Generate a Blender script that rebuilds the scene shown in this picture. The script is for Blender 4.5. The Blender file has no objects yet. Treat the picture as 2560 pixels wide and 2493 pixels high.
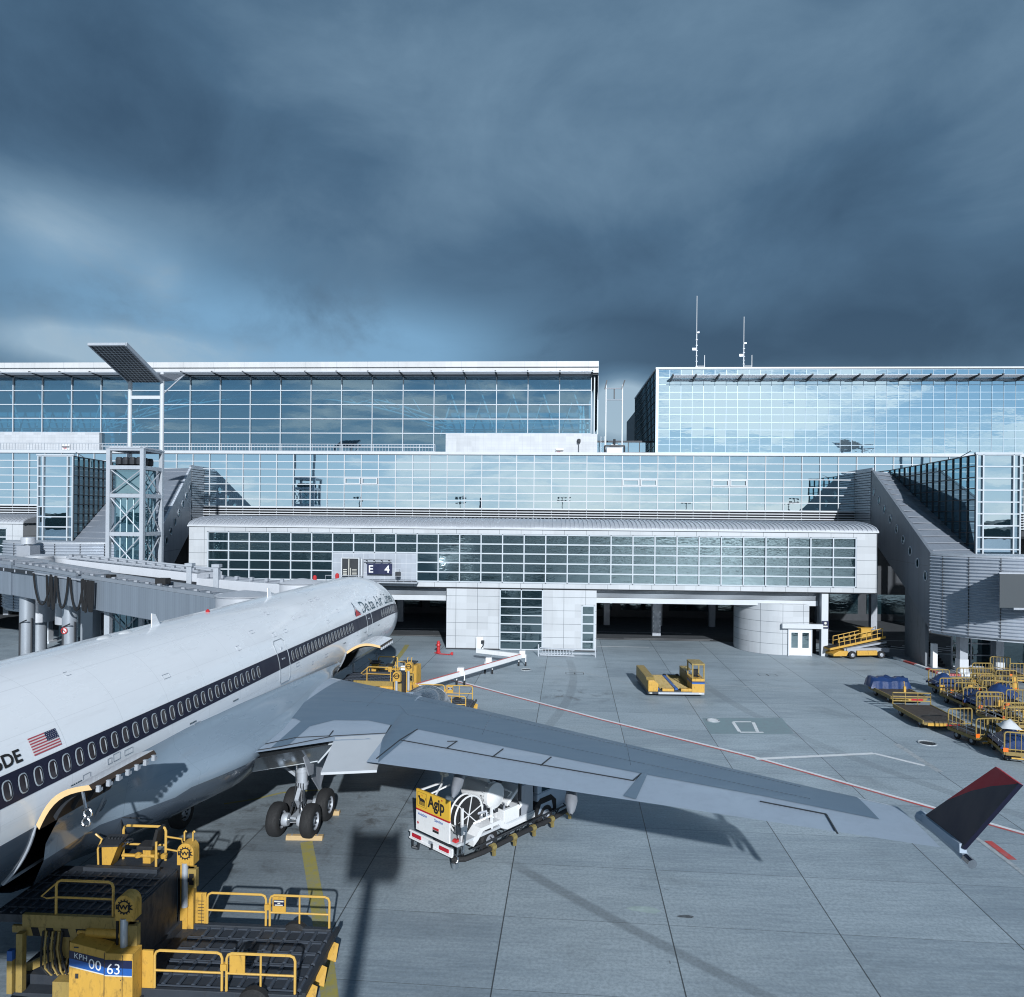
import bpy, math, random
from mathutils import Vector, Matrix
random.seed(7)
PI = math.pi
S = bpy.context.scene
COL = S.collection
# ------------------------------------------------------------------ camera model (metres; X along the facade, Y towards it)
F, U0, V0, H = 1790.0, 1280.0, 1296.0, 12.8
YAW, ROLL = math.radians(3.07), 0.009
def ray(u, v):
    a = (u-U0)*math.cos(ROLL)+(v-V0)*math.sin(ROLL); b = -(u-U0)*math.sin(ROLL)+(v-V0)*math.cos(ROLL)
    xc = a/F; c, s = math.cos(YAW), math.sin(YAW)
    return Vector((xc*c-s, xc*s+c, -b/F))
def PZ(u, v, z=0.0):                      # survey point of the photo at a known height
    d = ray(u, v); t = (z-H)/d.z
    return Vector((d.x*t, d.y*t, z))
def PY(u, v, y):                          # survey point of the photo at a known distance
    d = ray(u, v); t = y/d.y
    return Vector((d.x*t, y, H+d.z*t))
cd = bpy.data.cameras.new("camera"); cam = bpy.data.objects.new("camera", cd); COL.objects.link(cam)
cd.sensor_width = 36; cd.lens = 36*F/2560; cd.shift_y = (V0-1246.5)/2560; cd.clip_start = .05; cd.clip_end = 9000
cam.matrix_world = Matrix.Translation((0, 0, H)) @ Matrix.Rotation(YAW, 4, 'Z') @ Matrix.Rotation(PI/2, 4, 'X') @ Matrix.Rotation(ROLL, 4, 'Z')
S.camera = cam
S.view_settings.view_transform = 'Standard'; S.view_settings.look = 'None'; S.view_settings.exposure = 0; S.view_settings.gamma = 1
S.render.engine = 'CYCLES'
S.cycles.filter_width = 1.1; S.cycles.max_bounces = 5; S.cycles.diffuse_bounces = 2; S.cycles.transparent_max_bounces = 8; S.cycles.caustics_reflective = False; S.cycles.caustics_refractive = False
# ------------------------------------------------------------------ mesh builder
WM = {}
class MB:
    def __init__(s): s.v = []; s.f = []; s.m = []; s.M = None
    def add(s, vs, fs, m=0):
        n = len(s.v)
        if s.M is not None: vs = [s.M @ Vector(p) for p in vs]
        s.v += [tuple(p) for p in vs]
        for f in fs: s.f.append(tuple(i+n for i in f)); s.m.append(m)
        return s
    def box(s, x0, y0, z0, x1, y1, z1, m=0):
        return s.add([(x0,y0,z0),(x1,y0,z0),(x1,y1,z0),(x0,y1,z0),(x0,y0,z1),(x1,y0,z1),(x1,y1,z1),(x0,y1,z1)],
              [(3,2,1,0),(4,5,6,7),(0,1,5,4),(1,2,6,5),(2,3,7,6),(3,0,4,7)], m)
    def cbox(s, c, sz, m=0):
        return s.box(c[0]-sz[0]/2, c[1]-sz[1]/2, c[2]-sz[2]/2, c[0]+sz[0]/2, c[1]+sz[1]/2, c[2]+sz[2]/2, m)
    def poly(s, pts, m=0): return s.add(pts, [tuple(range(len(pts)))], m)
    def prism(s, pts, vec, m=0):
        n = len(pts); vec = Vector(vec); a = [Vector(p) for p in pts]; b = [p+vec for p in a]
        nr = Vector((0,0,0))
        for i in range(n): nr += a[i].cross(a[(i+1) % n])
        fs = [tuple(range(n-1,-1,-1)), tuple(range(n,2*n))]+[(i,(i+1) % n,(i+1) % n+n,i+n) for i in range(n)]
        if nr.dot(vec) < 0: fs = [tuple(reversed(f)) for f in fs]
        return s.add(a+b, fs, m)
    def bar(s, p, q, w, h=None, m=0, up=(0,0,1)):
        p, q = Vector(p), Vector(q); h = h or w; d = (q-p)
        if d.length < 1e-6: return s
        d.normalize(); up = Vector(up)
        if abs(d.dot(up)) > .98: up = Vector((0,1,0)) if abs(d.y) < .9 else Vector((1,0,0))
        r = d.cross(up).normalized(); t = r.cross(d)
        a = [p-r*w/2-t*h/2, p+r*w/2-t*h/2, p+r*w/2+t*h/2, p-r*w/2+t*h/2]; b = [x+(q-p) for x in a]
        return s.add(a+b, [(0,1,2,3),(7,6,5,4),(4,5,1,0),(5,6,2,1),(6,7,3,2),(7,4,0,3)], m)
    def tube(s, pts, r, n=6, m=0, closed=False, r2=None):
        pts = [Vector(p) for p in pts]; k = len(pts); vs = []; fs = []
        up = None
        for i, p in enumerate(pts):
            if closed: d = pts[(i+1) % k]-pts[i-1]
            else: d = pts[min(i+1,k-1)]-pts[max(i-1,0)]
            d.normalize()
            if up is None:
                up = Vector((0,0,1)) if abs(d.z) < .9 else Vector((1,0,0))
            e = d.cross(up)
            if e.length < 1e-4: e = d.cross(Vector((.3,.7,.2)))
            e.normalize(); g = e.cross(d); up = g
            rr = r if r2 is None else r+(r2-r)*i/max(1,k-1)
            vs += [p+e*rr*math.cos(2*PI*j/n)+g*rr*math.sin(2*PI*j/n) for j in range(n)]
        for i in range(k if closed else k-1):
            a, b = i*n, ((i+1) % k)*n
            fs += [(a+j, b+j, b+(j+1) % n, a+(j+1) % n) for j in range(n)]
        if not closed: fs += [tuple(range(n)), tuple(reversed(range((k-1)*n, k*n)))]
        return s.add(vs, [tuple(reversed(f)) for f in fs] if False else fs, m)
    def cyl(s, p, q, r, n=16, m=0, r2=None): return s.tube([p, q], r, n, m, r2=r2)
    def lathe(s, prof, c=(0,0,0), ax='z', n=24, m=0, cap=True):
        vs = []; fs = []; c = Vector(c)
        for (r, h) in prof:
            for j in range(n):
                a = 2*PI*j/n; x, y = r*math.cos(a), r*math.sin(a)
                vs.append(c+(Vector((x,y,h)) if ax == 'z' else Vector((h,x,y)) if ax == 'x' else Vector((y,h,x))))
        for i in range(len(prof)-1):
            a, b = i*n, (i+1)*n
            fs += [(a+j, a+(j+1) % n, b+(j+1) % n, b+j) for j in range(n)]
        if cap: fs += [tuple(reversed(range(n))), tuple(range((len(prof)-1)*n, len(prof)*n))]
        return s.add(vs, fs, m)
    def grid(s, rows, m=0, mf=None, skip=None, flip=False):
        nr, nc = len(rows), len(rows[0]); n = len(s.v)
        vs = [p for r in rows for p in r]
        if s.M is not None: vs = [s.M @ Vector(p) for p in vs]
        s.v += [tuple(p) for p in vs]
        for i in range(nr-1):
            for j in range(nc-1):
                if skip and skip(i, j): continue
                f = (n+i*nc+j, n+i*nc+j+1, n+(i+1)*nc+j+1, n+(i+1)*nc+j)
                s.f.append(tuple(reversed(f)) if flip else f); s.m.append(mf(i, j) if mf else m)
        return s
    def build(s, name, mats, parent=None, smooth=False, world=False, bevel=0, label=None):
        if not isinstance(mats, (list, tuple)): mats = [mats]
        me = bpy.data.meshes.new(name)
        vs = s.v
        if world and parent is not None and parent.name in WM:
            inv = WM[parent.name].inverted(); vs = [tuple(inv @ Vector(p)) for p in vs]
        me.from_pydata(vs, [], s.f); me.update()
        for m in mats: me.materials.append(m)
        me.polygons.foreach_set('material_index', s.m)
        if smooth:
            me.polygons.foreach_set('use_smooth', [True]*len(me.polygons))
            if smooth != 'all': me.set_sharp_from_angle(angle=math.radians(40))
        o = bpy.data.objects.new(name, me); COL.objects.link(o)
        if parent is not None: o.parent = parent
        if bevel:
            b = o.modifiers.new('bevel', 'BEVEL'); b.width = bevel; b.segments = 2; b.limit_method = 'ANGLE'
        if label: o['label'] = label
        return o
def thing(name, label, cat, loc=(0,0,0), rotz=0.0, group=None):
    o = bpy.data.objects.new(name, None); COL.objects.link(o); o.empty_display_size = .3
    o.location = loc; o.rotation_euler = (0,0,rotz); o['label'] = label; o['category'] = cat
    if group: o['group'] = group
    WM[o.name] = Matrix.Translation(Vector(loc)) @ Matrix.Rotation(rotz, 4, 'Z')
    return o
def tag(o, label, cat, group=None):
    o['label'] = label; o['category'] = cat
    if group: o['group'] = group
    return o
def struct(o): o['kind'] = 'structure'; return o
def copy_tree(o, parent=None):
    c = o.copy(); COL.objects.link(c)
    if parent is not None: c.parent = parent
    for ch in list(o.children): copy_tree(ch, c)
    return c
def dup(o, loc, rotz, label, group=None):
    c = copy_tree(o); c.location = loc; c.rotation_euler = (0,0,rotz); c['label'] = label
    if group: c['group'] = group
    return c
def text_mesh(body, size, wrap=None, extrude=0.0, bold=0.0):
    cu = bpy.data.curves.new('txt', 'FONT'); cu.body = body; cu.size = size; cu.extrude = extrude; cu.offset = bold; cu.resolution_u = 3
    o = bpy.data.objects.new('txt', cu); COL.objects.link(o)
    me = bpy.data.meshes.new_from_object(o.evaluated_get(bpy.context.evaluated_depsgraph_get()))
    bpy.data.objects.remove(o); bpy.data.curves.remove(cu)
    return me
def text_mb(mb, body, size, fn, m=0, bold=0.0):
    """lettering laid onto a surface: fn(x, y) gives the point for text-space x, y"""
    me = text_mesh(body, size, bold=bold)
    mb.add([fn(v.co.x, v.co.y) for v in me.vertices], [tuple(p.vertices) for p in me.polygons], m)
    w = max([v.co.x for v in me.vertices] or [0]); bpy.data.meshes.remove(me)
    return w
# ------------------------------------------------------------------ materials
def nd(nt, t, **kw):
    n = nt.nodes.new(t)
    for k, v in kw.items():
        if k.startswith('i_'): n.inputs[k[2:].replace('_', ' ')].default_value = v
        elif k.startswith('n_'): n.inputs[int(k[2:])].default_value = v
        else: setattr(n, k, v)
    return n
def mth(nt, op, a, b=None, c=None, clamp=False):
    n = nt.nodes.new('ShaderNodeMath'); n.operation = op; n.use_clamp = clamp
    for i, x in enumerate((a, b, c)):
        if x is None: continue
        if isinstance(x, (int, float)): n.inputs[i].default_value = x
        else: nt.links.new(x, n.inputs[i])
    return n.outputs[0]
def mixc(nt, fac, a, b, typ='MIX'):
    n = nt.nodes.new('ShaderNodeMix'); n.data_type = 'RGBA'; n.blend_type = typ
    for i, x in ((0, fac), (6, a), (7, b)):
        if isinstance(x, (int, float)): n.inputs[i].default_value = x
        elif isinstance(x, tuple): n.inputs[i].default_value = x if len(x) == 4 else x+(1,)
        else: nt.links.new(x, n.inputs[i])
    return n.outputs[2]
def noise(nt, vec, scale, detail=4, rough=.55, dist=0.0):
    n = nd(nt, 'ShaderNodeTexNoise', i_Scale=scale, i_Detail=detail, i_Roughness=rough, i_Distortion=dist)
    if vec is not None: nt.links.new(vec, n.inputs['Vector'])
    return n.outputs['Fac']
def ramp(nt, fac, lo, hi, a=0.0, b=1.0):
    n = nd(nt, 'ShaderNodeMapRange', n_1=lo, n_2=hi, n_3=a, n_4=b); n.interpolation_type = 'SMOOTHSTEP'
    nt.links.new(fac, n.inputs[0]); return n.outputs[0]
def new_mat(name):
    m = bpy.data.materials.new(name); m.use_nodes = True; nt = m.node_tree
    return m, nt, nt.nodes['Principled BSDF']
def mapped(nt, scale=(1,1,1), rot=(0,0,0), loc=(0,0,0), src='Object'):
    tc = nd(nt, 'ShaderNodeTexCoord'); mp = nd(nt, 'ShaderNodeMapping')
    mp.inputs['Scale'].default_value = scale; mp.inputs['Rotation'].default_value = rot; mp.inputs['Location'].default_value = loc
    nt.links.new(tc.outputs[src], mp.inputs[0]); return mp.outputs[0]
def paint(name, col, rough=.45, metal=0.0, var=.12, scale=1.5, dirt=0.0, dirtcol=(.03,.028,.025), coat=0.0, bump=0.0, spec=.5, streak=(1,1,.25)):
    """painted or metal surface: tone varies, dirt gathers in patches and runs"""
    m, nt, b = new_mat(name)
    v = mapped(nt, streak)
    n = noise(nt, v, scale, 6, .6)
    c = mixc(nt, n, tuple(x*(1-var) for x in col), tuple(min(1, x*(1+var)) for x in col))
    if dirt:
        d = noise(nt, mapped(nt, (1,1,.4)), scale*2.7, 8, .7, .4)
        c = mixc(nt, mth(nt, 'MULTIPLY', ramp(nt, d, .5, .72), dirt), c, dirtcol)
        r = ramp(nt, d, .4, .7, rough, min(1, rough+.3)); nt.links.new(r, b.inputs['Roughness'])
    else:
        nt.links.new(ramp(nt, n, .3, .7, max(0, rough-.06), min(1, rough+.06)), b.inputs['Roughness'])
    nt.links.new(c, b.inputs['Base Color'])
    b.inputs['Metallic'].default_value = metal; b.inputs['Specular IOR Level'].default_value = spec
    if coat: b.inputs['Coat Weight'].default_value = coat; b.inputs['Coat Roughness'].default_value = .05
    if bump:
        bn = nd(nt, 'ShaderNodeBump', i_Strength=bump, i_Distance=.02); nt.links.new(noise(nt, v, scale*6, 3), bn.inputs['Height']); nt.links.new(bn.outputs[0], b.inputs['Normal'])
    return m
def line_mask(nt, sep_out, spacing, width, off=0.0):
    a = mth(nt, 'ADD', sep_out, off); a = mth(nt, 'DIVIDE', a, spacing); a = mth(nt, 'FRACT', a)
    a = mth(nt, 'SUBTRACT', a, .5); a = mth(nt, 'ABSOLUTE', a)
    return mth(nt, 'GREATER_THAN', a, .5-width/spacing/2)
def cladding(name, col, sx, sz, w=.035, ox=0.0, oz=0.0, axis='X', rough=.4, metal=0.0, linecol=(.12,.14,.16)):
    """panelled wall: joints every sx along the wall and sz up it, panels of slightly different tone"""
    m, nt, b = new_mat(name)
    v = mapped(nt); sp = nd(nt, 'ShaderNodeSeparateXYZ'); nt.links.new(v, sp.inputs[0])
    ax = sp.outputs[axis]
    lm = mth(nt, 'MAXIMUM', line_mask(nt, ax, sx, w, ox), line_mask(nt, sp.outputs['Z'], sz, w, oz))
    fx = mth(nt, 'FLOOR', mth(nt, 'ADD', mth(nt, 'DIVIDE', mth(nt, 'ADD', ax, ox), sx), .5)); fz = mth(nt, 'FLOOR', mth(nt, 'ADD', mth(nt, 'DIVIDE', mth(nt, 'ADD', sp.outputs['Z'], oz), sz), .5))
    cb = nd(nt, 'ShaderNodeCombineXYZ'); nt.links.new(fx, cb.inputs[0]); nt.links.new(fz, cb.inputs[1])
    wn = nd(nt, 'ShaderNodeTexWhiteNoise'); nt.links.new(cb.outputs[0], wn.inputs['Vector'])
    c = mixc(nt, wn.outputs['Value'], tuple(x*.92 for x in col), tuple(min(1, x*1.06) for x in col))
    n = noise(nt, mapped(nt, (1,1,.15)), 1.1, 6, .65)
    c = mixc(nt, ramp(nt, n, .45, .8, 0, .3), c, tuple(x*.6 for x in col))
    c = mixc(nt, lm, c, linecol)
    nt.links.new(c, b.inputs['Base Color']); b.inputs['Roughness'].default_value = rough; b.inputs['Metallic'].default_value = metal
    return m
def mirror_glass(name, tint, dark, refl, wob=.04, wscale=.5, rough=.01, see=0.0, wz=2.0):
    """reflective glazing: a mirror-like coat over a dark body, slightly wavy from pane to pane; see > 0 lets the inside show"""
    m = bpy.data.materials.new(name); m.use_nodes = True; nt = m.node_tree; nt.nodes.clear()
    out = nd(nt, 'ShaderNodeOutputMaterial'); gl = nd(nt, 'ShaderNodeBsdfGlossy', i_Roughness=rough); gl.inputs['Color'].default_value = tint+(1,)
    df = nd(nt, 'ShaderNodeBsdfDiffuse'); df.inputs['Color'].default_value = dark+(1,)
    body = df.outputs[0]
    if see:
        tr = nd(nt, 'ShaderNodeBsdfTransparent'); tr.inputs['Color'].default_value = (.35,.62,.75,1)
        mx = nd(nt, 'ShaderNodeMixShader'); mx.inputs[0].default_value = see; nt.links.new(df.outputs[0], mx.inputs[1]); nt.links.new(tr.outputs[0], mx.inputs[2]); body = mx.outputs[0]
    lw = nd(nt, 'ShaderNodeLayerWeight', i_Blend=.35)
    f = mth(nt, 'ADD', mth(nt, 'MULTIPLY', lw.outputs['Fresnel'], .5), refl, clamp=True)
    mx = nd(nt, 'ShaderNodeMixShader'); nt.links.new(f, mx.inputs[0]); nt.links.new(body, mx.inputs[1]); nt.links.new(gl.outputs[0], mx.inputs[2])
    bn = nd(nt, 'ShaderNodeBump', i_Strength=wob, i_Distance=.05); nt.links.new(noise(nt, mapped(nt, (1,1,wz)), wscale, 3), bn.inputs['Height'])
    nt.links.new(bn.outputs[0], gl.inputs['Normal']); nt.links.new(mx.outputs[0], out.inputs[0])
    return m
M = {}
M['white_panel'] = cladding('white_panel', (.475,.505,.54), 2.1, 1.3, .035, ox=.3)
M['white'] = paint('white_frame', (.53,.565,.605), .4, 0, .06, 2)
M['white_bright'] = paint('white_paint', (.74,.76,.78), .35, 0, .06, 2, dirt=.12)
M['frame'] = paint('mullion_paint', (.47,.525,.58), .4, 0, .06, 2)
M['frame_blue'] = paint('mullion_blue', (.50,.62,.72), .35, .2, .06, 2)
M['grey_panel'] = cladding('grey_panel', (.36,.40,.46), 1.05, .92, .03, linecol=(.55,.58,.62))
M['alu'] = paint('ribbed_aluminium', (.52,.55,.60), .36, .3, .1, 1.2, streak=(1,1,1))
M['alu_matt'] = paint('matt_aluminium', (.33,.37,.42), .42, .35, .1, .8)
M['steel'] = paint('grey_steel', (.36,.39,.44), .42, .3, .08, 2, dirt=.1)
M['steel_light'] = paint('light_steel', (.44,.48,.535), .4, .3, .08, 2, dirt=.15)
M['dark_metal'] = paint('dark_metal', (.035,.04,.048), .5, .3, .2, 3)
M['black'] = paint('black_void', (.008,.009,.011), .9, 0, .2, 2)
M['chrome'] = paint('polished_metal', (.7,.72,.75), .16, 1, .06, 3)
M['drum_metal'] = paint('drum_metal', (.44,.49,.56), .34, .35, .08, 1.2, streak=(1,1,1))
M['conc_glass'] = mirror_glass('concourse_glass', (.64,.82,.95), (.02,.05,.07), .74, .035, .35)
M['block_glass'] = mirror_glass('block_glass', (.66,.85,.97), (.03,.07,.1), .80, .10, .35, wz=3)
M['hall_glass'] = mirror_glass('hall_glass', (.5,.74,.9), (.01,.045,.08), .36, .04, .3, see=.8)
M['gate_glass'] = mirror_glass('gate_glass', (.60,.80,.88), (.010,.022,.028), .17, .16, 1.0, wz=4)
M['stair_glass'] = mirror_glass('stair_glass', (.5,.72,.8), (.02,.06,.08), .44, .05, .4, see=.3)
M['tarp'] = paint('blue_tarpaulin', (.015,.04,.13), .35, 0, .35, 5, bump=.5, streak=(1,1,1))
M['yellow'] = paint('yellow_paint', (.54,.315,.055), .45, 0, .14, 3, dirt=.55, dirtcol=(.05,.035,.015), streak=(1,1,.5))
M['yellow_rail'] = paint('yellow_rail', (.58,.36,.085), .4, 0, .12, 4, dirt=.25)
M['yellow_pale'] = paint('pale_yellow_paint', (.30,.215,.065), .5, 0, .2, 4, dirt=.7, dirtcol=(.06,.05,.03))
M['rubber'] = paint('black_rubber', (.014,.015,.017), .75, 0, .3, 5, streak=(1,1,1), dirt=.15, dirtcol=(.05,.05,.05))
M['deck_dark'] = paint('dark_deck_plate', (.034,.042,.055), .5, .15, .3, 2, dirt=.4, dirtcol=(.015,.015,.018), streak=(1,1,1))
M['deck_plate'] = paint('deck_plate', (.06,.075,.10), .45, .2, .25, 2.5, dirt=.45, dirtcol=(.02,.02,.022), streak=(1,1,1))
M['red'] = paint('red_paint', (.45,.025,.03), .4, 0, .15, 3, dirt=.2)
M['blue_stripe'] = paint('blue_paint', (.02,.10,.36), .4, 0, .1, 3)
M['navy'] = paint('navy_paint', (.012,.018,.06), .4, 0, .15, 3)
M['orange'] = paint('orange_lens', (.75,.16,.02), .3)
M['wood'] = paint('bare_wood', (.46,.33,.17), .75, 0, .25, 6, streak=(1,6,6))
M['lens'] = paint('clear_lens', (.6,.6,.55), .15, 0, .1, 6)
M['brass'] = paint('brass', (.55,.42,.16), .35, .7, .1, 6)
# ------------------------------------------------------------------ world: physical sky under a storm front, bright broken cloud behind
SUN_EL, SUN_AZ = math.radians(24.5), math.radians(12.6)
w = bpy.data.worlds.new("World"); S.world = w; w.use_nodes = True; nt = w.node_tree
bg = nt.nodes['Background']; bg.inputs['Strength'].default_value = .1
sky = nd(nt, 'ShaderNodeTexSky', sky_type='NISHITA', sun_disc=False, sun_elevation=SUN_EL, sun_rotation=PI-SUN_AZ, altitude=100, air_density=1.0, dust_density=.6, ozone_density=1.5)
tc = nd(nt, 'ShaderNodeTexCoord'); nrm = nd(nt, 'ShaderNodeVectorMath', operation='NORMALIZE'); nt.links.new(tc.outputs['Generated'], nrm.inputs[0])
D = nrm.outputs[0]; sp = nd(nt, 'ShaderNodeSeparateXYZ'); nt.links.new(D, sp.inputs[0]); dx, dy, dz = sp.outputs
az = mth(nt, 'ARCTAN2', dx, mth(nt, 'ABSOLUTE', dy)); el = mth(nt, 'ARCSINE', dz)
def blob(a0, e0, sa, se, amp, tilt=0.0):
    da = mth(nt, 'SUBTRACT', az, a0); de = mth(nt, 'SUBTRACT', el, e0)
    if tilt: de = mth(nt, 'SUBTRACT', de, mth(nt, 'MULTIPLY', da, tilt))
    q = mth(nt, 'ADD', mth(nt, 'POWER', mth(nt, 'ABSOLUTE', mth(nt, 'DIVIDE', da, sa)), 2), mth(nt, 'POWER', mth(nt, 'ABSOLUTE', mth(nt, 'DIVIDE', de, se)), 2))
    return mth(nt, 'MULTIPLY', mth(nt, 'EXPONENT', mth(nt, 'MULTIPLY', q, -1)), amp)
def wvec(scale, rot=(0,0,0), loc=(0,0,0)):
    mp = nd(nt, 'ShaderNodeMapping'); mp.inputs['Scale'].default_value = scale; mp.inputs['Rotation'].default_value = rot; mp.inputs['Location'].default_value = loc
    nt.links.new(D, mp.inputs[0]); return mp.outputs[0]
n1 = noise(nt, wvec((1.0,1,1.9), (0,.55,0), (3.1,.2,.4)), 1.9, 6, .5, .4)
n2 = noise(nt, wvec((1,1,1.5), (0,.35,0), (7.7,1.2,2.2)), 4.6, 10, .62, .5)
R_ = math.radians
t = mth(nt, 'ADD', mth(nt, 'MULTIPLY', n1, .80), mth(nt, 'ADD', mth(nt, 'MULTIPLY', n2, .36), -.085))
for bb in [(R_(5),R_(26),R_(22),R_(7),.12,.10), (R_(33),R_(25),R_(9),R_(9),.22,0), (R_(-16),R_(36),R_(30),R_(7),.05,0), (R_(-32),R_(26.5),R_(9),R_(7),-.13,0), (R_(-36),R_(20),R_(8),R_(2.6),.28,0),
           (R_(0),R_(20),R_(40),R_(3.2),-.14,.12), (R_(20),R_(14),R_(22),R_(4.5),-.22,0), (R_(2),R_(13.6),R_(9),R_(3),-.26,0), (R_(22),R_(12),R_(20),R_(2.5),-.12,0), (R_(-32),R_(11.6),R_(9),R_(1.5),.62,0), (R_(-35),R_(17.5),R_(5),R_(2.2),.30,0), (R_(-29),R_(16),R_(2.2),R_(2.2),.26,0), (R_(5.6),R_(9.0),R_(3.0),R_(2.6),.95,0), (R_(-16),R_(11.5),R_(9),R_(1.6),.22,0)]:
    t = mth(nt, 'ADD', t, blob(*bb))
cr = nd(nt, 'ShaderNodeValToRGB'); nt.links.new(t, cr.inputs[0]); e = cr.color_ramp.elements
e[0].position = .22; e[0].color = (.028,.066,.118,1); e[1].position = .95; e[1].color = (.35,.48,.59,1)
x = e.new(.45); x.color = (.068,.138,.222,1); x = e.new(.68); x.color = (.150,.252,.358,1)
front = cr.outputs[0]
bluem = mth(nt, 'MINIMUM', mth(nt, 'ADD', blob(R_(-15),R_(12.6),R_(13),R_(3.2),1.15,.05), blob(R_(-30),R_(15),R_(14),R_(4),.75)), 1)
bluem = mth(nt, 'MULTIPLY', bluem, ramp(nt, mth(nt, 'ADD', n2, blob(R_(-32),R_(12),R_(10),R_(2.6),.18)), .78, .42))
blue_hole = mixc(nt, 1.0, sky.outputs[0], (.062,.080,.094), 'MULTIPLY')
front = mixc(nt, mth(nt, 'MULTIPLY', bluem, .92), front, (.20,.395,.60))
# behind the photographer: blue sky with broken white cloud low down, storm overhead
n3 = noise(nt, wvec((1,1,3.2), (0,0,0), (1.3,4.0,.7)), 3.4, 8, .62, .6)
n4 = noise(nt, wvec((1,1,7), (.1,0,0), (5.3,.5,3.7)), 7.0, 6, .6, .8)
cl = ramp(nt, mth(nt, 'ADD', mth(nt, 'ADD', mth(nt, 'MULTIPLY', n3, .72), mth(nt, 'MULTIPLY', n4, .42)), mth(nt, 'ADD', blob(R_(14),R_(10),R_(16),R_(3.5),.07), blob(0,R_(3),R_(60),R_(3),.06))), .56, .70)
rearblue = mixc(nt, ramp(nt, el, 0, R_(14)), (.60,.77,.89), (.17,.40,.64))
rear = mixc(nt, cl, rearblue, (.92,.97,1.0))
rear = mixc(nt, ramp(nt, el, R_(13), R_(26)), rear, (.05,.085,.13))
skyc = mixc(nt, ramp(nt, dy, -.12, .12), rear, front)
skyc = mixc(nt, ramp(nt, dz, -.02, .0), (.08,.11,.14), skyc)
gain = nd(nt, 'ShaderNodeVectorMath', operation='SCALE'); gain.inputs['Scale'].default_value = 10.0; nt.links.new(skyc, gain.inputs[0])
fin = mixc(nt, .90, sky.outputs[0], gain.outputs[0])
nt.links.new(fin, bg.inputs['Color'])
sl = bpy.data.lights.new('sun', 'SUN'); sl.energy = 4.8; sl.angle = math.radians(.8); sl.color = (.965,.985,1.0)
so = bpy.data.objects.new('sun', sl); COL.objects.link(so); so.location = (30,-90,80)
SUND = Vector((-math.sin(SUN_AZ)*math.cos(SUN_EL), math.cos(SUN_AZ)*math.cos(SUN_EL), -math.sin(SUN_EL)))
so.rotation_euler = SUND.to_track_quat('-Z', 'Y').to_euler()
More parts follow.
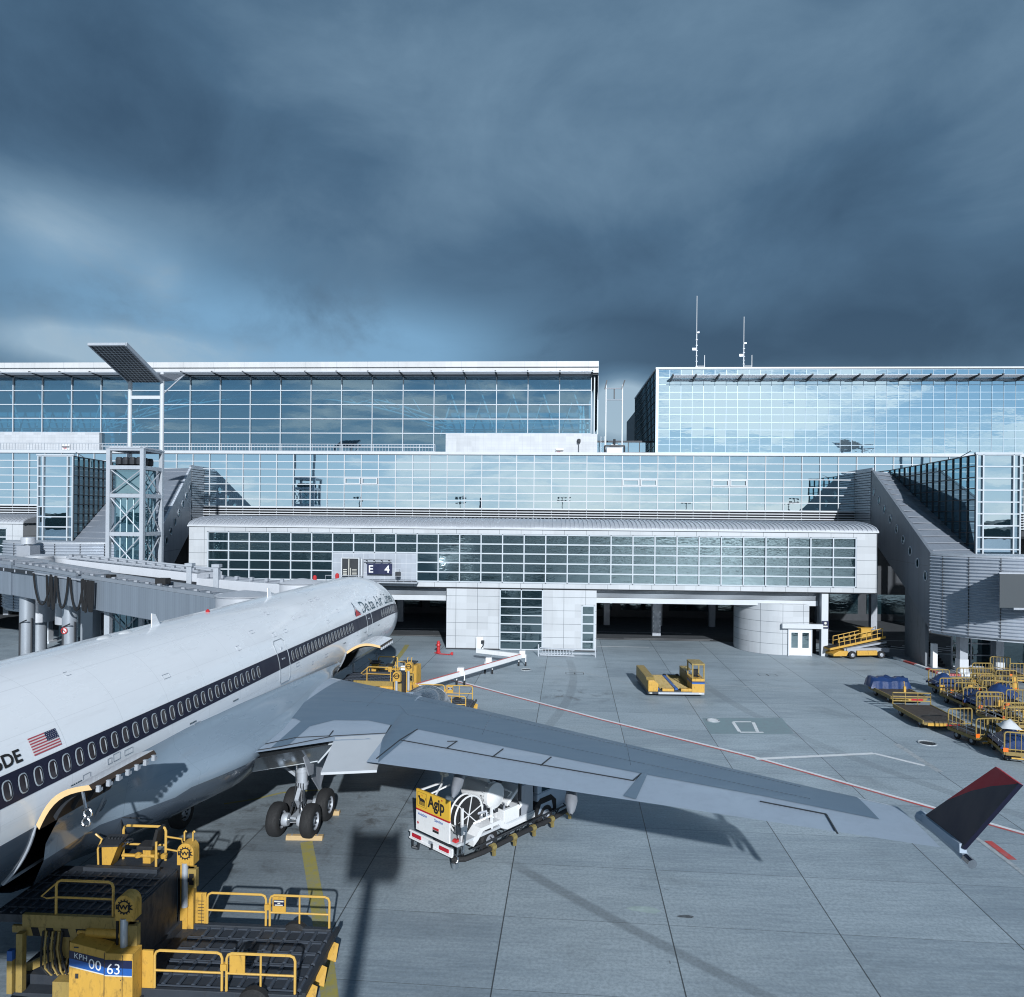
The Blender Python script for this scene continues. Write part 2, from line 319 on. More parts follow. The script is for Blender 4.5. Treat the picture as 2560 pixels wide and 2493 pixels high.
# ================================================================== GROUND
def ground_mat():
    m, nt, b = new_mat('apron_concrete')
    v = mapped(nt, (1,1,1), (0,0,math.radians(1.6)))
    sp = nd(nt, 'ShaderNodeSeparateXYZ'); nt.links.new(v, sp.inputs[0]); X, Y = sp.outputs[0], sp.outputs[1]
    big = noise(nt, v, .06, 5, .6, .3); mid = noise(nt, mapped(nt, (.35,1.6,1)), .55, 6, .65); fine = noise(nt, v, 9, 6, .7); brush = noise(nt, mapped(nt, (.6,7,1)), 1.2, 5, .6)
    ix = mth(nt, 'FLOOR', mth(nt, 'DIVIDE', mth(nt, 'ADD', X, 2.02), 5.23)); iy = mth(nt, 'FLOOR', mth(nt, 'DIVIDE', mth(nt, 'SUBTRACT', Y, 19.37), 3.57))
    cb = nd(nt, 'ShaderNodeCombineXYZ'); nt.links.new(ix, cb.inputs[0]); nt.links.new(iy, cb.inputs[1])
    wn = nd(nt, 'ShaderNodeTexWhiteNoise'); nt.links.new(cb.outputs[0], wn.inputs['Vector'])
    t = mth(nt, 'ADD', mth(nt, 'MULTIPLY', big, .55), mth(nt, 'MULTIPLY', mid, .45)); t = mth(nt, 'ADD', t, mth(nt, 'MULTIPLY', wn.outputs['Value'], .17)); t = mth(nt, 'ADD', t, mth(nt, 'MULTIPLY', brush, .46))
    c = mixc(nt, ramp(nt, t, .50, 1.02), (.185,.240,.292), (.385,.465,.525))
    c = mixc(nt, ramp(nt, fine, .35, .7, 0, .5), c, (.15,.185,.21))
    grime = noise(nt, v, .22, 7, .68, .5)
    c = mixc(nt, ramp(nt, grime, .52, .74, 0, .45), c, (.12,.145,.16))
    # oil, tyre and fuel stains where aircraft stand, and shade painted beneath the airliner
    pos = nd(nt, 'ShaderNodeSeparateXYZ'); nt.links.new(mapped(nt), pos.inputs[0])
    def spot(x, y, rx, ry):
        q = mth(nt, 'ADD', mth(nt, 'POWER', mth(nt, 'ABSOLUTE', mth(nt, 'DIVIDE', mth(nt, 'SUBTRACT', pos.outputs[0], x), rx)), 2), mth(nt, 'POWER', mth(nt, 'ABSOLUTE', mth(nt, 'DIVIDE', mth(nt, 'SUBTRACT', pos.outputs[1], y), ry)), 2))
        return mth(nt, 'EXPONENT', mth(nt, 'MULTIPLY', q, -1))
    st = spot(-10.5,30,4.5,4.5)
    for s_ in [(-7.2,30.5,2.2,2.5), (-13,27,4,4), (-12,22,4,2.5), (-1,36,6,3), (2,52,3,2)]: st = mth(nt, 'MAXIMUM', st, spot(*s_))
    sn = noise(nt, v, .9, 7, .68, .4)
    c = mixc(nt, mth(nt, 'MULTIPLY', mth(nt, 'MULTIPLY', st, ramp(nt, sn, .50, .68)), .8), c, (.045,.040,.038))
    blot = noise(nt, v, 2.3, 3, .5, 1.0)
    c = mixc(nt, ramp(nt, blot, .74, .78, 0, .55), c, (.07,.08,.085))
    c = mixc(nt, mth(nt, 'MULTIPLY', mth(nt, 'MAXIMUM', spot(-11,27,6,11), spot(-12,48,5,10)), .5), c, (.075,.085,.092))  # broad soft darkening: stand dirt plus extra shade painted under the fuselage
    # rubber swung onto the slabs by turning wheels
    def arc(cx, cy, r, wd, op, ymin, ymax):
        d = mth(nt, 'SQRT', mth(nt, 'ADD', mth(nt, 'POWER', mth(nt, 'ABSOLUTE', mth(nt, 'SUBTRACT', pos.outputs[0], cx)), 2), mth(nt, 'POWER', mth(nt, 'ABSOLUTE', mth(nt, 'SUBTRACT', pos.outputs[1], cy)), 2)))
        k = ramp(nt, mth(nt, 'ABSOLUTE', mth(nt, 'SUBTRACT', d, r)), wd*.5, wd*.5+.12, 1, 0)
        k = mth(nt, 'MULTIPLY', k, ramp(nt, pos.outputs[1], ymin, ymin+1, 0, 1)); k = mth(nt, 'MULTIPLY', k, ramp(nt, pos.outputs[1], ymax-2, ymax, 1, 0))
        return mth(nt, 'MULTIPLY', mth(nt, 'MULTIPLY', k, op), ramp(nt, mid, .25, .6, .5, 1))
    A0, B0 = PZ(1242,2135), PZ(1900,2474); nx_, ny_ = (B0-A0).y, -(B0-A0).x; ln_ = math.hypot(nx_, ny_); nx_ /= ln_; ny_ /= ln_
    dl = mth(nt, 'ADD', mth(nt, 'ADD', mth(nt, 'MULTIPLY', pos.outputs[0], nx_), mth(nt, 'MULTIPLY', pos.outputs[1], ny_)), -(A0.x*nx_+A0.y*ny_))
    dl = mth(nt, 'ADD', dl, mth(nt, 'MULTIPLY', mth(nt, 'POWER', mth(nt, 'ABSOLUTE', mth(nt, 'SUBTRACT', pos.outputs[1], 22.5)), 2), .012))
    sg = ramp(nt, mth(nt, 'ABSOLUTE', mth(nt, 'ADD', dl, -.25)), .14, .30, .42, 0); sg = mth(nt, 'MULTIPLY', mth(nt, 'MULTIPLY', sg, ramp(nt, pos.outputs[1], 25.5, 27.5, 1, 0)), ramp(nt, mid, .25, .6, .5, 1))
    tm = mth(nt, 'MAXIMUM', sg, arc(-60,60,62,.5,.25,30,66))
    tm = mth(nt, 'MAXIMUM', tm, arc(60,60,48,.6,.22,28,60))
    c = mixc(nt, tm, c, (.06,.07,.08))
    lm = mth(nt, 'MAXIMUM', line_mask(nt, X, 5.23, .040, 2.02), mth(nt, 'MULTIPLY', line_mask(nt, Y, 3.57, .028, -19.37), .6))
    c = mixc(nt, mth(nt, 'MULTIPLY', lm, .88), c, (.035,.04,.045))
    nt.links.new(c, b.inputs['Base Color'])
    nt.links.new(ramp(nt, mth(nt, 'ADD', big, mth(nt, 'MULTIPLY', fine, .3)), .45, .8, .42, .62), b.inputs['Roughness']); b.inputs['Specular IOR Level'].default_value = .35
    bn = nd(nt, 'ShaderNodeBump', i_Strength=.22, i_Distance=.01); nt.links.new(mth(nt, 'ADD', fine, brush), bn.inputs['Height']); nt.links.new(bn.outputs[0], b.inputs['Normal'])
    return m
M['ground'] = ground_mat()
M['asphalt'] = paint('road_asphalt', (.045,.052,.06), .75, 0, .25, .5, dirt=.2, dirtcol=(.09,.09,.09), streak=(1,1,1), bump=.2)
def worn(name, col, wear=.5):
    m, nt, b = new_mat(name)
    n = noise(nt, mapped(nt), 3.5, 8, .72); n2 = noise(nt, mapped(nt), .5, 3)
    c = mixc(nt, mth(nt, 'MULTIPLY', ramp(nt, mth(nt, 'ADD', mth(nt, 'MULTIPLY', n, .8), mth(nt, 'MULTIPLY', n2, .3)), .45, .72), wear), col, (.20,.24,.275))
    nt.links.new(c, b.inputs['Base Color']); b.inputs['Roughness'].default_value = .6
    return m
M['mark_white'] = worn('white_marking', (.76,.79,.82), .25); M['mark_red'] = worn('red_marking', (.52,.06,.05), .5)
M['mark_yellow'] = worn('yellow_marking', (.34,.30,.075), .6); M['mark_faint'] = worn('faded_marking', (.42,.46,.49), .9); M['mark_black'] = worn('black_marking', (.05,.055,.06), .6)
M['mark_teal'] = worn('teal_patch', (.20,.29,.32), .8)
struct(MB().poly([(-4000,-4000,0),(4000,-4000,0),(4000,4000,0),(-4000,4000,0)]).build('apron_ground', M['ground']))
struct(MB().poly([(-120,76.5,.004),(31,76.5,.004),(36,72,.004),(60,72,.004),(150,76.5,.004),(150,140,.004),(-120,140,.004)]).build('service_road', M['asphalt']))
def stripe(mb, pts, w, z=.006, m=0):
    """painted line of width w along ground points"""
    pts = [Vector((p[0], p[1], z)) for p in pts]
    for a, b in zip(pts[:-1], pts[1:]):
        d = (b-a).normalized(); r = Vector((d.y,-d.x,0))*w/2
        mb.poly([a-r, b-r, b+r, a+r], m)
def G(u, v): return PZ(u, v, 0)
mk = MB()                                                            # red and white stand line
main = [G(1130,1699), G(1500,1797), G(1880,1891), G(2330,2018), G(2700,2123)]
stripe(mk, main, .26, .006)
off = [p+Vector((-.04,-.21,0)) for p in main]
mk2 = MB(); stripe(mk2, off, .16, .009)
struct(mk.build('stand_line', M['mark_white'])); struct(mk2.build('stand_line_edge', M['mark_red']))
mk = MB(); stripe(mk, [G(1890,1898), G(2185,1884)], .30, .011); stripe(mk, [G(2185,1884), G(2312,1915)], .26, .0113); struct(mk.build('stand_marking', M['mark_white']))
mk = MB(); stripe(mk, [G(2380,2055), G(2455,2105), G(2580,2200)], .2, .011); stripe(mk, [G(2240,1860), G(2350,1930)], .35, .0065); struct(mk.build('edge_marking', M['mark_faint']))
mk = MB(); stripe(mk, [G(2470,2103), G(2532,2150)], .30, .012); struct(mk.build('red_marking', M['mark_red']))
mk = MB(); stripe(mk, [G(1345,1655), G(1580,1710), G(1760,1712), G(2000,1722)], .12, .006); struct(mk.build('faded_line', M['mark_faint']))
mk = MB(); stripe(mk, [G(766,2105), G(790,2240), G(812,2380), G(836,2600)], .46, .006); struct(mk.build('lead_in_line', M['mark_yellow']))
mk = MB(); stripe(mk, [G(560,2010), G(640,1998), G(705,1982), G(800,1975)], .16, .006); stripe(mk, [G(960,1690), G(1010,1625), G(1018,1612)], .45, .0065); struct(mk.build('yellow_line', M['mark_yellow']))
mk = MB()                                                            # white lines under the gate building
for y0, y1, xa, xb in ((76.9,77.02,-19,17), (80.2,80.3,-19,-11), (81.7,81.8,-19,16), (72.3,72.45,4.8,10), (77.6,77.7,8,17.5), (79,79.15,26,40)): mk.poly([(xa,y0,.008),(xb,y0,.008),(xb,y1,.008),(xa,y1,.008)])
for k in range(5): stripe(mk, [(32+k*2.2,76.0,0),(36.5+k*2.2,72.8,0)], .3, .0085)
struct(mk.build('road_marking', M['mark_white']))
mk = MB(); p = [G(1755,1795), G(1955,1795), G(1985,1835), G(1775,1835)]; mk.poly([q+Vector((0,0,.005)) for q in p]); struct(mk.build('hydrant_patch', M['mark_teal']))
mk = MB(); q = [G(1832,1805), G(1878,1805), G(1896,1831), G(1850,1831)]
stripe(mk, [q[0],q[1]], .2, .009); stripe(mk, [q[1]+Vector((.1,-.11,0)),q[2]+Vector((-.02,.11,0))], .2, .0092); stripe(mk, [q[2]+Vector((.3,0,0)),q[3]], .2, .0094); stripe(mk, [q[3]+Vector((0,.11,0)),q[0]+Vector((0,-.11,0))], .2, .0096)
struct(mk.build('hydrant_marking', M['mark_white']))
mk = MB()
for (u, v) in ((1415,1686),(1900,1690)):
    p = G(u, v)
    for dx_ in (0,.75):
        a = [p+Vector((dx_,0,0)), p+Vector((dx_+.7,0,0)), p+Vector((dx_+.7,.75,0)), p+Vector((dx_,.75,0))]
        for i in range(4): stripe(mk, [a[i], a[(i+1) % 4]], .06, .007+.0004*i+.002*(dx_ > 0))
struct(mk.build('box_marking', M['mark_black']))
def disc(mb, c, r, z, n=20, m=0): mb.poly([(c[0]+r*math.cos(2*PI*i/n), c[1]+r*math.sin(2*PI*i/n), z) for i in range(n)], m)
for (u, v, r, lab) in ((2318,1859,.42,'round iron manhole cover with a pale rim at the baggage trolleys'), (1315,1675,.38,'dark iron manhole cover on the open apron before the glass pillar'), (1783,1802,.33,'pale round cover beside the painted hydrant square')):
    c = G(u, v); t = thing('manhole_cover', lab, 'manhole cover', c)
    mb = MB(); disc(mb, c, r, .012); mb.build('lid', M['dark_metal'] if r > .35 else M['mark_white'], t, world=True)
    mb = MB(); mb.tube([(c[0]+(r+.05)*math.cos(a*PI/10), c[1]+(r+.05)*math.sin(a*PI/10), .008) for a in range(20)], .05, 5, closed=True); mb.build('rim', M['mark_faint'], t, world=True)
M['puddle'] = paint('spilt_liquid', (.34,.43,.43), .2, 0, .25, 4, spec=.5)
mb = MB(); c0 = G(1610,2275); rr = [1,.95,1.1,.9,.7,.6,.8,.95,1.05,.9,1.0,.9,.95,1.1,.9,.85]
mb.poly([(c0.x+.55*rr[i]*math.cos(2*PI*i/16), c0.y+.22*rr[-i]*math.sin(2*PI*i/16)-.05*math.cos(2*PI*i/16), .005) for i in range(16)])
struct(mb.build('spill', M['puddle']))
mb = MB(); c0 = G(1714,2292); mb.poly([(c0.x+.28*rr[i]*math.cos(2*PI*i/16), c0.y+.1*rr[-i]*math.sin(2*PI*i/16), .005) for i in range(16)]); struct(mb.build('oil_stain', M['mark_black']))
# ================================================================== BUILDINGS
def lin(a, b, n): return [a+(b-a)*i/n for i in range(n+1)]
def panes(mb, xs, zs, y, m=0, tilt=.0018, skip=None):
    for i in range(len(xs)-1):
        for j in range(len(zs)-1):
            if skip and skip((xs[i]+xs[i+1])/2, (zs[j]+zs[j+1])/2): continue
            a, b = random.uniform(-tilt, tilt), random.uniform(-tilt, tilt); w, h = (xs[i+1]-xs[i]), (zs[j+1]-zs[j])
            mb.poly([(xs[i],y-a*w-b*h,zs[j]),(xs[i+1],y+a*w-b*h,zs[j]),(xs[i+1],y+a*w+b*h,zs[j+1]),(xs[i],y-a*w+b*h,zs[j+1])], m)
def bars(mb, xs, zs, y, w=.12, d=.14, m=0, hw=None, skip=None):
    hw = hw or w
    for x in xs:
        if skip is None: mb.box(x-w/2, y-d, zs[0], x+w/2, y, zs[-1], m)
        else:
            for j in range(len(zs)-1):
                if not skip(x, (zs[j]+zs[j+1])/2): mb.box(x-w/2, y-d, zs[j], x+w/2, y, zs[j+1], m)
    for z in zs:
        for i in range(len(xs)-1):
            if skip and skip((xs[i]+xs[i+1])/2, z): continue
            mb.box(xs[i]+w/2, y-d+.02, z-hw/2, xs[i+1]-w/2, y-.01, z+hw/2, m)
# ------------------------------------------------------------------ gate building over the road (the white one with the ribbon of windows)
YG = 69.4
def gate_building(label, XL, XR, nb, y=YG, legs=True, panel=None, wl=1.9):
    t = thing('gate_building', label, 'terminal building', ((XL+XR)/2, y, 0))
    xs = lin(XL+wl, XR-wl, nb); zs = lin(6.57, 11.2, 5)
    sk = (lambda x, z: panel[0]+.05 < x < panel[1]-.05 and z < panel[2]-.1) if panel else None
    w = MB(); w.box(XL, y, 6.05, XR, y+.3, 6.51); w.box(XL, y, 11.26, XR, y+.3, 11.8); w.box(XL, y, 6.51, xs[0]-.06, y+.3, 11.26); w.box(xs[-1]+.06, y, 6.51, XR, y+.3, 11.26)
    w.box(XL, y+.3, 6.05, XL+.3, y+11, 11.8); w.box(XR-.3, y+.3, 6.05, XR, y+11, 11.8); w.box(XL+.3, y+10.7, 6.05, XR-.3, y+11, 11.8)
    w.build('front_wall', M['white_panel'], t, world=True)
    g = MB(); panes(g, xs, zs, y+.2, tilt=.0035, skip=sk); g.build('window_band', M['gate_glass'], t, world=True)
    g = MB(); g.box(XL+.3, y+.9, 6.1, XR-.3, y+1.0, 11.8); g.build('interior', M['black'], t, world=True)
    f = MB(); bars(f, xs, zs, y+.19, .11, .15, hw=.12, skip=sk); f.build('window_frame', M['frame'], t, world=True)
    r = MB(); prof = [(y-.12, 11.8)]+[(y-.12+6.2*(1-math.cos(a)), 11.8+.95*math.sin(a)) for a in lin(0, PI/2, 10)][1:]+[(y+11, 12.55)]
    r.grid([[(x, p[0], p[1]) for x in (XL-.1, XR+.1)] for p in prof], flip=True)
    for x in (XL-.1, XR+.1): r.prism([(x, p[0], p[1]) for p in prof]+[(x, y+11, 11.8)], (.02,0,0))
    r.build('roof', M['alu'], t, world=True)
    s = MB(); n = int((XR-XL)/.43)
    for x in lin(XL, XR, n):
        for a, b in zip(prof[:-2], prof[1:-1]): s.bar((x, a[0], a[1]+.035), (x, b[0], b[1]+.035), .10, .09)
    s.build('roof_seams', M['alu'], t, world=True)
    s = MB(); s.box(XL-.12, y-.16, 11.72, XR+.12, y-.02, 11.86); s.build('gutter', M['white'], t, world=True)
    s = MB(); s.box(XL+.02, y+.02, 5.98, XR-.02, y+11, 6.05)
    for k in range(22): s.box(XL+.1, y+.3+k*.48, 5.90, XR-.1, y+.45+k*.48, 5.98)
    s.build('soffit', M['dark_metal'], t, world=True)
    return t
EX0, EX1 = PY(472,1400,YG).x, PY(2192,1410,YG).x
P0, P1 = PY(820,1400,YG).x, PY(1033,1400,YG).x
WX = lin(EX0+1.9, EX1-1.9, 30)
P0 = min(WX, key=lambda x: abs(x-P0)); P1 = min(WX, key=lambda x: abs(x-P1))
gate = gate_building('long white gate building with a ribbon window and curved ribbed roof, bridging the road', EX0, EX1, 30, panel=(P0, P1, 9.35))
mb = MB(); mb.box(P0+.07, YG+.06, 6.57, P1-.07, YG+.2, 9.27); mb.build('grey_panel', M['grey_panel'], gate, world=True)
mb = MB(); mb.box(P0-.4, YG-.9, 6.42, P1+.2, YG-.02, 6.5)
for k in range(12): mb.bar((P0-.4+k*.77, YG-.86, 6.5), (P0-.4+k*.77, YG-.86, 7.1), .03)
mb.bar((P0-.4, YG-.86, 7.1), (P1+.2, YG-.86, 7.1), .04); mb.build('service_walkway', M['steel_light'], gate, world=True)
BX0, BX1 = PY(1116,1540,YG).x, PY(1491,1540,YG).x; SX0, SX1 = PY(1249,1540,YG).x, PY(1357,1540,YG).x
WX0, WX1 = PY(1453,1580,YG).x, PY(1487,1580,YG).x
w = MB(); w.box(BX0, YG+.02, 0, SX0, YG+.3, 5.9); w.box(SX1, YG+.02, 0, WX0, YG+.3, 5.9); w.box(WX1, YG+.02, 0, BX1, YG+.3, 5.9); w.box(WX0, YG+.02, 4.45, WX1, YG+.3, 5.9)
w.box(BX0, YG+.3, 0, BX0+.3, YG+10.5, 5.9); w.box(BX1-.3, YG+.3, 0, BX1, YG+10.5, 5.9); w.box(BX0+.3, YG+10.2, 0, BX1-.3, YG+10.5, 5.9)
w.build('pillar_wall', M['white_panel'], gate, world=True)
w = MB(); w.box(BX0-.02, YG-.05, 0, SX0, YG+.02, .12); w.box(SX1, YG-.05, 0, BX1+.02, YG+.02, .12); w.build('plinth', M['dark_metal'], gate, world=True)
def window(parent, xs, zs, y, glass, frame, fw=.1):
    f = MB(); bars(f, xs, zs, y-.005, fw, .12); fo = f.build('window', frame, parent, world=True)
    g = MB(); panes(g, xs, zs, y, tilt=.004); go = g.build('pane', glass, parent, world=True); go.parent = fo
    return fo
window(gate, lin(SX0+.05, SX1-.05, 2), lin(.08, 5.85, 7), YG+.12, M['gate_glass'], M['frame'])
window(gate, [WX0+.06, WX1-.06], lin(.08, 4.4, 5), YG+.12, M['gate_glass'], M['frame'], .14)
def lintel(xa, xb, y=YG+.9):
    l = MB()
    for k in range(7): l.box(xa, y+.03, 5.18+k*.10, xb, y+.12, 5.235+k*.10)
    l.box(xa, y+.14, 5.12, xb, y+.2, 5.89, 1); l.box(xa, y, 4.62, xb, y+.25, 5.12, 2)
    l.build('louvre_lintel', [M['alu_matt'], M['dark_metal'], M['white']], gate, world=True)
DX0, DX1 = PY(1862,1560,YG).x, PY(2070,1560,YG).x
lintel(EX0+1, BX0); lintel(BX1, DX0+1.2); lintel(DX0+1.2, DX1-.62)
cx, cy, rr_ = DX0+3.95, YG+3.9, 3.9
d = MB(); arcp = [(cx+rr_*math.cos(a), cy+rr_*math.sin(a)) for a in lin(PI*.55, PI*1.5, 26)]+[(DX1-1.75, YG)]
d.grid([[(p[0], p[1], z) for p in arcp] for z in (0, 4.85)])
d.poly([(p[0], p[1], 4.83) for p in arcp]); M['drum_panel'] = cladding('drum_panel', (.475,.505,.54), 1.9, 1.05, .035)
d.build('curved_lobby', M['drum_panel'], gate, smooth=True, world=True)
d = MB(); d.box(DX1-.62, YG-.05, 0, DX1, YG+.5, 5.9); d.build('white_pier', M['white'], gate, world=True)
d = MB(); d.box(DX1-1.7, YG+1.3, 0, DX1-.62, YG+1.4, 3.0); d.build('opening_shade', M['black'], gate, world=True)  # black panel standing in for the shade inside the opening
d = MB(); d.box(DX0+3.4, YG-.42, 2.62, DX1-.6, YG-.02, 3.05); d.build('door_canopy', M['white'], gate, world=True)
DA, DB = PY(1970,1600,YG-.1).x, PY(2030,1600,YG-.1).x
fr = MB(); fr.box(DA, YG-.16, 0, DA+.1, YG-.01, 2.6); fr.box(DB-.1, YG-.16, 0, DB, YG-.01, 2.6); fr.box(DA+.1, YG-.16, 2.45, DB-.1, YG-.01, 2.6); fo = fr.build('door_frame', M['white'], gate, world=True)
for k in (0, 1):
    a, b = DA+.1+k*(DB-DA-.2)/2, DA+.1+(k+1)*(DB-DA-.2)/2
    dm = MB(); dm.box(a+.01, YG-.12, .03, b-.01, YG-.06, .75); dm.box(a+.01, YG-.12, 2.2, b-.01, YG-.06, 2.44); dm.box(a+.01, YG-.12, .75, a+.2, YG-.06, 2.2); dm.box(b-.2, YG-.12, .75, b-.01, YG-.06, 2.2)
    do = dm.build('door', M['white_bright'], gate, world=True)
    pm = MB(); pm.box(a+.2, YG-.10, .75, b-.2, YG-.08, 2.2); po = pm.build('pane', M['gate_glass'], gate, world=True); po.parent = do
# things fixed to the gate building
t = thing('wall_sign', 'small dark blue sign with a white symbol on the white pier by the door', 'sign', (DX1-.3, YG-.12, 3.0))
mb = MB(); mb.box(-.3, -.05, -.35, .3, 0, .35); mb.build('board', M['navy'], t)
mb = MB(); disc(mb, (0,0), .12, 0); mb.v = [(x, -.054, y+.14) for x, y, z in mb.v]; mb.poly([(-.2,-.054,-.22),(.2,-.054,-.22),(.2,-.054,-.1),(-.2,-.054,-.1)]); mb.build('symbol', M['lens'], t)
SA, SB = PY(918,1420,YG-.4), PY(980,1436,YG-.4)
t = thing('gate_sign', 'dark blue board with the white gate letters E 4 on the grey panel', 'sign', ((SA.x+SB.x)/2, YG-.3, SB.z))
hw = (SB.x-SA.x)/2; hh = 1.05
mb = MB(); mb.box(-hw, -.16, 0, hw, 0, hh); mb.build('board', M['navy'], t)
mb = MB(); text_mb(mb, 'E', 1.0, lambda x, y: (-hw+.12+x, -.166, .16+y), bold=.015); text_mb(mb, '4', 1.0, lambda x, y: (hw-.72+x, -.166, .16+y), bold=.015); mb.build('lettering', M['white_bright'], t)
mb = MB(); mb.bar((-hw-.3,-.3,hh+.35),(hw,-.3,hh+.35),.06)
for k in range(4):
    x = -hw+k*hw*.6; mb.bar((x,-.3,hh+.35),(x,0.2,hh+.1),.04); mb.cbox((x,-.32,hh+.3),(.16,.12,.14))
mb.build('lamp_bar', M['dark_metal'], t)
DA_, DB_ = PY(859,1396,YG-.4), PY(907,1436,YG-.4)
t = thing('docking_display', 'black docking guidance box in a white frame, left of the E 4 board', 'docking display', ((DA_.x+DB_.x)/2, YG-.5, DB_.z-.2))
w2 = (DB_.x-DA_.x)/2; h2 = DA_.z-DB_.z+.2
mb = MB(); mb.box(-w2,-.3,0,w2-.35,.1,h2); mb.build('housing', M['dark_metal'], t)
mb = MB(); mb.box(-w2-.12,-.36,-.05,-w2-.02,.1,h2+.1); mb.box(w2-.33,-.36,-.05,w2-.22,.1,h2+.1); mb.box(-w2-.02,-.36,h2+.01,w2-.33,.1,h2+.1); mb.box(w2-.1,-.3,0,w2+.05,.1,h2); mb.build('frame', M['white'], t)
mb = MB()
for k in range(4): mb.box(-w2+.08,-.31,.12+k*.17,-w2+.45,-.304,.2+k*.17)
mb.box(-w2+.6,-.31,.05,-w2+.68,-.304,h2-.05); mb.box(-w2+.78,-.31,.1,-w2+.84,-.304,h2-.9)
for k in range(5): mb.box(-w2+.95,-.31,.15+k*.13,w2-.5,-.304,.19+k*.13)
mb.build('display_bars', M['lens'], t)
c = PY(995,1450,YG-.6); t = thing('floodlight', 'small black floodlight on the walkway right of the E 4 board', 'floodlight', (c.x, YG-.6, 6.5))
mb = MB(); mb.bar((0,0,0),(0,0,.5),.08); mb.cbox((0,0,.75),(.5,.35,.5)); mb.build('lamp_head', M['dark_metal'], t, bevel=.05); mb = MB(); mb.cbox((.03,-.05,1.15),(.3,.3,.25)); mb.build('sensor', M['steel'], t)
# ------------------------------------------------------------------ concourse: the mid tier of mirror glass
YC = 86.0
conc = thing('concourse_building', 'long low mirror-glass concourse with white mullions running behind the gate buildings', 'terminal building', (0, YC, 0))
xs = [-111.2+2.1*i for i in range(112)]; zs = lin(13.96, 20.4, 7)
g = MB(); panes(g, xs, zs, YC, tilt=.0012); g.build('curtain_glass', M['conc_glass'], conc, world=True)
f = MB(); bars(f, xs, zs, YC-.01, .09, .10, hw=.10)
for x in (-24.15,-22.05,9.45,11.55,20,22.1):
    x = min(xs, key=lambda q: abs(q-x)); z0 = zs[3]
    f.box(x+.08, YC-.19, z0+.08, x+2.0, YC-.13, z0+.2); f.box(x+.08, YC-.19, z0+.72, x+2.0, YC-.13, z0+.84); f.box(x+.08, YC-.19, z0+.2, x+.2, YC-.13, z0+.72); f.box(x+1.88, YC-.19, z0+.2, x+2.0, YC-.13, z0+.72)
f.build('mullion_grid', M['white'], conc, world=True)
c = MB(); c.box(-112, YC-.25, 20.42, 124, YC+.4, 20.75); c.box(-112, YC+.4, 20.3, 124, YC+40, 20.6); c.build('parapet', M['white'], conc, world=True)
l = MB()
for k in range(7): l.box(-112, YC-.28, 12.02+k*.30, 124, YC-.02, 12.13+k*.30)
for x in xs[::1]: l.box(x-.03, YC-.02, 11.9, x+.03, YC+.0, 13.9)
l.build('louvres', M['white'], conc, world=True)
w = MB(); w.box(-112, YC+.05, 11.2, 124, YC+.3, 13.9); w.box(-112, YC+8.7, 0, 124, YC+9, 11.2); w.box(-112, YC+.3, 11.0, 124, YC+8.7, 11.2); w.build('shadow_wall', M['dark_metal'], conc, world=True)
w = MB()
for k in range(24): window_x = -60+k*6.3; w.box(window_x, YC+8.62, .9, window_x+5.2, YC+8.68, 3.4)
w.build('ground_windows', M['gate_glass'], conc, world=True)
w = MB()
for k in range(26): MB().box(-75+k*6.3-.35, YC+1, 0, -75+k*6.3+.35, YC+1.7, 11).build('ground_column', M['steel'], conc, world=True)
# ------------------------------------------------------------------ departure hall (upper left)
YH = 96.0
HX1 = PY(1478,1000,YH).x; HXa, HXb = PY(255,1083,YH).x, PY(1116,1085,YH).x
hall = thing('departure_hall', 'big upper glass hall on the left, white roof edge, trusses behind its glass', 'terminal building', (-50, YH, 20.6))
xs = [HX1-4.22*i for i in range(29)][::-1]; zs = [21.5,23.2-.0,24.16,26.1,28.0,29.95,31.9]
zs = [20.75,22.28,24.16,26.1,28.03,29.96,31.9]
low = lambda x, z: z < 24.1 and not (HXa < x < HXb)
xg = sorted(xs+[HXa, HXb])
g = MB(); panes(g, xg, zs, YH, tilt=.001, skip=low); g.build('curtain_glass', M['hall_glass'], hall, world=True)
f = MB()
for x in xs: f.box(x-.05, YH-.2, 20.75 if HXa < x < HXb else 24.1, x+.05, YH-.01, 31.9)
for z in zs[1:]:
    for i in range(len(xs)-1):
        if z > 24 or HXa < (xs[i]+xs[i+1])/2 < HXb: f.box(xs[i]+.065, YH-.16, z-.06, xs[i+1]-.065, YH-.01, z+.06)
f.box(HX1+.35, YH-.1, 24.1, HX1+.5, YH, 31.9); f.box(HX1+.8, YH-.1, 24.1, HX1+.95, YH, 31.9)
f.build('mullion_grid', M['frame'], hall, world=True)
M['hall_panel'] = cladding('hall_panel', (.47,.495,.53), 1.05, .7, .025, linecol=(.36,.38,.42))
HXR = PY(1493,1120,YH-.6).x
MB().box(HXb, YH-.6, 20.8, HXR, YH+2, 24.1).build('parapet_wall', M['hall_panel'], hall, world=True); MB().box(-112, YH-.6, 20.8, HXa, YH+2, 24.1).build('parapet_wall', M['hall_panel'], hall, world=True)
HR = PY(1497,920,YH-1.2).x
r = MB(); r.box(-116, YH-1.2, 32.9, HR, YH-.9, 33.62); r.box(-116, YH-.95, 32.15, HR, YH-.7, 32.9); r.box(-116, YH-.7, 32.9, HR, YH+30, 33.4)
M['fascia'] = cladding('roof_fascia', (.55,.565,.58), 4.22, 9, .05, linecol=(.4,.42,.45)); r.build('roof_edge', M['fascia'], hall, world=True)
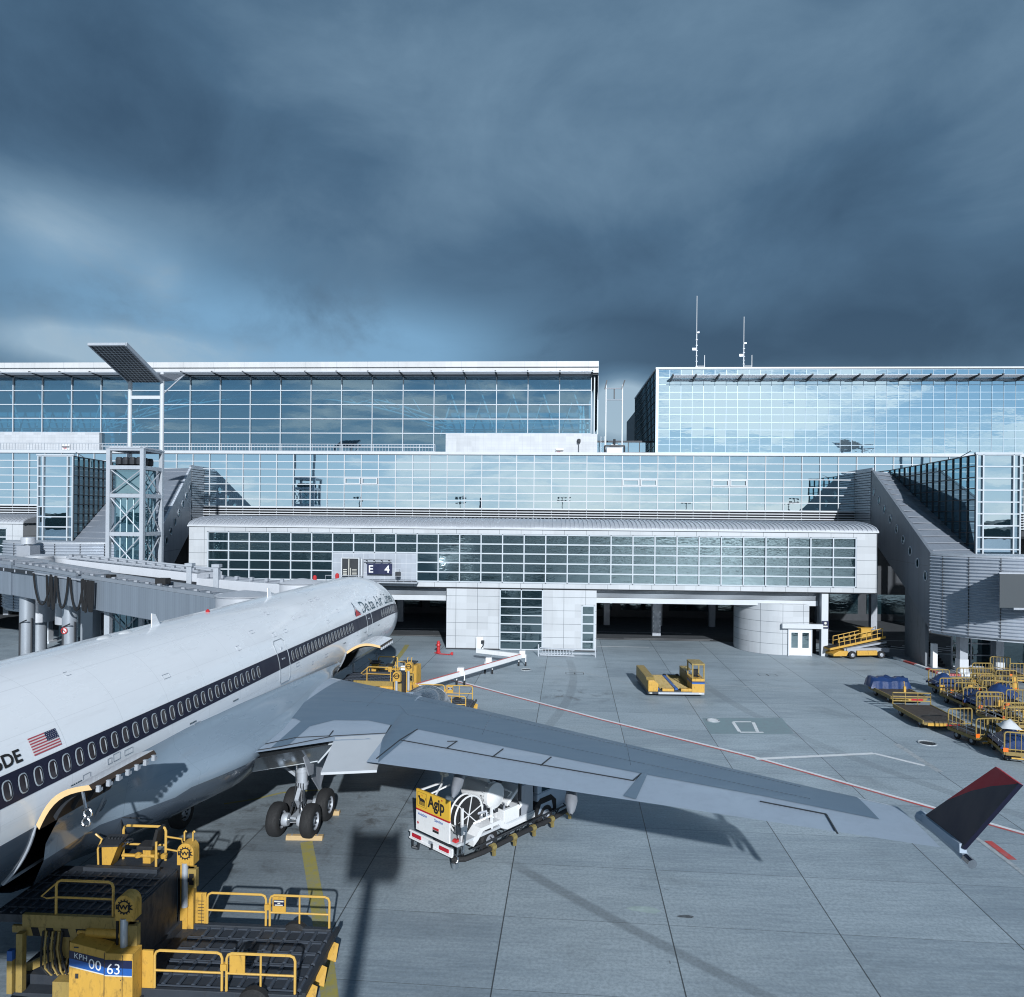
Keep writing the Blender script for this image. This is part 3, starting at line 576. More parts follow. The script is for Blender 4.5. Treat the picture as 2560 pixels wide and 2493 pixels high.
r = MB(); r.box(-116, YH-.7, 31.95, HR-.02, YH+30, 32.15); r.prism([(HR-.03,YH-.7,32.15),(HX1+1.0,YH+.5,25.2),(HX1+1.0,YH+9,25.2),(HR-.03,YH+9,32.15)], (-.06,0,0)); r.build('roof_soffit', M['dark_metal'], hall, world=True)
b = MB(); p_ = MB()
for i, x in enumerate(xs[:-1]):
    for k in range(5): p_.box(x+.12, YH-2.6+k*.42, 31.98, xs[i+1]-.12, YH-2.28+k*.42, 32.03)
for x in xs:
    bb = MB(); bb.prism([(x-.09,YH-.18,31.75),(x-.09,YH-.18,32.1),(x-.09,YH-2.75,32.12),(x-.09,YH-2.75,31.98)], (.18,0,0)); bb.build('bracket', M['dark_metal'], hall, world=True)
p_.box(-112, YH-2.75, 31.93, HX1+.1, YH-2.62, 32.02); p_.build('sun_shade', M['steel_light'], hall, world=True)
# inside
M['interior'] = paint('hall_interior', (.045,.13,.21), .8, 0, .4, .15, streak=(1,1,3)); M['truss'] = paint('truss_paint', (.62,.80,.86), .5, 0, .1, 2)
w = MB(); w.box(-116, YH+24, 20.7, HX1+1, YH+24.3, 32); w.box(-116, YH+.4, 20.65, HX1+1, YH+24, 20.7); w.build('interior_wall', M['interior'], hall, world=True)
tr = MB(); cxm = (HXa+HXb)/2-.5
def arch(x): return 24.6+5.1*max(0, 1-((x-cxm)/25.5)**2)
for yy in (YH+3, YH+9):
    for oz in (0, .55, 1.1):
        tr.tube([(x, yy+(.4 if oz == .55 else 0), arch(x)+oz) for x in lin(cxm-25, cxm+25, 30)], .10, 5)
    xl = lin(cxm-25, cxm+25, 22)
    for i in range(22): tr.tube([(xl[i], yy, arch(xl[i])+(1.1 if i % 2 else 0)), (xl[i+1], yy, arch(xl[i+1])+(0 if i % 2 else 1.1))], .06, 4)
    for i in range(2, 21, 2): tr.tube([(xl[i], yy, arch(xl[i])+1.1), (xl[i]+(2.6 if xl[i] < cxm else -2.6), yy, 31.8)], .08, 4)
for x0 in [HX1-4.22*k for k in range(5)]+[HXa-4.22*k for k in range(-1, 9)]:
    tr.tube([(x0-.3, YH+2, 24.3), (x0-2.8, YH+2, 31.7)], .13, 5); tr.tube([(x0-3.9, YH+3.5, 24.3), (x0-1.6, YH+3.5, 31.7)], .10, 5)
for z in (25.0, 25.9): tr.tube([(HXb-3, YH+2.4, z), (HX1, YH+2.4, z)], .1, 5); tr.tube([(-112, YH+2.4, z), (HXa+3, YH+2.4, z)], .1, 5)
tr.build('roof_truss', M['truss'], hall, world=True)
M['gallery'] = paint('gallery_wall', (.22,.46,.58), .7, 0, .15, .5)
w = MB(); w.box(HXb-1, YH+6, 20.8, HX1, YH+6.2, 31.4); w.box(-112, YH+6, 20.8, HXa-2, YH+6.2, 31.4); w.build('gallery_wall', M['gallery'], hall, world=True)
# small fittings on the parapet
c = PY(1399,1128,YH-.7); t = thing('wall_vent', 'small white louvred vent with a red tag on the pale parapet wall', 'vent', c)
mb = MB(); mb.cbox((0,-.05,0),(1.0,.1,.7)); mb.build('louvre_box', M['white_bright'], t); mb = MB(); mb.box(-.5,-.3,.0,.5,-.1,.08); mb.build('hood', M['dark_metal'], t); mb = MB(); mb.box(-.35,-.11,-.22,.1,-.104,-.1); mb.build('tag', M['red'], t)
c = PY(166,1118,YH-.7); t2 = dup(t, c, 0, 'white vent with a red tag on the left parapet, beside a small dark lamp')
c = PY(1447,1128,YH-.9); t = thing('wall_lamp', 'small dark lamp on a short post beside the right parapet vent', 'lamp', (c.x, c.y, 20.8)); mb = MB(); mb.bar((0,0,0),(0,0,2.0),.07); mb.build('post', M['dark_metal'], t); mb = MB(); mb.lathe([(.05,2),(.22,2.1),(.24,2.5),(.1,2.6)], n=10); mb.build('lamp_head', M['dark_metal'], t)
c = PY(1494,1120,YH-.2); t = thing('wall_ladder', 'narrow white ladder at the right end of the pale parapet wall', 'ladder', (HXR+.5, YH-.3, 20.8))
mb = MB()
for x in (0,.45): mb.bar((x,0,0),(x,0,3.0),.05)
mb.build('stile', M['white'], t); mb = MB()
for k in range(9): mb.bar((.03,0,.25+k*.32),(.42,0,.25+k*.32),.035)
mb.build('rungs', M['white'], t)
t = thing('terrace_railing', 'grey railing along the terrace in front of the upper glass hall', 'railing', (HXa, YC+.6, 20.75))
mb = MB(); L = HXb-HXa
mb.bar((-9,0,.95),(L,0,.95),.07); mb.bar((-9,0,.12),(L,0,.12),.05); mb.build('handrail', M['steel_light'], t)
for k in range(31): mb = MB(); mb.bar((-9+k*(L+9)/30,0,0),(-9+k*(L+9)/30,0,.95),.06); mb.build('post', M['steel_light'], t)
mb = MB()
for k in range(150): mb.bar((-9+k*(L+9)/150,0,.15),(-9+k*(L+9)/150,0,.9),.03)
mb.build('balusters', M['steel'], t)
# ------------------------------------------------------------------ mirror-glass block (upper right)
BX = PY(1641,1000,YH).x
blk = thing('glass_block', 'tall mirror-glass block on the right reflecting white clouds, with a row of sunshade fins', 'terminal building', (BX+20, YH, 20.6))
xs = [BX+.25+1.477*i for i in range(48)]; zs = lin(20.75, 32.7, 12)
g = MB(); panes(g, xs, zs, YH, tilt=.003); g.build('curtain_glass', M['block_glass'], blk, world=True)
f = MB(); bars(f, xs, zs, YH-.01, .045, .04, hw=.05); f.box(BX-.1, YH-.15, 20.7, BX+.2, YH+.1, 32.9); f.build('mullion_grid', M['frame_blue'], blk, world=True)
s = MB(); ys = lin(YH+.15, YH+24, 17)
for i in range(17):
    for j in range(12): s.poly([(BX,ys[i],zs[j]),(BX,ys[i+1],zs[j]),(BX,ys[i+1],zs[j+1]),(BX,ys[i],zs[j+1])])
s.build('side_glass', M['gate_glass'], blk, world=True)
s = MB()
for y in ys: s.box(BX-.07, y-.05, 20.7, BX-.005, y+.05, 32.7)
for z in zs: s.box(BX-.06, YH+.15, z-.05, BX-.006, YH+24, z+.05)
s.build('side_mullions', M['dark_metal'], blk, world=True)
r = MB(); r.box(BX-.15, YH-.2, 32.78, xs[-1]+2, YH+24, 33.0); r.build('roof_edge', M['white'], blk, world=True)
p_ = MB()
for k in range(5): p_.box(BX+1.7, YH-2.2+k*.42, 31.55, xs[-1], YH-1.88+k*.42, 31.6)
p_.box(BX+1.7, YH-.35, 31.2, xs[-1], YH-.1, 31.3); p_.build('sun_shade', M['steel_light'], blk, world=True)
for k in range(23):
    x = BX+1.8+2.95*k; bb = MB(); bb.prism([(x-.09,YH-.08,31.1),(x-.09,YH-.08,31.5),(x-.09,YH-2.35,31.7),(x-.09,YH-2.35,31.5)], (.18,0,0)); bb.build('bracket', M['dark_metal'], blk, world=True)
for (u, v0, v1, lab) in ((1741,918,740,'taller of the two thin white antenna masts on the glass block roof'), (1859,920,792,'shorter thin white antenna mast standing right of the taller one')):
    a, b = PY(u, v0, YH+3), PY(u+1.5, v1, YH+3); a.z = 33; hh = b.z-33; t = thing('antenna_mast', lab, 'antenna', a, 0, 'antenna masts on the roof')
    mb = MB(); mb.tube([(0,0,0),(0,0,hh*.5)], .065, 6); mb.tube([(0,0,hh*.5),(0,0,hh)], .038, 6); mb.build('mast', M['white_bright'], t)
    mb = MB(); mb.tube([(0,0,.8),(1.1,0,.8)], .05, 5); mb.tube([(1.1,0,.7),(1.1,0,2.3)], .045, 5); mb.build('side_whip', M['white_bright'], t)
    mb = MB(); mb.cbox((-.35,0,hh*.3),(.5,.2,.35)); mb.cbox((.2,0,hh*.52),(.3,.2,.2))
    for k in range(6): mb.cbox((0,0,hh*.07+k*hh*.07),(.26,.26,.07))
    mb.build('fittings', M['steel_light'], t)
# goal-post light frame, roof plant and the block behind
a, b = PY(1514,1105,YH-1.5), PY(1555,1105,YH-1.5); top = PY(1512,962,YH-1.5).z
t = thing('light_frame', 'tall white goal-post frame with small lamps in the gap between hall and block', 'light mast', (a.x, a.y, 21.2)); W = b.x-a.x; hz = top-21.2
mb = MB(); mb.tube([(0,0,0),(0,0,hz)], .085, 8); mb.build('mast', M['white_bright'], t); mb = MB(); mb.tube([(W,0,0),(W,0,hz)], .085, 8); mb.build('mast', M['white_bright'], t)
mb = MB(); mb.tube([(0,0,hz-.5),(W,0,hz-.5)], .09, 6); mb.tube([(0,0,hz-2.0),(W,0,hz-2.0)], .06, 6); mb.build('crossbar', M['steel'], t)
mb = MB(); mb.cbox((W*.5,0,hz-1.2),(.15,.15,1.3)); mb.bar((-.15,0,hz-.6),(.1,0,hz+.6),.16); mb.bar((W-.1,0,hz-.6),(W+.3,0,hz+.6),.16); mb.build('lamps', M['dark_metal'], t)
a = PY(1535,1136,YH-2.5); t = thing('roof_plant', 'white roof plant box with dark pipes between the hall and the glass block', 'roof plant', (a.x, YH-2.5, 20.75))
mb = MB(); mb.box(-.95,-.6,0,.95,.6,1.35); mb.prism([(-.7,-.5,1.35),(.7,-.5,1.35),(.4,-.5,1.7),(-.4,-.5,1.7)],(0,1,0)); mb.build('casing', M['white_bright'], t); mb = MB(); mb.bar((-1.3,-.7,1.5),(1.3,-.7,1.5),.22); mb.tube([(0,-.4,1.6),(0,-.4,2.4)],.16,8)
for x in (-1.25,1.25): mb.tube([(x,-.7,.3),(x,-.7,1.5)],.13,6)
mb.build('pipes', M['dark_metal'], t)
t = thing('link_building', 'low glazed link standing between the hall and the mirror-glass block', 'building', (10.5, YH+6, 20.6)); mb = MB(); panes(mb, lin(HXR, BX, 5), lin(20.7, 23.6, 2), YH+5); mb.build('curtain_glass', M['block_glass'], t, world=True)
mb = MB(); bars(mb, lin(HXR, BX, 5), lin(20.7, 23.6, 2), YH+4.99, .1, .1); mb.box(HXR, YH+4.9, 23.65, BX, YH+9, 23.8); mb.build('mullion_grid', M['dark_metal'], t, world=True)
a, b = PY(1591,1060,140), PY(1609,1060,140); zt = PY(1600,1024,140).z
t = thing('distant_tower', 'distant white gridded office block seen through the gap', 'building', (a.x+2, 140, 0))
mb = MB(); mb.box(a.x, 140, 0, b.x+6, 158, zt); mb.build('wall', M['dark_metal'], t, world=True); mb = MB(); bars(mb, lin(a.x, a.x+8, 6), lin(20, zt, 12), 139.99, .3, .2, hw=.6); mb.build('facade_grid', M['white'], t, world=True)
# ------------------------------------------------------------------ stair and corridor complexes either side of the gate building
def plane_quad(mb, P, Q, z00, z01, z10, z11, m=0): mb.poly([(P[0],P[1],z00),(Q[0],Q[1],z10),(Q[0],Q[1],z11),(P[0],P[1],z01)], m)
M['conc_wall'] = paint('grey_concrete', (.17,.19,.215), .7, 0, .12, .7, dirt=.25)
M['clad_shaded'] = cladding('shaded_cladding', (.15,.175,.21), 1.5, 9, .04, axis='Y', rough=.5, linecol=(.1,.11,.13))  # wall cladding with the shade put into its colour
M['slope_roof'] = paint('slope_roof', (.17,.20,.245), .5, 0, .08, .6, dirt=.15); M['clad_sunlit'] = cladding('sunlit_cladding', (.50,.55,.62), .4, 9, .06, axis='Y', rough=.4, linecol=(.25,.28,.33)); M['stub'] = paint('bridge_dark', (.045,.056,.066), .6, 0, .12, .8)
def stair_complex(label, fx, ft, fy):
    V0 = lambda x, y, z: (fx(x), fy(y), z)
    V = V0; y_ = fy
    t = thing('stair_complex', label, 'stair building', V(38,66,0))
    A, B = (35.6,81.6), (32.5,63.0); tp = lambda k: (A[0]+(B[0]-A[0])*k, A[1]+(B[1]-A[1])*k)
    w = MB(); ks = [0,.337,.598,1]; top = [18.55,15.7,13.5,10.1]; bot = [11.1,8.7,6.85,3.5]
    q = [V(*tp(k), z) for k, z in zip(ks, top)]+[V(*tp(k), z) for k, z in list(zip(ks, bot))[::-1]]
    w.prism(q, (fx(1)-fx(0))*Vector((.25,0,0))); w.build('porthole_wall', M['clad_shaded'] if fx(1) > fx(0) else M['clad_sunlit'], t, world=True)  # one cladding in two tones: shade painted on one wall, sunlight on its twin
    w = MB(); a, b = tp(.60), tp(.90); o = .22
    w.prism([V(a[0]+o,a[1],0), V(b[0]+o,b[1],0), V(b[0]+o,b[1],4.4), V(a[0]+o,a[1],6.9)], (fx(1)-fx(0))*Vector((.3,0,0))); w.box(min(fx(b[0]+o),fx(b[0]+2.4)), b[1]-.15, 0, max(fx(b[0]+o),fx(b[0]+.9)), b[1]+.15, 3.4) if False else None
    w.build('support_wall', M['conc_wall'], t, world=True)
    n = (fx(1)-fx(0))
    for i in range(9):
        k = .05+.90*i/8*.98; c = tp(k); z = 18.55-8.45*k-2.05-.55*k; c = Vector(V(c[0], c[1], z)); d = Vector((fx(B[0])-fx(A[0]), fy(B[1])-fy(A[1]), 0)).normalized(); nn = Vector((-n,0,-0.0))
        ring = MB(); ring.tube([c+nn*.02+d*.42*math.cos(j*PI/10)+Vector((0,0,.42*math.sin(j*PI/10))) for j in range(20)], .05, 6, closed=True); ro = ring.build('porthole', M['steel_light'], t, world=True)
        pm = MB(); pm.poly([c+nn*.012+d*.41*math.cos(j*PI/10)+Vector((0,0,.41*math.sin(j*PI/10))) for j in range(20)]); po = pm.build('pane', M['gate_glass'], t, world=True); po.parent = ro
    l = MB()
    for j in range(26): z = 11.2+j*.285; l.prism([V(35.55,81.7,z), V(35.55,81.7,z+.2), V(35.72,81.7,z+.24), V(35.72,81.7,z)], (0,85.97-fy(81.7),0))
    l.box(min(fx(35.75),fx(35.9)), fy(81.7), 11.1, max(fx(35.75),fx(35.9)), 85.95, 18.8); l.build('louvre_wall', M['alu_matt'], t, world=True)
    r = MB(); r.prism([V(35.85,81.6,18.3), (ft(39.5),fy(85.5),18.3), (ft(37.65),fy(65.6),9.95), V(32.75,63.0,9.95)], (0,0,.12)); r.prism([V(35.85,81.6,18.3), V(35.85,85.9,18.3), (ft(39.5),fy(85.9),18.3), (ft(39.5),fy(85.5),18.3)], (0,0,.12)); r.build('sloping_roof', M['slope_roof'], t, world=True)
    rs = MB()
    for k in lin(.06,.97,13): rs.bar(Vector(V(*tp(k),0))+Vector((n*.3,0,18.47-8.35*k)), Vector((ft(39.5-1.85*k), fy(85.5-19.9*k), 18.47-8.35*k)), .06, .07)
    rs.build('roof_seams', M['steel'], t, world=True)
    fx_ = fx; fx = ft; V = lambda x, y, z: (ft(x), fy(y), z)
    Pf, Pb = (37.6,65.5), (39.6,86.0); ss = lin(0, 1, 14); zz = lin(9.9, 18.8, 9)
    g = MB(); fm = MB(); wp = lambda s: (Pf[0]+(Pb[0]-Pf[0])*s, Pf[1]+(Pb[1]-Pf[1])*s)
    for i in range(14):
        for j in range(9): a, b = wp(ss[i]), wp(ss[i+1]); g.poly([V(*a, zz[j]), V(*b, zz[j]), V(*b, zz[j+1]), V(*a, zz[j+1])])
    g.build('side_glass', M['stair_glass'], t, world=True)
    for s in ss: a = wp(s); fm.bar(Vector(V(*a, zz[0]))-Vector((n*.05,0,0)), Vector(V(*a, zz[-1]))-Vector((n*.05,0,0)), .09)
    for z in zz: fm.bar(Vector(V(*Pf, z))-Vector((n*.045,0,0)), Vector(V(*Pb, z))-Vector((n*.045,0,0)), .08)
    fm.build('side_mullions', M['dark_metal'], t, world=True)
    xs_ = [37.6,38.15,40.75,41.3]; zf = lin(9.4, 18.8, 9)
    g = MB(); xx = sorted(fx(x) for x in xs_); panes(g, xx, zf, fy(65.5), tilt=.003); g.build('front_glass', M['conc_glass'], t, world=True)
    f = MB(); bars(f, xx, zf, fy(65.5)-.01, .12, .16, hw=.11); f.box(xx[0]-.15, fy(65.5)-.2, 18.85, xx[-1]+.15, fy(65.5)+.1, 19.0); f.build('front_mullions', M['frame'], t, world=True)
    st = MB()                                                        # stair flights seen through the glass
    for k in range(5):
        z0 = 9.6+k*1.75; y0, y1 = (68,75) if k % 2 else (75,68); st.prism([V(38.6,y0,z0), V(38.6,y1,z0+1.7), V(38.6,y1,z0+1.95), V(38.6,y0,z0+.25)], (n*1.6,0,0))
        st.bar(V(38.6,y0,z0+1.1), V(38.6,y1,z0+2.8), .06)
    st.box(min(fx(39),fx(41)), fy(66.2), 10, max(fx(39),fx(41)), fy(66.2)+.3, 18.6); st.build('stair_flights', M['steel'], t, world=True)
    g = MB(); g.poly([V(41.3,65.5,9.4), V(43.3,86,9.4), V(43.3,86,18.8), V(41.3,65.5,18.8)]); g.poly([V(37.6,65.5,18.8), V(41.3,65.5,18.8), V(43.3,86,18.8), V(39.6,86,18.8)]); g.build('outer_glass', M['stair_glass'], t, world=True)
    fx = fx_; V = V0
    c = (40.3,65.84); rD = 8.3; prof = []
    for j in range(24): z = 3.5+j*.27; prof += [(rD, z), (rD+.16, z+.12), (rD, z+.25)]
    angs = lin(math.radians(200), math.radians(350), 60); d = MB()
    d.grid([[V(c[0]+r_*math.cos(a), c[1]+r_*math.sin(a), z) for a in angs] for (r_, z) in prof], flip=n < 0); d.build('ribbed_drum', M['drum_metal'], t, world=True)
    d = MB(); d.prism([V(c[0]+(rD+.06)*math.cos(a), c[1]+(rD+.06)*math.sin(a), 9.97) for a in angs], (0,0,.16)); d.prism([V(c[0]+(rD-.1)*math.cos(a), c[1]+(rD-.1)*math.sin(a), 3.35) for a in angs], (0,0,.14)); d.build('drum_cap', M['steel_light'], t, world=True)
    d = MB()
    for a in [math.radians(q) for q in (208,222,237,252,268,285,302)]: d.bar(V(c[0]+(rD+.1)*math.cos(a), c[1]+(rD+.1)*math.sin(a), 3.5), V(c[0]+(rD+.1)*math.cos(a), c[1]+(rD+.1)*math.sin(a), 9.97), .05)
    d.build('drum_joints', M['dark_metal'], t, world=True)
    for (x, y) in ((34.9,62.6), (38.2,63.2), (43,62), (46,66)):
        y = fy(y); cm = MB(); cm.box(fx(x)-.32, y-.32, 1.25, fx(x)+.32, y+.32, 3.4, 0); cm.box(fx(x)-.36, y-.36, .2, fx(x)+.36, y+.36, 1.25, 1); cm.box(fx(x)-.6, y-.6, 0, fx(x)+.6, y+.6, .2, 1); cm.build('column', [M['steel'], M['white']], t, world=True)
    g = MB(); panes(g, sorted([fx(34.9),fx(36.5),fx(38.2)]), lin(.3, 3.3, 3), fy(64.2)); panes(g, sorted([fx(38.2),fx(43)]), lin(.3, 3.3, 3), fy(64.3)); g.build('lobby_glass', M['gate_glass'], t, world=True)
    g = MB(); bars(g, sorted([fx(34.9),fx(36.5),fx(38.2)]), lin(.3, 3.3, 3), fy(64.2)-.02, .1, .12); g.build('lobby_mullions', M['steel'], t, world=True)
    s = MB()
    for k in range(11): s.box(min(fx(33.9),fx(34.7)), fy(64.5)+k*.3, k*.19, max(fx(33.9),fx(34.7)), fy(64.5)+k*.3+.3, k*.19+.19)
    s.build('ground_stairs', M['dark_metal'], t, world=True)
    p = MB(); p.box(fx(33.55)-.2, fy(64.2), 0, fx(33.55)+.2, fy(64.2)+.4, 2.2); p.build('white_post', M['white_bright'], t, world=True)
    return t
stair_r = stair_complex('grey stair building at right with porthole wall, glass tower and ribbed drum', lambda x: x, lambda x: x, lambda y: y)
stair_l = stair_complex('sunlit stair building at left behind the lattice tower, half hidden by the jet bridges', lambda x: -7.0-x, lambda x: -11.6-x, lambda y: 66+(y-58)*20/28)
lb = PY(57,1380,74.5).x
gate2 = gate_building('neighbouring white gate building with a ribbed roof, cut off by the left edge', lb-48, lb, 22, y=74.5)
# ================================================================== AIRLINER
NX, NY, HD = -14.35, 59.3, math.radians(-2.5)
plane = thing('airliner', 'large white three-engined airliner nosed in to the gate, with a dark window stripe', 'aircraft', (NX, NY, 0), HD)
PM = WM[plane.name]; PI_ = PM.inverted(); RO = PI_ @ Vector((0,0,H)); PR = PI_.to_3x3()
def loc_z(u, v, z): return PI_ @ PZ(u, v, z)
def loc_y(u, v, y):
    d = PR @ ray(u, v); k = (y-RO.y)/d.y; return RO+d*k
def fus_paint(name, col, rough):
    m, nt, b = new_mat(name)
    v = mapped(nt, (1,.35,1)); n = noise(nt, v, .8, 6, .6); n2 = noise(nt, mapped(nt, (1,.08,1)), 3, 5, .6)
    sp = nd(nt, 'ShaderNodeSeparateXYZ'); nt.links.new(mapped(nt), sp.inputs[0])
    c = mixc(nt, n, tuple(x*.93 for x in col), col); c = mixc(nt, ramp(nt, n2, .5, .8, 0, .18), c, tuple(x*.7 for x in col))
    seam = mth(nt, 'MAXIMUM', line_mask(nt, sp.outputs['Y'], 2.44, .018, 1.1), mth(nt, 'MULTIPLY', line_mask(nt, sp.outputs['Z'], .93, .012, .35), .7))
    c = mixc(nt, mth(nt, 'MULTIPLY', seam, .38), c, tuple(x*.5 for x in col))
    grm = noise(nt, mapped(nt, (1,.15,2)), 1.7, 8, .7); c = mixc(nt, ramp(nt, grm, .55, .8, 0, .22), c, (.22,.21,.20))
    nt.links.new(c, b.inputs['Base Color']); nt.links.new(ramp(nt, n, .3, .7, rough, rough+.12), b.inputs['Roughness'])
    b.inputs['Coat Weight'].default_value = .5; b.inputs['Coat Roughness'].default_value = .08
    return m
M['fuse'] = fus_paint('aircraft_white', (.86,.895,.94), .22); M['belly'] = fus_paint('aircraft_grey_shaded', (.085,.112,.150), .18)  # belly grey set darker, underside shade put into its colour
M['wing_light'] = paint('wing_light_grey', (.34,.415,.51), .42, .1, .04, .6, dirt=.06, dirtcol=(.2,.22,.24), coat=.2, streak=(1,.4,1))
M['wing_dark'] = paint('wing_walkway_grey', (.115,.172,.238), .45, 0, .035, .7, streak=(.5,2,1))
M['lead_edge'] = paint('leading_edge_metal', (.62,.68,.74), .35, .2, .06, 2); M['nacelle'] = paint('nacelle_blue', (.07,.10,.14), .18, .3, .1, 1, coat=.4); M['flap_metal'] = paint('flap_metal', (.33,.38,.43), .14, .85, .25, 1.6, streak=(1,.4,1))
M['win_frame'] = paint('window_frame', (.42,.46,.50), .3, .4, .05, 3); M['win_pane'] = paint('window_pane', (.035,.03,.035), .12, 0, .3, 3); M['win_shade'] = paint('window_shade', (.6,.63,.66), .4)
M['maroon'] = paint('dark_red_paint', (.42,.02,.035), .5, 0, .08, 2, spec=.2); M['midnight'] = paint('midnight_blue_paint', (.011,.012,.032), .42, 0, .12, 2, spec=.3)
M['cavity'] = paint('cargo_hold', (.012,.012,.013), .9, 0, .3, 3); M['liner'] = paint('door_liner', (.05,.032,.022), .6, 0, .25, 4)
M['door_edge'] = paint('door_edge_primer', (.72,.50,.25), .5, 0, .08, 3)
FP = [(0,.06,4.55),(.25,.5,4.58),(.7,.95,4.64),(1.4,1.42,4.74),(2.2,1.83,4.86),(3.2,2.22,5.0),(4.4,2.56,5.14),(5.8,2.82,5.27),(7.3,2.96,5.36),(9,3.01,5.4),(44.5,3.01,5.4),(47,2.86,5.52),(50,2.45,5.85),(53,1.85,6.3),(56,1.15,6.85),(58.3,.55,7.2),(59.4,.18,7.3)]
def fus(y):
    d = 1.0-y
    for a, b in zip(FP[:-1], FP[1:]):
        if a[0] <= d <= b[0]:
            k = (d-a[0])/(b[0]-a[0]); return a[1]+(b[1]-a[1])*k, a[2]+(b[2]-a[2])*k
    return FP[-1][1:] if d > 59 else FP[0][1:]
def fp(y, deg, off=0.0, side=1):
    r, zc = fus(y); a = math.radians(deg); return (side*(r+off)*math.cos(a), y, zc+(r+off)*math.sin(a))
AFT = (-41.4,-38.6,-47,-13); FWD = (-16.85,-14.1,-47,-14)
ds = [0,.06,.25,.45,.7,1.0,1.4,1.8,2.2,2.7,3.2,3.8,4.4,5.1,5.8,6.5,7.3,8.1,9]+lin(9.5, 44.5, 70)+[45.5,46.3,47,48,49,50,51,52,53,54,55,56,57,58.3,59,59.4]
ys = sorted(set([1-d for d in ds]+[AFT[0],AFT[1],FWD[0],FWD[1]]), reverse=True)
angs = sorted(set([-90+5*k for k in range(73)]+[AFT[2],AFT[3],FWD[3]]))
inhole = lambda y, a: (AFT[0] < y < AFT[1] and AFT[2] < a < AFT[3]) or (FWD[0] < y < FWD[1] and FWD[2] < a < FWD[3])
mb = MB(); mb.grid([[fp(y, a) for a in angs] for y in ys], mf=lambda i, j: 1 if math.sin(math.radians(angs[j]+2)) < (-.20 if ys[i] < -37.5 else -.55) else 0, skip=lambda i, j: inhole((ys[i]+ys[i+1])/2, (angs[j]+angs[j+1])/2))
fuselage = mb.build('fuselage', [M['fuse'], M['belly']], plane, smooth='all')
for (y0, y1, a0, a1), nm in ((AFT,'cargo_hold'), (FWD,'cargo_hold')):
    mb = MB(); e = [fp(y0, a) for a in lin(a0, a1, 5)]; g_ = [fp(y1, a) for a in lin(a0, a1, 5)]; inn = lambda p: (p[0]*.35, p[1], p[2]+.1)
    mb.grid([[p for p in e], [inn(p) for p in e]]); mb.grid([[p for p in g_], [inn(p) for p in g_]]); mb.grid([[inn(p) for p in e], [inn(p) for p in g_]])
    mb.grid([[e[0], inn(e[0])], [g_[0], inn(g_[0])]]); mb.grid([[e[-1], inn(e[-1])], [g_[-1], inn(g_[-1])]]); mb.build(nm, M['cavity'], plane)
    mb = MB(); ring = [fp(y0, a, .01) for a in lin(a0, a1, 8)]+[fp(y1, a, .01) for a in lin(a1, a0, 8)]; mb.tube(ring, .045, 6, closed=True); mb.build('hold_frame', M['steel'], plane)
def cargo_door(D, corner_px, hinge_deg):
    y0, y1 = D[0], D[1]; h = Vector(fp(y0, hinge_deg, .02)); c = loc_y(corner_px[0], corner_px[1], y0); v = Vector((c.x-h.x, 0, c.z-h.z)); L = min(2.1, max(1.5, v.length)); v.normalize(); nrm = Vector((-v.z, 0, v.x))
    prof = [h+v*L*k+nrm*(.30*math.sin(PI*k)) for k in lin(0, 1, 10)]; prof2 = [p-nrm*.15 for p in prof]; dyv = Vector((0, y1-y0, 0))
    mb = MB(); mb.grid([[p, p+dyv] for p in prof], 0); mb.grid([[p, p+dyv] for p in prof2], 1, flip=True)
    for k in range(10):
        mb.poly([prof[k], prof[k+1], prof2[k+1], prof2[k]], 2); mb.poly([prof[k]+dyv, prof2[k]+dyv, prof2[k+1]+dyv, prof[k+1]+dyv], 1)
    mb.poly([prof[-1], prof[-1]+dyv, prof2[-1]+dyv, prof2[-1]], 1); d = mb.build('cargo_door', [M['fuse'], M['liner'], M['door_edge']], plane, label='open cargo door with a tan edge')
    for k in range(7): lt = MB(); p = prof2[-1]+Vector((0, (k+.5)*(y1-y0)/7, 0)); lt.cbox(p-nrm*.05, (.10,.07,.16)); lt.cbox(p-nrm*.09+Vector((0,.05,0)), (.05,.12,.08)); lo = lt.build('latch', M['steel_light'], plane); lo.parent = d
    rb = MB()
    for k in range(4): y = (k+.6)*(y1-y0)/4.4; rb.prism([p-nrm*.15+Vector((0,y,0)) for p in prof[1:-1]]+[p-nrm*.27+Vector((0,y,0)) for p in prof[1:-1]][::-1], (0,.08,0))
    ro = rb.build('ribs', M['dark_metal'], plane); ro.parent = d
cargo_door(AFT, (222,1963), -12); cargo_door(FWD, (965,1612), -13)
# door handle unit hanging at the aft hold
p = loc_y(215,2055,-41.0); mb = MB()
for oz, ox in ((.0,0),(.24,.05)): mb.tube([(p.x+ox+.11*math.cos(a*PI/6), p.y, p.z+oz+.11*math.sin(a*PI/6)) for a in range(12)], .028, 6, closed=True)
mb.bar((p.x-.1,p.y,p.z+.8),(p.x,p.y,p.z+.3),.05); mb.build('hold_actuator', M['chrome'], plane)
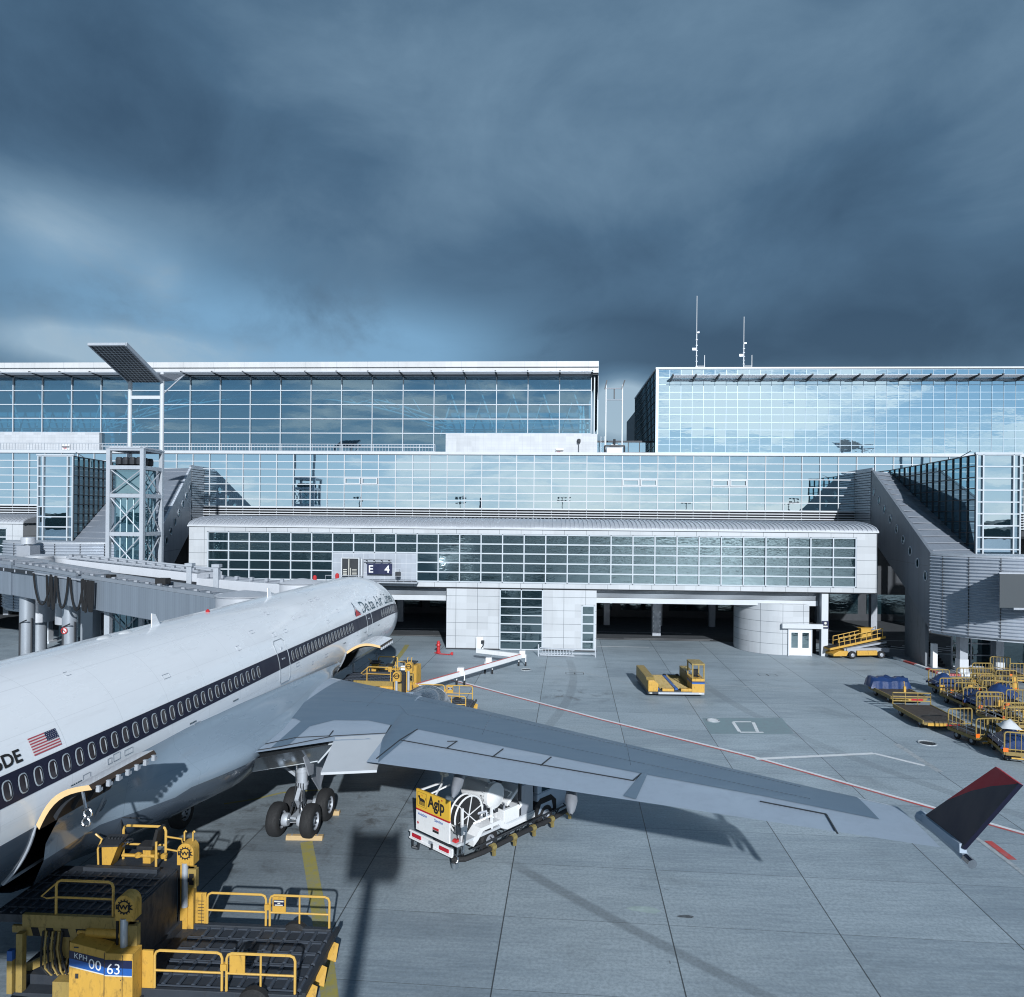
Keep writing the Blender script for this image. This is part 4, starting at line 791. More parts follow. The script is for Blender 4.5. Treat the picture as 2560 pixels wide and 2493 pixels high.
# window stripe
for s_ in (1,-1):
    mb = MB(); yy = [y for y in ys if -46 <= y <= -1.2]; mb.grid([[fp(y, a, .012, s_) for a in lin(4.8, 18.9, 5)] for y in yy], flip=s_ < 0); mb.build('window_stripe', M['midnight'], plane, smooth='all')
wm_ = None; wys = [y for y in [-46.4+.508*k for k in range(36)] if y < -28.3]+[-24.9+.508*k for k in range(19)]+[-9.3+.508*k for k in range(8)]
def window_mesh():
    mb = MB(); out = lambda rx, ry, n=16: [(0, rx*math.copysign(abs(math.cos(2*PI*i/n))**.7, math.cos(2*PI*i/n)), ry*math.copysign(abs(math.sin(2*PI*i/n))**.75, math.sin(2*PI*i/n))) for i in range(n)]
    a, b = out(.165,.255), out(.135,.225); n = 16
    mb.add(a+[(.012,y,z) for _, y, z in b], [(i,(i+1) % n,(i+1) % n+n,i+n) for i in range(n)], 0)
    mb.add([(.006,y,z) for _, y, z in b], [tuple(range(n))], 1)
    c = out(.10,.19); mb.add([(.010, max(.055, y), z) for _, y, z in c if y > .0], [tuple(range(len([1 for q in c if q[1] > .0])))], 2)
    return mb
mb0 = window_mesh(); wo = None
for y in wys:
    r, zc = fus(y); c = Vector(fp(y, 11.6, .018))
    if wo is None: wo = mb0.build('window', [M['win_frame'], M['win_pane'], M['win_shade']], plane); o = wo
    else: o = wo.copy(); COL.objects.link(o); o.parent = plane
    o.location = c; o.rotation_euler = (0, math.radians(-11.6), 0)
# doors
for (y0, y1, a0, a1) in ((-26.5,-25.35,-8.4,30.5), (-12.8,-11.7,-8,28), (-46.1,-45,-8.4,30)):
    mb = MB(); pts = [fp(y0, a, .014) for a in lin(a0+3, a1-3, 8)]+[fp(y0+.15, a1, .014), fp(y1-.15, a1, .014)]+[fp(y1, a, .014) for a in lin(a1-3, a0+3, 8)]+[fp(y1-.15, a0, .014), fp(y0+.15, a0, .014)]
    mb.tube(pts, .022, 5, closed=True); d = mb.build('cabin_door', M['win_frame'], plane)
    mb = MB(); mb.bar(fp(y0+.35, 13, .03), fp(y0+.65, 13, .03), .05); mb.cbox(fp((y0+y1)/2, 22, .02), (.05,.06,.14)); ho = mb.build('handle', M['steel_light'], plane); ho.parent = d
# titles, widget, flag, registration
M['title_ink'] = paint('title_ink', (.03,.07,.10), .35)
A_ = lambda y, h, off=.012: fp(y, 22.2+math.degrees(h/3.01), off)
me = text_mesh('Delta Air Lines', 1.15, bold=.0); tw = max(v.co.x for v in me.vertices); bpy.data.meshes.remove(me)
mb = MB(); text_mb(mb, 'Delta Air Lines', 1.15, lambda x, y: A_(-13.15+x*7.9/tw, y), bold=.012); mb.build('airline_title', M['title_ink'], plane)
mb = MB(); tri = lambda pts, m: mb.poly([A_(-14.75+x, y, .013) for x, y in pts], m)
tri([(0,0),(.62,.95),(.62,.62),(.3,.12)], 0); tri([(.62,.62),(.62,.95),(1.28,0),(.96,.12)], 0); tri([(.10,-.04),(.62,.44),(1.16,-.04)], 1); mb.build('airline_emblem', [M['navy'], M['red']], plane)
M['flag_red'] = paint('flag_red', (.42,.06,.08), .4); M['flag_white'] = paint('flag_white', (.66,.62,.64), .4)
mb = MB(); fy0, fy1, fa0, fa1 = -41.28, -40.3, 21.4, 30.6; fa = lin(fa0, fa1, 13)
for k in range(13): mb.poly([fp(fy0, fa[k], .012), fp(fy1, fa[k], .012), fp(fy1, fa[k+1], .012), fp(fy0, fa[k+1], .012)], 0 if k % 2 == 0 else 1)
cy = fy0+(fy1-fy0)*.58; mb.poly([fp(cy, fa[6], .016), fp(fy1, fa[6], .016), fp(fy1, fa[13], .016), fp(cy, fa[13], .016)], 2)
for i in range(6):
    for j in range(5):
        y, a = cy+(i+.5+(j % 2)*.3-.15)*(fy1-cy)/6, fa[6]+(j+.5)*(fa[13]-fa[6])/5; mb.poly([fp(y-.012, a, .019), fp(y, a-.25, .019), fp(y+.012, a, .019), fp(y, a+.25, .019)], 1)
mb.build('flag', [M['flag_red'], M['flag_white'], M['navy']], plane)
me = text_mesh('N805DE', .46, bold=.012); tw = max(v.co.x for v in me.vertices); bpy.data.meshes.remove(me)
mb = MB(); text_mb(mb, 'N805DE', .46, lambda x, y: fp(-41.66-tw*1.05+x*1.05, 21.7+math.degrees(y/3.01), .013), bold=.012); mb.build('registration', M['black'], plane)
# antennas and lumps on the crown
for y, x in ((-31.5,.0),(-21,.0)):
    mb = MB(); mb.prism([(-.02,y-.28,8.38),(-.02,y+.28,8.38),(-.02,y-.05,8.85),(-.02,y-.28,8.9)], (.04,0,0)); mb.build('blade_antenna', M['fuse'], plane)
for y in (-34.6,-33.4):
    mb = MB(); mb.grid([[(.16*math.cos(a)*k, y+.42*math.sin(a)*k, 8.36+.12*math.sqrt(max(0, 1-k*k))) for a in lin(0, 2*PI, 14)] for k in (1,.9,.7,.4,.02)]); mb.build('crown_fairing', M['win_shade'], plane, smooth='all')
mb = MB(); mb.lathe([(.09,8.39),(.09,8.48),(.02,8.54)], c=(0,-27.5,0), n=10); mb.build('beacon', M['red'], plane)
# small skin hatches, vents and stencils
rs = random.Random(11)
for k in range(26):
    y, a = rs.uniform(-42,-4), rs.choice((-6,-3,0,27,34,44,58)); w_, h_ = rs.choice(((.18,3),(.3,4),(.12,2),(.4,3)))
    mb = MB(); mb.tube([fp(y, a, .012), fp(y+w_, a, .012), fp(y+w_, a+h_, .012), fp(y, a+h_, .012)], .007, 4, closed=True); mb.build('skin_hatch', M['steel'], plane)
for y in (-40.2,-34.2,-31.0,-17.6,-13.5,-10.4): mb = MB(); [mb.poly([fp(y+.09*i, -2, .013), fp(y+.09*i+.06, -2, .013), fp(y+.09*i+.06, -.9, .013), fp(y+.09*i, -.9, .013)]) for i in range(5)]; mb.build('stencil', M['title_ink'], plane)
# cockpit glass on the nose
mb = MB()
for s_ in (1,-1):
    for k, (y0, y1) in enumerate(((-2.7,-2.0),(-1.9,-1.25),(-1.15,-.6))): mb.grid([[fp(y, a, .012, s_) for a in (28+k*7, 46+k*9)] for y in (y0, y1)])
mb.build('cockpit_glass', M['win_pane'], plane)
# ------------------------------------------------------------------ wings
def naca(c): return 5*(.2969*math.sqrt(max(c,0))-.126*c-.3516*c*c+.2843*c**3-.1036*c**4)
ZB = lambda x: 3.85+(x-3)*1.0/22.5
def lep(u, v):
    z = 4.2
    for _ in range(25): p = loc_z(u, v, z); z = ZB(p.x)
    return (p.x, p.y)
LEP = [lep(*q) for q in ((800,1691),(905.6,1712.5),(1103.6,1755),(1218,1780.5),(1460,1837),(1660,1884),(2035,1971),(2226,2012),(2300,2036))]
LEP = [(0, LEP[0][1]+(LEP[0][1]-LEP[1][1])/(LEP[1][0]-LEP[0][0])*LEP[0][0])]+LEP+[(LEP[-1][0]+.9, LEP[-1][1]-1.2)]
def pl(P, x):
    if x <= P[0][0]: return P[0][1]
    for a, b in zip(P[:-1], P[1:]):
        if x <= b[0]: return a[1]+(b[1]-a[1])*(x-a[0])/max(1e-6, b[0]-a[0])
    return P[-1][1]
TH = lambda x: 1.55-.052*x
def wl(u, v):                                                        # point of the wing's upper surface seen at a photo pixel
    z = 4.5
    for _ in range(25):
        p = loc_z(u, v, z); c = min(1, max(0, (pl(LEP, p.x)-p.y)/chord(p.x))); z = ZB(p.x)+TH(p.x)*naca(c)*.5
    return p
chord = lambda x: max(1.5, 15.5-.52*x) if x < 10 else pl([(10,8.3),(26.5,2.0)], x)
h0, h1, h2 = wl(584,1886), wl(835,1841), wl(966,1834); t0, t1 = wl(941,1898), wl(2371,2122)
TEP = [(0, h0.y+.2), (h0.x, h0.y), (h1.x, h1.y), (h2.x, h2.y), (h2.x+.02, t0.y), (13, t0.y+(13-t0.x)*(t1.y-t0.y)/(t1.x-t0.x)), (t1.x, t1.y), (t1.x+.5, t1.y-.3)]
chord = lambda x: max(1.2, pl(LEP, x)-pl(TEP, x))
def zs(x, y, off=0.0): c = min(1, max(0, (pl(LEP, x)-y)/chord(x))); return ZB(x)+TH(x)*naca(c)*.5+off
xst = sorted(set([0,1.5,2.5,3,3.5,4,4.5,5,5.5,6,6.5,7,7.5,h1.x,8,8.5,9,h2.x,h2.x+.02,10.5,11,11.5,12,13,14,15,16,17,18,19,20,21,22,23,24,24.7,t1.x-.15]))
xst = [x for x in xst if x <= t1.x-.1]; cs = [0,.004,.012,.03,.06,.1,.17,.26,.36,.48,.6,.72,.84,.93,1]
def wing_mesh(s_):
    mb = MB(); rows = []
    for x in xst:
        le, ch = pl(LEP, x), chord(x); t = TH(x)
        up = [(s_*x, le-ch*c, ZB(x)+t*naca(c)*.5) for c in cs]; lo = [(s_*x, le-ch*c, ZB(x)-t*naca(c)*.62) for c in cs[1:]]
        rows.append(lo[::-1]+up)
    nlo = len(cs)-1
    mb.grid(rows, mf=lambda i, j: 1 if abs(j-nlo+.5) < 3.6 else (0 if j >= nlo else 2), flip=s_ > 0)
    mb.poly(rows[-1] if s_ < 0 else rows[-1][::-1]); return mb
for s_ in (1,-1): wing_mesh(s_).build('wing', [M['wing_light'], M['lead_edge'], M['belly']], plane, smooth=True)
# dark coated forward part of the right wing
bd = [wl(*p) for p in [(666,1794.8),(738,1797),(752,1803.7)]]; gl = [wl(730,1838), wl(761,1832)]; bB = [wl(*p) for p in [(774,1816.5),(835,1801),(920,1801.7),(978,1814)]]
ob = [wl(*p) for p in [(1044,1824),(1300,1875),(1604,1935),(1900,1990),(2199,2050)]]
g0 = bd[2].x; YB = [(2.6, bd[0].y+.3)]+[(p.x, p.y) for p in bd]+[(g0+.03, pl(TEP, g0+.03)+.25), (bB[0].x-.03, pl(TEP, bB[0].x)+.25)]+[(p.x, p.y) for p in bB]
YB += [(bB[-1].x+.03, pl(TEP, bB[-1].x+.05)+.03), (t0.x+.1, pl(TEP, t0.x+.1)+.03), (ob[0].x, ob[0].y)]+[(p.x, p.y) for p in ob[1:]]
YB = [YB[0]]+[q for i, q in enumerate(YB[1:]) if q[0] > max(r[0] for r in YB[:i+1])]
xw = sorted(set([q[0] for q in YB if q[0] > 4.2]+[x for x in lin(4.25, ob[-1].x, 60)])); xw = [x for x in xw if x <= ob[-1].x]
mb = MB(); mb.grid([[(x, pl(LEP, x)-.035*chord(x)+(pl(YB, x)-pl(LEP, x)+.035*chord(x))*k, 0) for k in lin(0, 1, 14)] for x in xw], flip=True)
mb.v = [(x, y, zs(x, y, .012)) for x, y, z in mb.v]; mb.build('wing_walkway', M['wing_dark'], plane, smooth='all')
def onw(pts, off=.02): return [(lambda p: (p.x, p.y, zs(p.x, p.y, off)))(wl(*p)) for p in pts]
mb = MB()
for ln in ([(1000,1851),(1250,1896),(1497,1938),(1583,1953)], [(1118,1854.5),(1143,1854.5-.1)], [(1900,2005),(2065,2037)], [(2065,2037),(2094,2086)], [(1143,1854),(1118,1871)], [(1258,1873.5),(1231,1894)], [(1378,1894),(1352,1915)], [(1604,1935),(1583,1953)], [(584,1886),(700,1868),(835,1841),(966,1834)], [(1044,1824),(1000,1851),(941,1898)], [(640,1866),(740,1845),(823,1841),(833,1828)], [(966,1834),(978,1814)]):
    q = onw(ln)
    mb = MB(); [mb.bar(a, b, .045, .02) for a, b in zip(q[:-1], q[1:])]; mb.build('panel_gap', M['dark_metal'], plane)
pass
for c_ in (.14,.42):
    mb = MB(); q = [(x, pl(LEP, x)-c_*chord(x), 0) for x in lin(6, 23.5, 24) if pl(LEP, x)-c_*chord(x) > pl(YB, x)]; q = [(x, y, zs(x, y, .022)) for x, y, z in q]; [mb.bar(a, b, .014, .006) for a, b in zip(q[:-1], q[1:])]; mb.build('skin_seam', M['belly'], plane)
for x in (7.4, 13.2, 18.6):
    mb = MB(); q = [(x, pl(LEP, x)-.04*chord(x)-k*(pl(LEP, x)-.04*chord(x)-max(pl(YB, x), pl(LEP, x)-.5*chord(x))), 0) for k in lin(0, 1, 6)]; q = [(x, y, zs(x, y, .021)) for x, y, z in q]; [mb.bar(a, b, .012, .006) for a, b in zip(q[:-1], q[1:])]; mb.build('skin_seam', M['belly'], plane)
mb = MB(); mb.poly(onw([(1604,1936),(1618,1939),(1590,2001),(1558,1992)], .03)); mb.build('flap_gap', M['wing_dark'], plane)
# inboard flap (drooped), inboard aileron
def slab(mb, q, th=.10):
    q = [Vector(p) for p in q]; mb.prism(q, (0,0,-th))
fa_, fb_ = wl(584,1888), wl(833,1843); ta, tb = loc_z(518,1944, fa_.z-1.15), loc_z(794,1902, fb_.z-1.0)
mb = MB(); k_ = .0
mb.grid([[fa_+(fb_-fa_)*i/8+((ta+(tb-ta)*i/8)-(fa_+(fb_-fa_)*i/8))*c+Vector((0,0,.10*math.sin(PI*c)-.05)) for c in lin(0, 1, 8)] for i in range(9)]); mb.grid([[fa_+(fb_-fa_)*i/8+((ta+(tb-ta)*i/8)-(fa_+(fb_-fa_)*i/8))*c+Vector((0,0,-.22*(1-c)-.06)) for c in lin(0, 1, 8)] for i in range(9)], flip=True)
mb.build('inboard_flap', M['flap_metal'], plane, smooth=True)
mb = MB(); mb.bar(ta, tb, .07, .05); mb.prism([fb_, tb, tb+Vector((0,0,-.1)), fb_+Vector((0,0,-.35))], (.04,0,0)); mb.build('flap_edge', M['lead_edge'], plane)
q = [wl(838,1843), wl(965,1835.5), loc_z(942,1925, h2.z-.42), loc_z(802,1931.5, h1.z-.42)]; mb = MB(); slab(mb, q, .09); mb.build('inboard_aileron', M['white'], plane)
# belly fairing
bf = MB(); rows = []
for y in lin(-18.0, -40.6, 40):
    k = (y+18)/-22.6; w_ = 2.6+2.25*math.sin(min(1, k*2.1)*PI/2)*(1 if k < .66 else max(0, 1-((k-.66)/.24)**1.2)); w_ = max(w_, 2.6); zt = 4.35+.95*min(1, k/.72); drop = 2.05+.35*max(0, (k-.75)/.25)**2
    zj = min(zt-.35, ZB(w_)+.15 if k < .78 else 3.9)
    half = [(2.99 if k > .02 else 2.8, y, zt), (3.08, y, zt-.35*(zt-zj)), (w_*.55+3.05*.45, y, zj+.28*(zt-zj)), (w_, y, zj), (w_*.98, y, zj-.45), (w_*.86, y, 2.75), (w_*.62, y, drop+.12), (0, y, drop)]
    rows.append(half+[(-p[0], p[1], p[2]) for p in half[::-1][1:]])
M['fairing'] = fus_paint('fairing_blue_grey', (.24,.31,.385), .22)
bf.grid(rows, mf=lambda i, j: 0 if j in (0,1,2,3,len(rows[0])-5,len(rows[0])-4,len(rows[0])-3,len(rows[0])-2) else 1); bf.build('belly_fairing', [M['fairing'], M['belly']], plane, smooth='all')  # lower rows take the belly grey with shade painted in
# winglet, tip fairing and lamp
b0, b1, c0, c1 = loc_z(2310,2045,4.92), loc_z(2410,2123,5.02), loc_z(2494,1919,6.95), loc_z(2553,1961,6.95)
mid = [b0+(c0-b0)*k for k in (.0,.36,1)]; Pq = lambda k, c: (b0+(c0-b0)*k)*(1-c)+(b1+(c1-b1)*k)*c
bnd = [(.36,0),(.62,.18),(.80,.45),(.90,.72),(1.0,1.0)]
mb = MB(); nrm_ = (c0-b0).cross(b1-b0).normalized()
for off_, fl in ((nrm_*.05, False), (nrm_*-.05, True)):
    kb = lambda c: pl([(c_, k_) for k_, c_ in bnd], c); cc = lin(0, 1, 16)
    mb.grid([[Pq(kb(c)*j/8, c)+off_ for j in range(9)] for c in cc], 0, flip=fl); mb.grid([[Pq(kb(c)+(1-kb(c))*j/8, c)+off_ for j in range(9)] for c in cc[:-1]], 1, flip=fl)
for a, b, m in ((Pq(0,0), Pq(.36,0), 0), (Pq(.36,0), Pq(1,0), 1), (Pq(1,0), Pq(1,1), 1), (Pq(1,1), Pq(0,1), 0)): mb.poly([a+nrm_*.05, b+nrm_*.05, b-nrm_*.05, a-nrm_*.05], m)
mb.build('winglet', [M['midnight'], M['maroon']], plane)
mb = MB(); a, b = wl(2305,2040), loc_z(2415,2146,4.65); mb.tube([a+Vector((0,.1,-.05)), a+(b-a)*.3+Vector((.08,0,-.05)), a+(b-a)*.8+Vector((.05,0,0)), b], .17, 8, r2=.11); mb.bar(Pq(0,.02), Pq(0,.98), .16, .22); mb.build('tip_fairing', M['wing_light'], plane, smooth=True)
mb = MB(); mb.tube([b, b+(b-a).normalized()*.24], .12, 8); mb.build('tail_lamp', M['chrome'], plane)
# flap track fairings
for (u, v, L, dz_) in ((1138,1920,2.3,.5), (1428,1966,1.7,.36)):
    p = wl(u, v); mb = MB(); z = ZB(p.x)-.45; n = 12
    mb.grid([[(p.x+r*math.cos(a), p.y+L*.80-L*k, z-dz_*k*.75+1.2*r*math.sin(a)) for a in lin(0, 2*PI, n)] for k, r in ((0,.03),(.1,.10),(.3,.18),(.55,.20),(.8,.14),(1.0,.03))]); mb.build('flap_fairing', M['steel'], plane, smooth='all')
# engines
def engine(x, y0, z, L, R, nm='engine'):
    mb = MB(); mb.lathe([(R*.80,y0-.5),(R*.78,y0-.18),(R*.86,y0),(R*.94,y0-.10),(R*.97,y0-.35)], c=(x,0,z), ax='y', n=32, m=1, cap=False)
    mb.lathe([(R*.97,y0-.35),(R,y0-1.1),(R*1.0,y0-2.2),(R*.93,y0-L*.75),(R*.80,y0-L)], c=(x,0,z), ax='y', n=32, m=0, cap=False)
    mb.lathe([(R*.80,y0-.5),(R*.2,y0-.9),(.02,y0-.55)], c=(x,0,z), ax='y', n=32, m=2, cap=False); mb.lathe([(R*.55,y0-L+.3),(R*.45,y0-L-1.0),(R*.2,y0-L-1.3)], c=(x,0,z), ax='y', n=24, m=2)
    mb.build(nm, [M['nacelle'], M['chrome'], M['dark_metal']], plane, smooth=True)
ep = loc_z(1057,1722,3.65); ex = ep.x
for s_ in (1,-1):
    engine(s_*ex, ep.y+1.4, 2.15, 4.9, 1.5); mb = MB(); mb.prism([(s_*ex-.18,ep.y-.2,3.4),(s_*ex-.18,ep.y-5.5,3.0),(s_*ex-.18,ep.y-6.5,ZB(ex)-.3),(s_*ex-.18,ep.y-2.8,ZB(ex)+.05)], (.36,0,0)); mb.build('pylon', M['wing_light'], plane)
engine(0, -49.5, 10.0, 8.0, 1.4)
mb = MB(); mb.prism([(-.22,-46.5,8.2),(-.22,-57.5,7.8),(-.22,-60.0,17.4),(-.22,-56.2,17.5)], (.44,0,0)); mb.build('tail_fin', M['midnight'], plane)
for s_ in (1,-1):
    mb = MB(); mb.prism([(s_*.8,-49.6,7.0),(s_*.8,-55.2,7.0),(s_*8.9,-54.4,7.5),(s_*8.9,-50.4,7.5)], (0,0,.25)); mb.build('tailplane', M['wing_light'], plane)  # unseen; set forward of its real place so its shadow covers the loader
# ------------------------------------------------------------------ landing gear
def wheel(parent, x, y, z, R=.66, Wd=.5, s_=1):
    mb = MB(); h = Wd/2
    mb.lathe([(R*.52,-h*.9),(R*.62,-h),(R*.86,-h*.96),(R*.97,-h*.70),(R,-h*.3),(R,h*.3),(R*.97,h*.70),(R*.86,h*.96),(R*.62,h),(R*.52,h*.9)], c=(x,y,z), ax='x', n=32, m=0, cap=False)
    mb.lathe([(R*.52,-h*.9),(R*.46,-h*.55),(R*.2,-h*.5),(.04,-h*.75)], c=(x,y,z), ax='x', n=24, m=1, cap=False); mb.lathe([(.04,h*.75),(R*.2,h*.5),(R*.46,h*.55),(R*.52,h*.9)], c=(x,y,z), ax='x', n=24, m=1, cap=False)
    for k in range(9):
        for e in (-h*.6, h*.6): mb.cbox((x+e, y+R*.36*math.cos(k*2*PI/9), z+R*.36*math.sin(k*2*PI/9)), (.05,.07,.07), 2)
    return mb.build('wheel', [M['rubber'], M['steel'], M['dark_metal']], parent, smooth=True)
GA = (PI_ @ PZ(734,2091)+Vector((0,.82,0))); gx, gy = GA.x, GA.y
def main_gear(x, y, s_=1, twin=False):
    mb = MB()
    mb.tube([(x,y,.72),(x,y+.03,1.7)], .13, 12, 1); mb.tube([(x,y+.03,1.6),(x,y+.1,3.55)], .21, 14, 0)
    for z in (1.75,2.3,3.0): mb.tube([(x,y+.04,z),(x,y+.045,z+.12)], .25, 14, 0)
    mb.tube([(x-.22,y-.05,1.9),(x-.24,y+.05,3.5)], .055, 8, 1)
    if not twin: mb.bar((x,y-.9,.68),(x,y+.9,.68),.24,.22,0)
    for e in ((-.82,.82) if not twin else (0,)): mb.tube([(x-.72,y+e,.66),(x+.72,y+e,.66)], .11, 10, 1)
    mb.bar((x,y-.25,.95),(x,y-.55,1.35),.16,.06,0); mb.bar((x,y-.55,1.35),(x,y-.15,1.8),.16,.06,0)
    for k in range(4): mb.tube([(x-.16+.1*k,y-.22,1.9),(x-.2+.13*k,y-.35,1.2),(x-.3+.2*k,y-.5,.8)], .022, 5, 2)
    for k in range(3): mb.cbox((x-.25+.25*k,y-.3,1.05+.12*(k % 2)),(.12,.1,.16),1)
    for sx in (-1,1):
        for sy in ((-.82,.82) if not twin else (0,)): mb.lathe([(.24,-.12),(.27,0),(.24,.12)], c=(x+sx*.32,y+sy,.66), ax='x', n=12, m=0)
    mb.bar((x-s_*.1,y+.1,2.0),(x-s_*2.2,y+.3,3.3),.14,.12,0); mb.bar((x,y+.2,2.1),(x,y+2.2,3.4),.14,.12,0)
    g = mb.build('main_gear', [M['steel_light'], M['chrome'], M['dark_metal']], plane, smooth=True)
    for sx in (-1,1):
        for sy in ((-.82,.82) if not twin else (0,)): wheel(g, x+sx*.69, y+sy, .66)
    if not twin:
        d = MB(); d.prism([(x+s_*.34,y-.55,3.5),(x+s_*.34,y+1.15,3.5),(x+s_*.50,y+1.2,2.0),(x+s_*.50,y+.55,1.35),(x+s_*.48,y-.2,2.1)], (.05,0,0)); d.prism([(x+s_*.62,y-1.5,3.4),(x+s_*.62,y-.4,3.45),(x+s_*.72,y-.75,2.5),(x+s_*.72,y-1.2,2.6)], (.05,0,0)); do = d.build('gear_door', M['steel'], plane); do.parent = g
    return g
main_gear(gx, gy, 1); main_gear(-gx, gy, -1); main_gear(0, gy-.6, 1, True)
mb = MB(); mb.tube([(0,-6.4,.5),(0,-6.6,3.6)], .13, 10); mb.tube([(-.45,-6.4,.5),(.45,-6.4,.5)], .08, 8); ng = mb.build('nose_gear', M['steel_light'], plane, smooth=True); wheel(ng, -.34, -6.4, .5, .5, .36); wheel(ng, .34, -6.4, .5, .5, .36)
# wooden chocks at the main wheels
for (u, v, wd, rz, lab) in ((762,2098,1.45,.05,'long wooden chock lying across the yellow line behind the main wheels'), (835,2036,.5,.05,'short wooden chock against the outer front main wheel')):
    c = PZ(u, v); t = thing('wheel_chock', lab, 'wheel chock', c, rz); mb = MB(); h = wd/2; mb.prism([(-h,-.14,0),(-h,.14,0),(-h,.09,.17),(-h,-.09,.17)], (wd,0,0)); mb.build('timber', M['wood'], t, bevel=.01)
    mb = MB()
    for e in (-h*.7, h*.7): mb.cbox((e,0,.172),(.05,.15,.008))
    mb.build('metal_strap', M['steel'], t)
# ================================================================== VEHICLES AND EQUIPMENT
def rail_frame(mb, a, b, z0, z1, r=.035, mids=(.5,), posts=(), m=0):
    """round-cornered guard rail standing on the line a-b"""
    a, b = Vector(a), Vector(b); d = (b-a).normalized(); c = .13; up = Vector((0,0,1)); z = lambda p, h: Vector((p.x, p.y, h))
    mb.tube([z(a,z0), z(a,z1-c), z(a,z1)+d*c*.3-up*c*.3, z(a,z1)+d*c, z(b,z1)-d*c, z(b,z1)-d*c*.3-up*c*.3, z(b,z1-c), z(b,z0)], r, 7, m)
    for k in mids: mb.tube([z(a,z0+(z1-z0)*k), z(b,z0+(z1-z0)*k)], r*.8, 6, m)
    for k in posts: p = a+(b-a)*k; mb.tube([z(p,z0), z(p,z1)], r*.8, 6, m)
def wheel_x(parent, x, y, z, R, Wd, rim='steel', ax='x', world=True, n=20):
    h = Wd/2; mb = MB(); mb.lathe([(R*.5,-h),(R*.85,-h),(R,-h*.6),(R,h*.6),(R*.85,h),(R*.5,h)], c=(x,y,z), ax=ax, n=n, m=0, cap=False)
    mb.lathe([(R*.5,-h),(R*.42,-h*.5),(.02,-h*.7)], c=(x,y,z), ax=ax, n=n, m=1, cap=False); mb.lathe([(.02,h*.7),(R*.42,h*.5),(R*.5,h)], c=(x,y,z), ax=ax, n=n, m=1, cap=False)
    return mb.build('wheel', [M['rubber'], M[rim]], parent, smooth=True, world=world)
def hazard(mb, x0, x1, y, z0, z1, n, m0, m1):
    for k in range(n):
        a, b = x0+(x1-x0)*k/n, x0+(x1-x0)*(k+1)/n; s_ = (z1-z0)*.5; mb.poly([(a,y,z0),(b,y,z0),(min(x1,b-s_*.6) if k < n-1 else b,y,z1),(a-s_*.6 if k else a,y,z1)], m0 if k % 2 == 0 else m1)
# ------------------------------------------------------------------ container loader (foreground)
LX, LY = -9.5, 19.3
ld = thing('container_loader', 'yellow container loader with roller decks docked at the open aft cargo door, foreground', 'cargo loader', (LX, LY, 0))
B = lambda mb, nm, mats, **k: mb.build(nm, mats, ld, world=True, **k)
y0, y1, xr, xm, xl = 17.95, 20.62, -6.3, -10.42, -14.5
mb = MB(); mb.box(xm, y0, .42, xr, y1, .58); mb.box(xr, y0-.05, .25, xr+.12, y1+.1, .62); mb.box(xm, y1, .40, xr, y1+.16, .72); mb.box(xm, y0-.12, .40, xr, y0, .66); B(mb, 'rear_deck', M['deck_dark'], bevel=.015)
mb = MB()
for j in range(5):
    ya = y0+.12+j*.53
    mb.box(xm+.1, ya-.06, .58, xr-.1, ya-.03, .66); mb.box(xm+.1, ya+.40, .58, xr-.1, ya+.43, .66)
    for k in range(10): x = xm+.3+k*.4; mb.box(x-.13, ya-.02, .585, x+.13, ya+.39, .625, 1)
for j in range(5):
    ya = y0+.12+j*.53
    for k in range(10): x = xm+.3+k*.4; mb.tube([(x+.2, ya-.02, .64), (x+.2, ya+.39, .64)], .055, 8, 0)
B(mb, 'deck_rollers', [M['deck_plate'], M['deck_dark']], smooth=True)
for (yy, nm) in ((y1+.1,'guard_rail'), (y0-.06,'guard_rail')):
    mb = MB(); rail_frame(mb, (-10.05,yy,0), (-8.28,yy,0), .6, 1.62); B(mb, nm, M['yellow_rail'], smooth=True)
    mb = MB(); rail_frame(mb, (-8.16,yy,0), (-6.38,yy,0), .6, 1.62, posts=(.5,)); B(mb, nm, M['yellow_rail'], smooth=True)
    mb = MB(); mb.box(-8.08, yy-.02, 1.12, -7.68, yy+.02, 1.58); B(mb, 'rail_plate', M['yellow'], bevel=.004)
    mb = MB(); mb.box(-8.3, yy-.06, 1.2, -8.14, yy+.06, 1.36); B(mb, 'rail_latch', M['yellow'])
    mb = MB(); mb.box(-10.4, yy-.03, .6, -10.08, yy+.03, 1.62); B(mb, 'side_plate', M['yellow'], bevel=.004)
mb = MB(); mb.box(-8.04, y1+.065, 1.32, -7.72, y1+.075, 1.5, 0); mb.box(-8.02, y1+.06, 1.44, -7.74, y1+.064, 1.48, 1); mb.box(-7.92, y1+.06, 1.385, -7.84, y1+.064, 1.42, 1); mb.box(-8.0, y1+.06, 1.335, -7.76, y1+.064, 1.365, 1); B(mb, 'warning_plate', [M['navy'], M['lens']])
mb = MB()
for k in range(8): mb.bar((-10.32,y1+.062,.72+k*.095),(-10.14,y1+.062,.72+k*.095), .012)
mb.bar((-10.33,y1+.06,.66),(-10.14,y1+.06,.66),.05); mb.bar((-10.2,y1+.06,.66),(-10.2,y1+.06,1.6),.012); B(mb, 'ladder_rungs', M['dark_metal'])
for k, yy in enumerate((y0+.2, y0+1.0, y1-.6)):
    mb = MB(); mb.prism([(xr+.12,yy-.1,.3),(xr+.3,yy-.05,.2),(xr+.3,yy+.22,.55),(xr+.12,yy+.25,.6)], (.05,0,0)); B(mb, 'end_stop', M['yellow'])
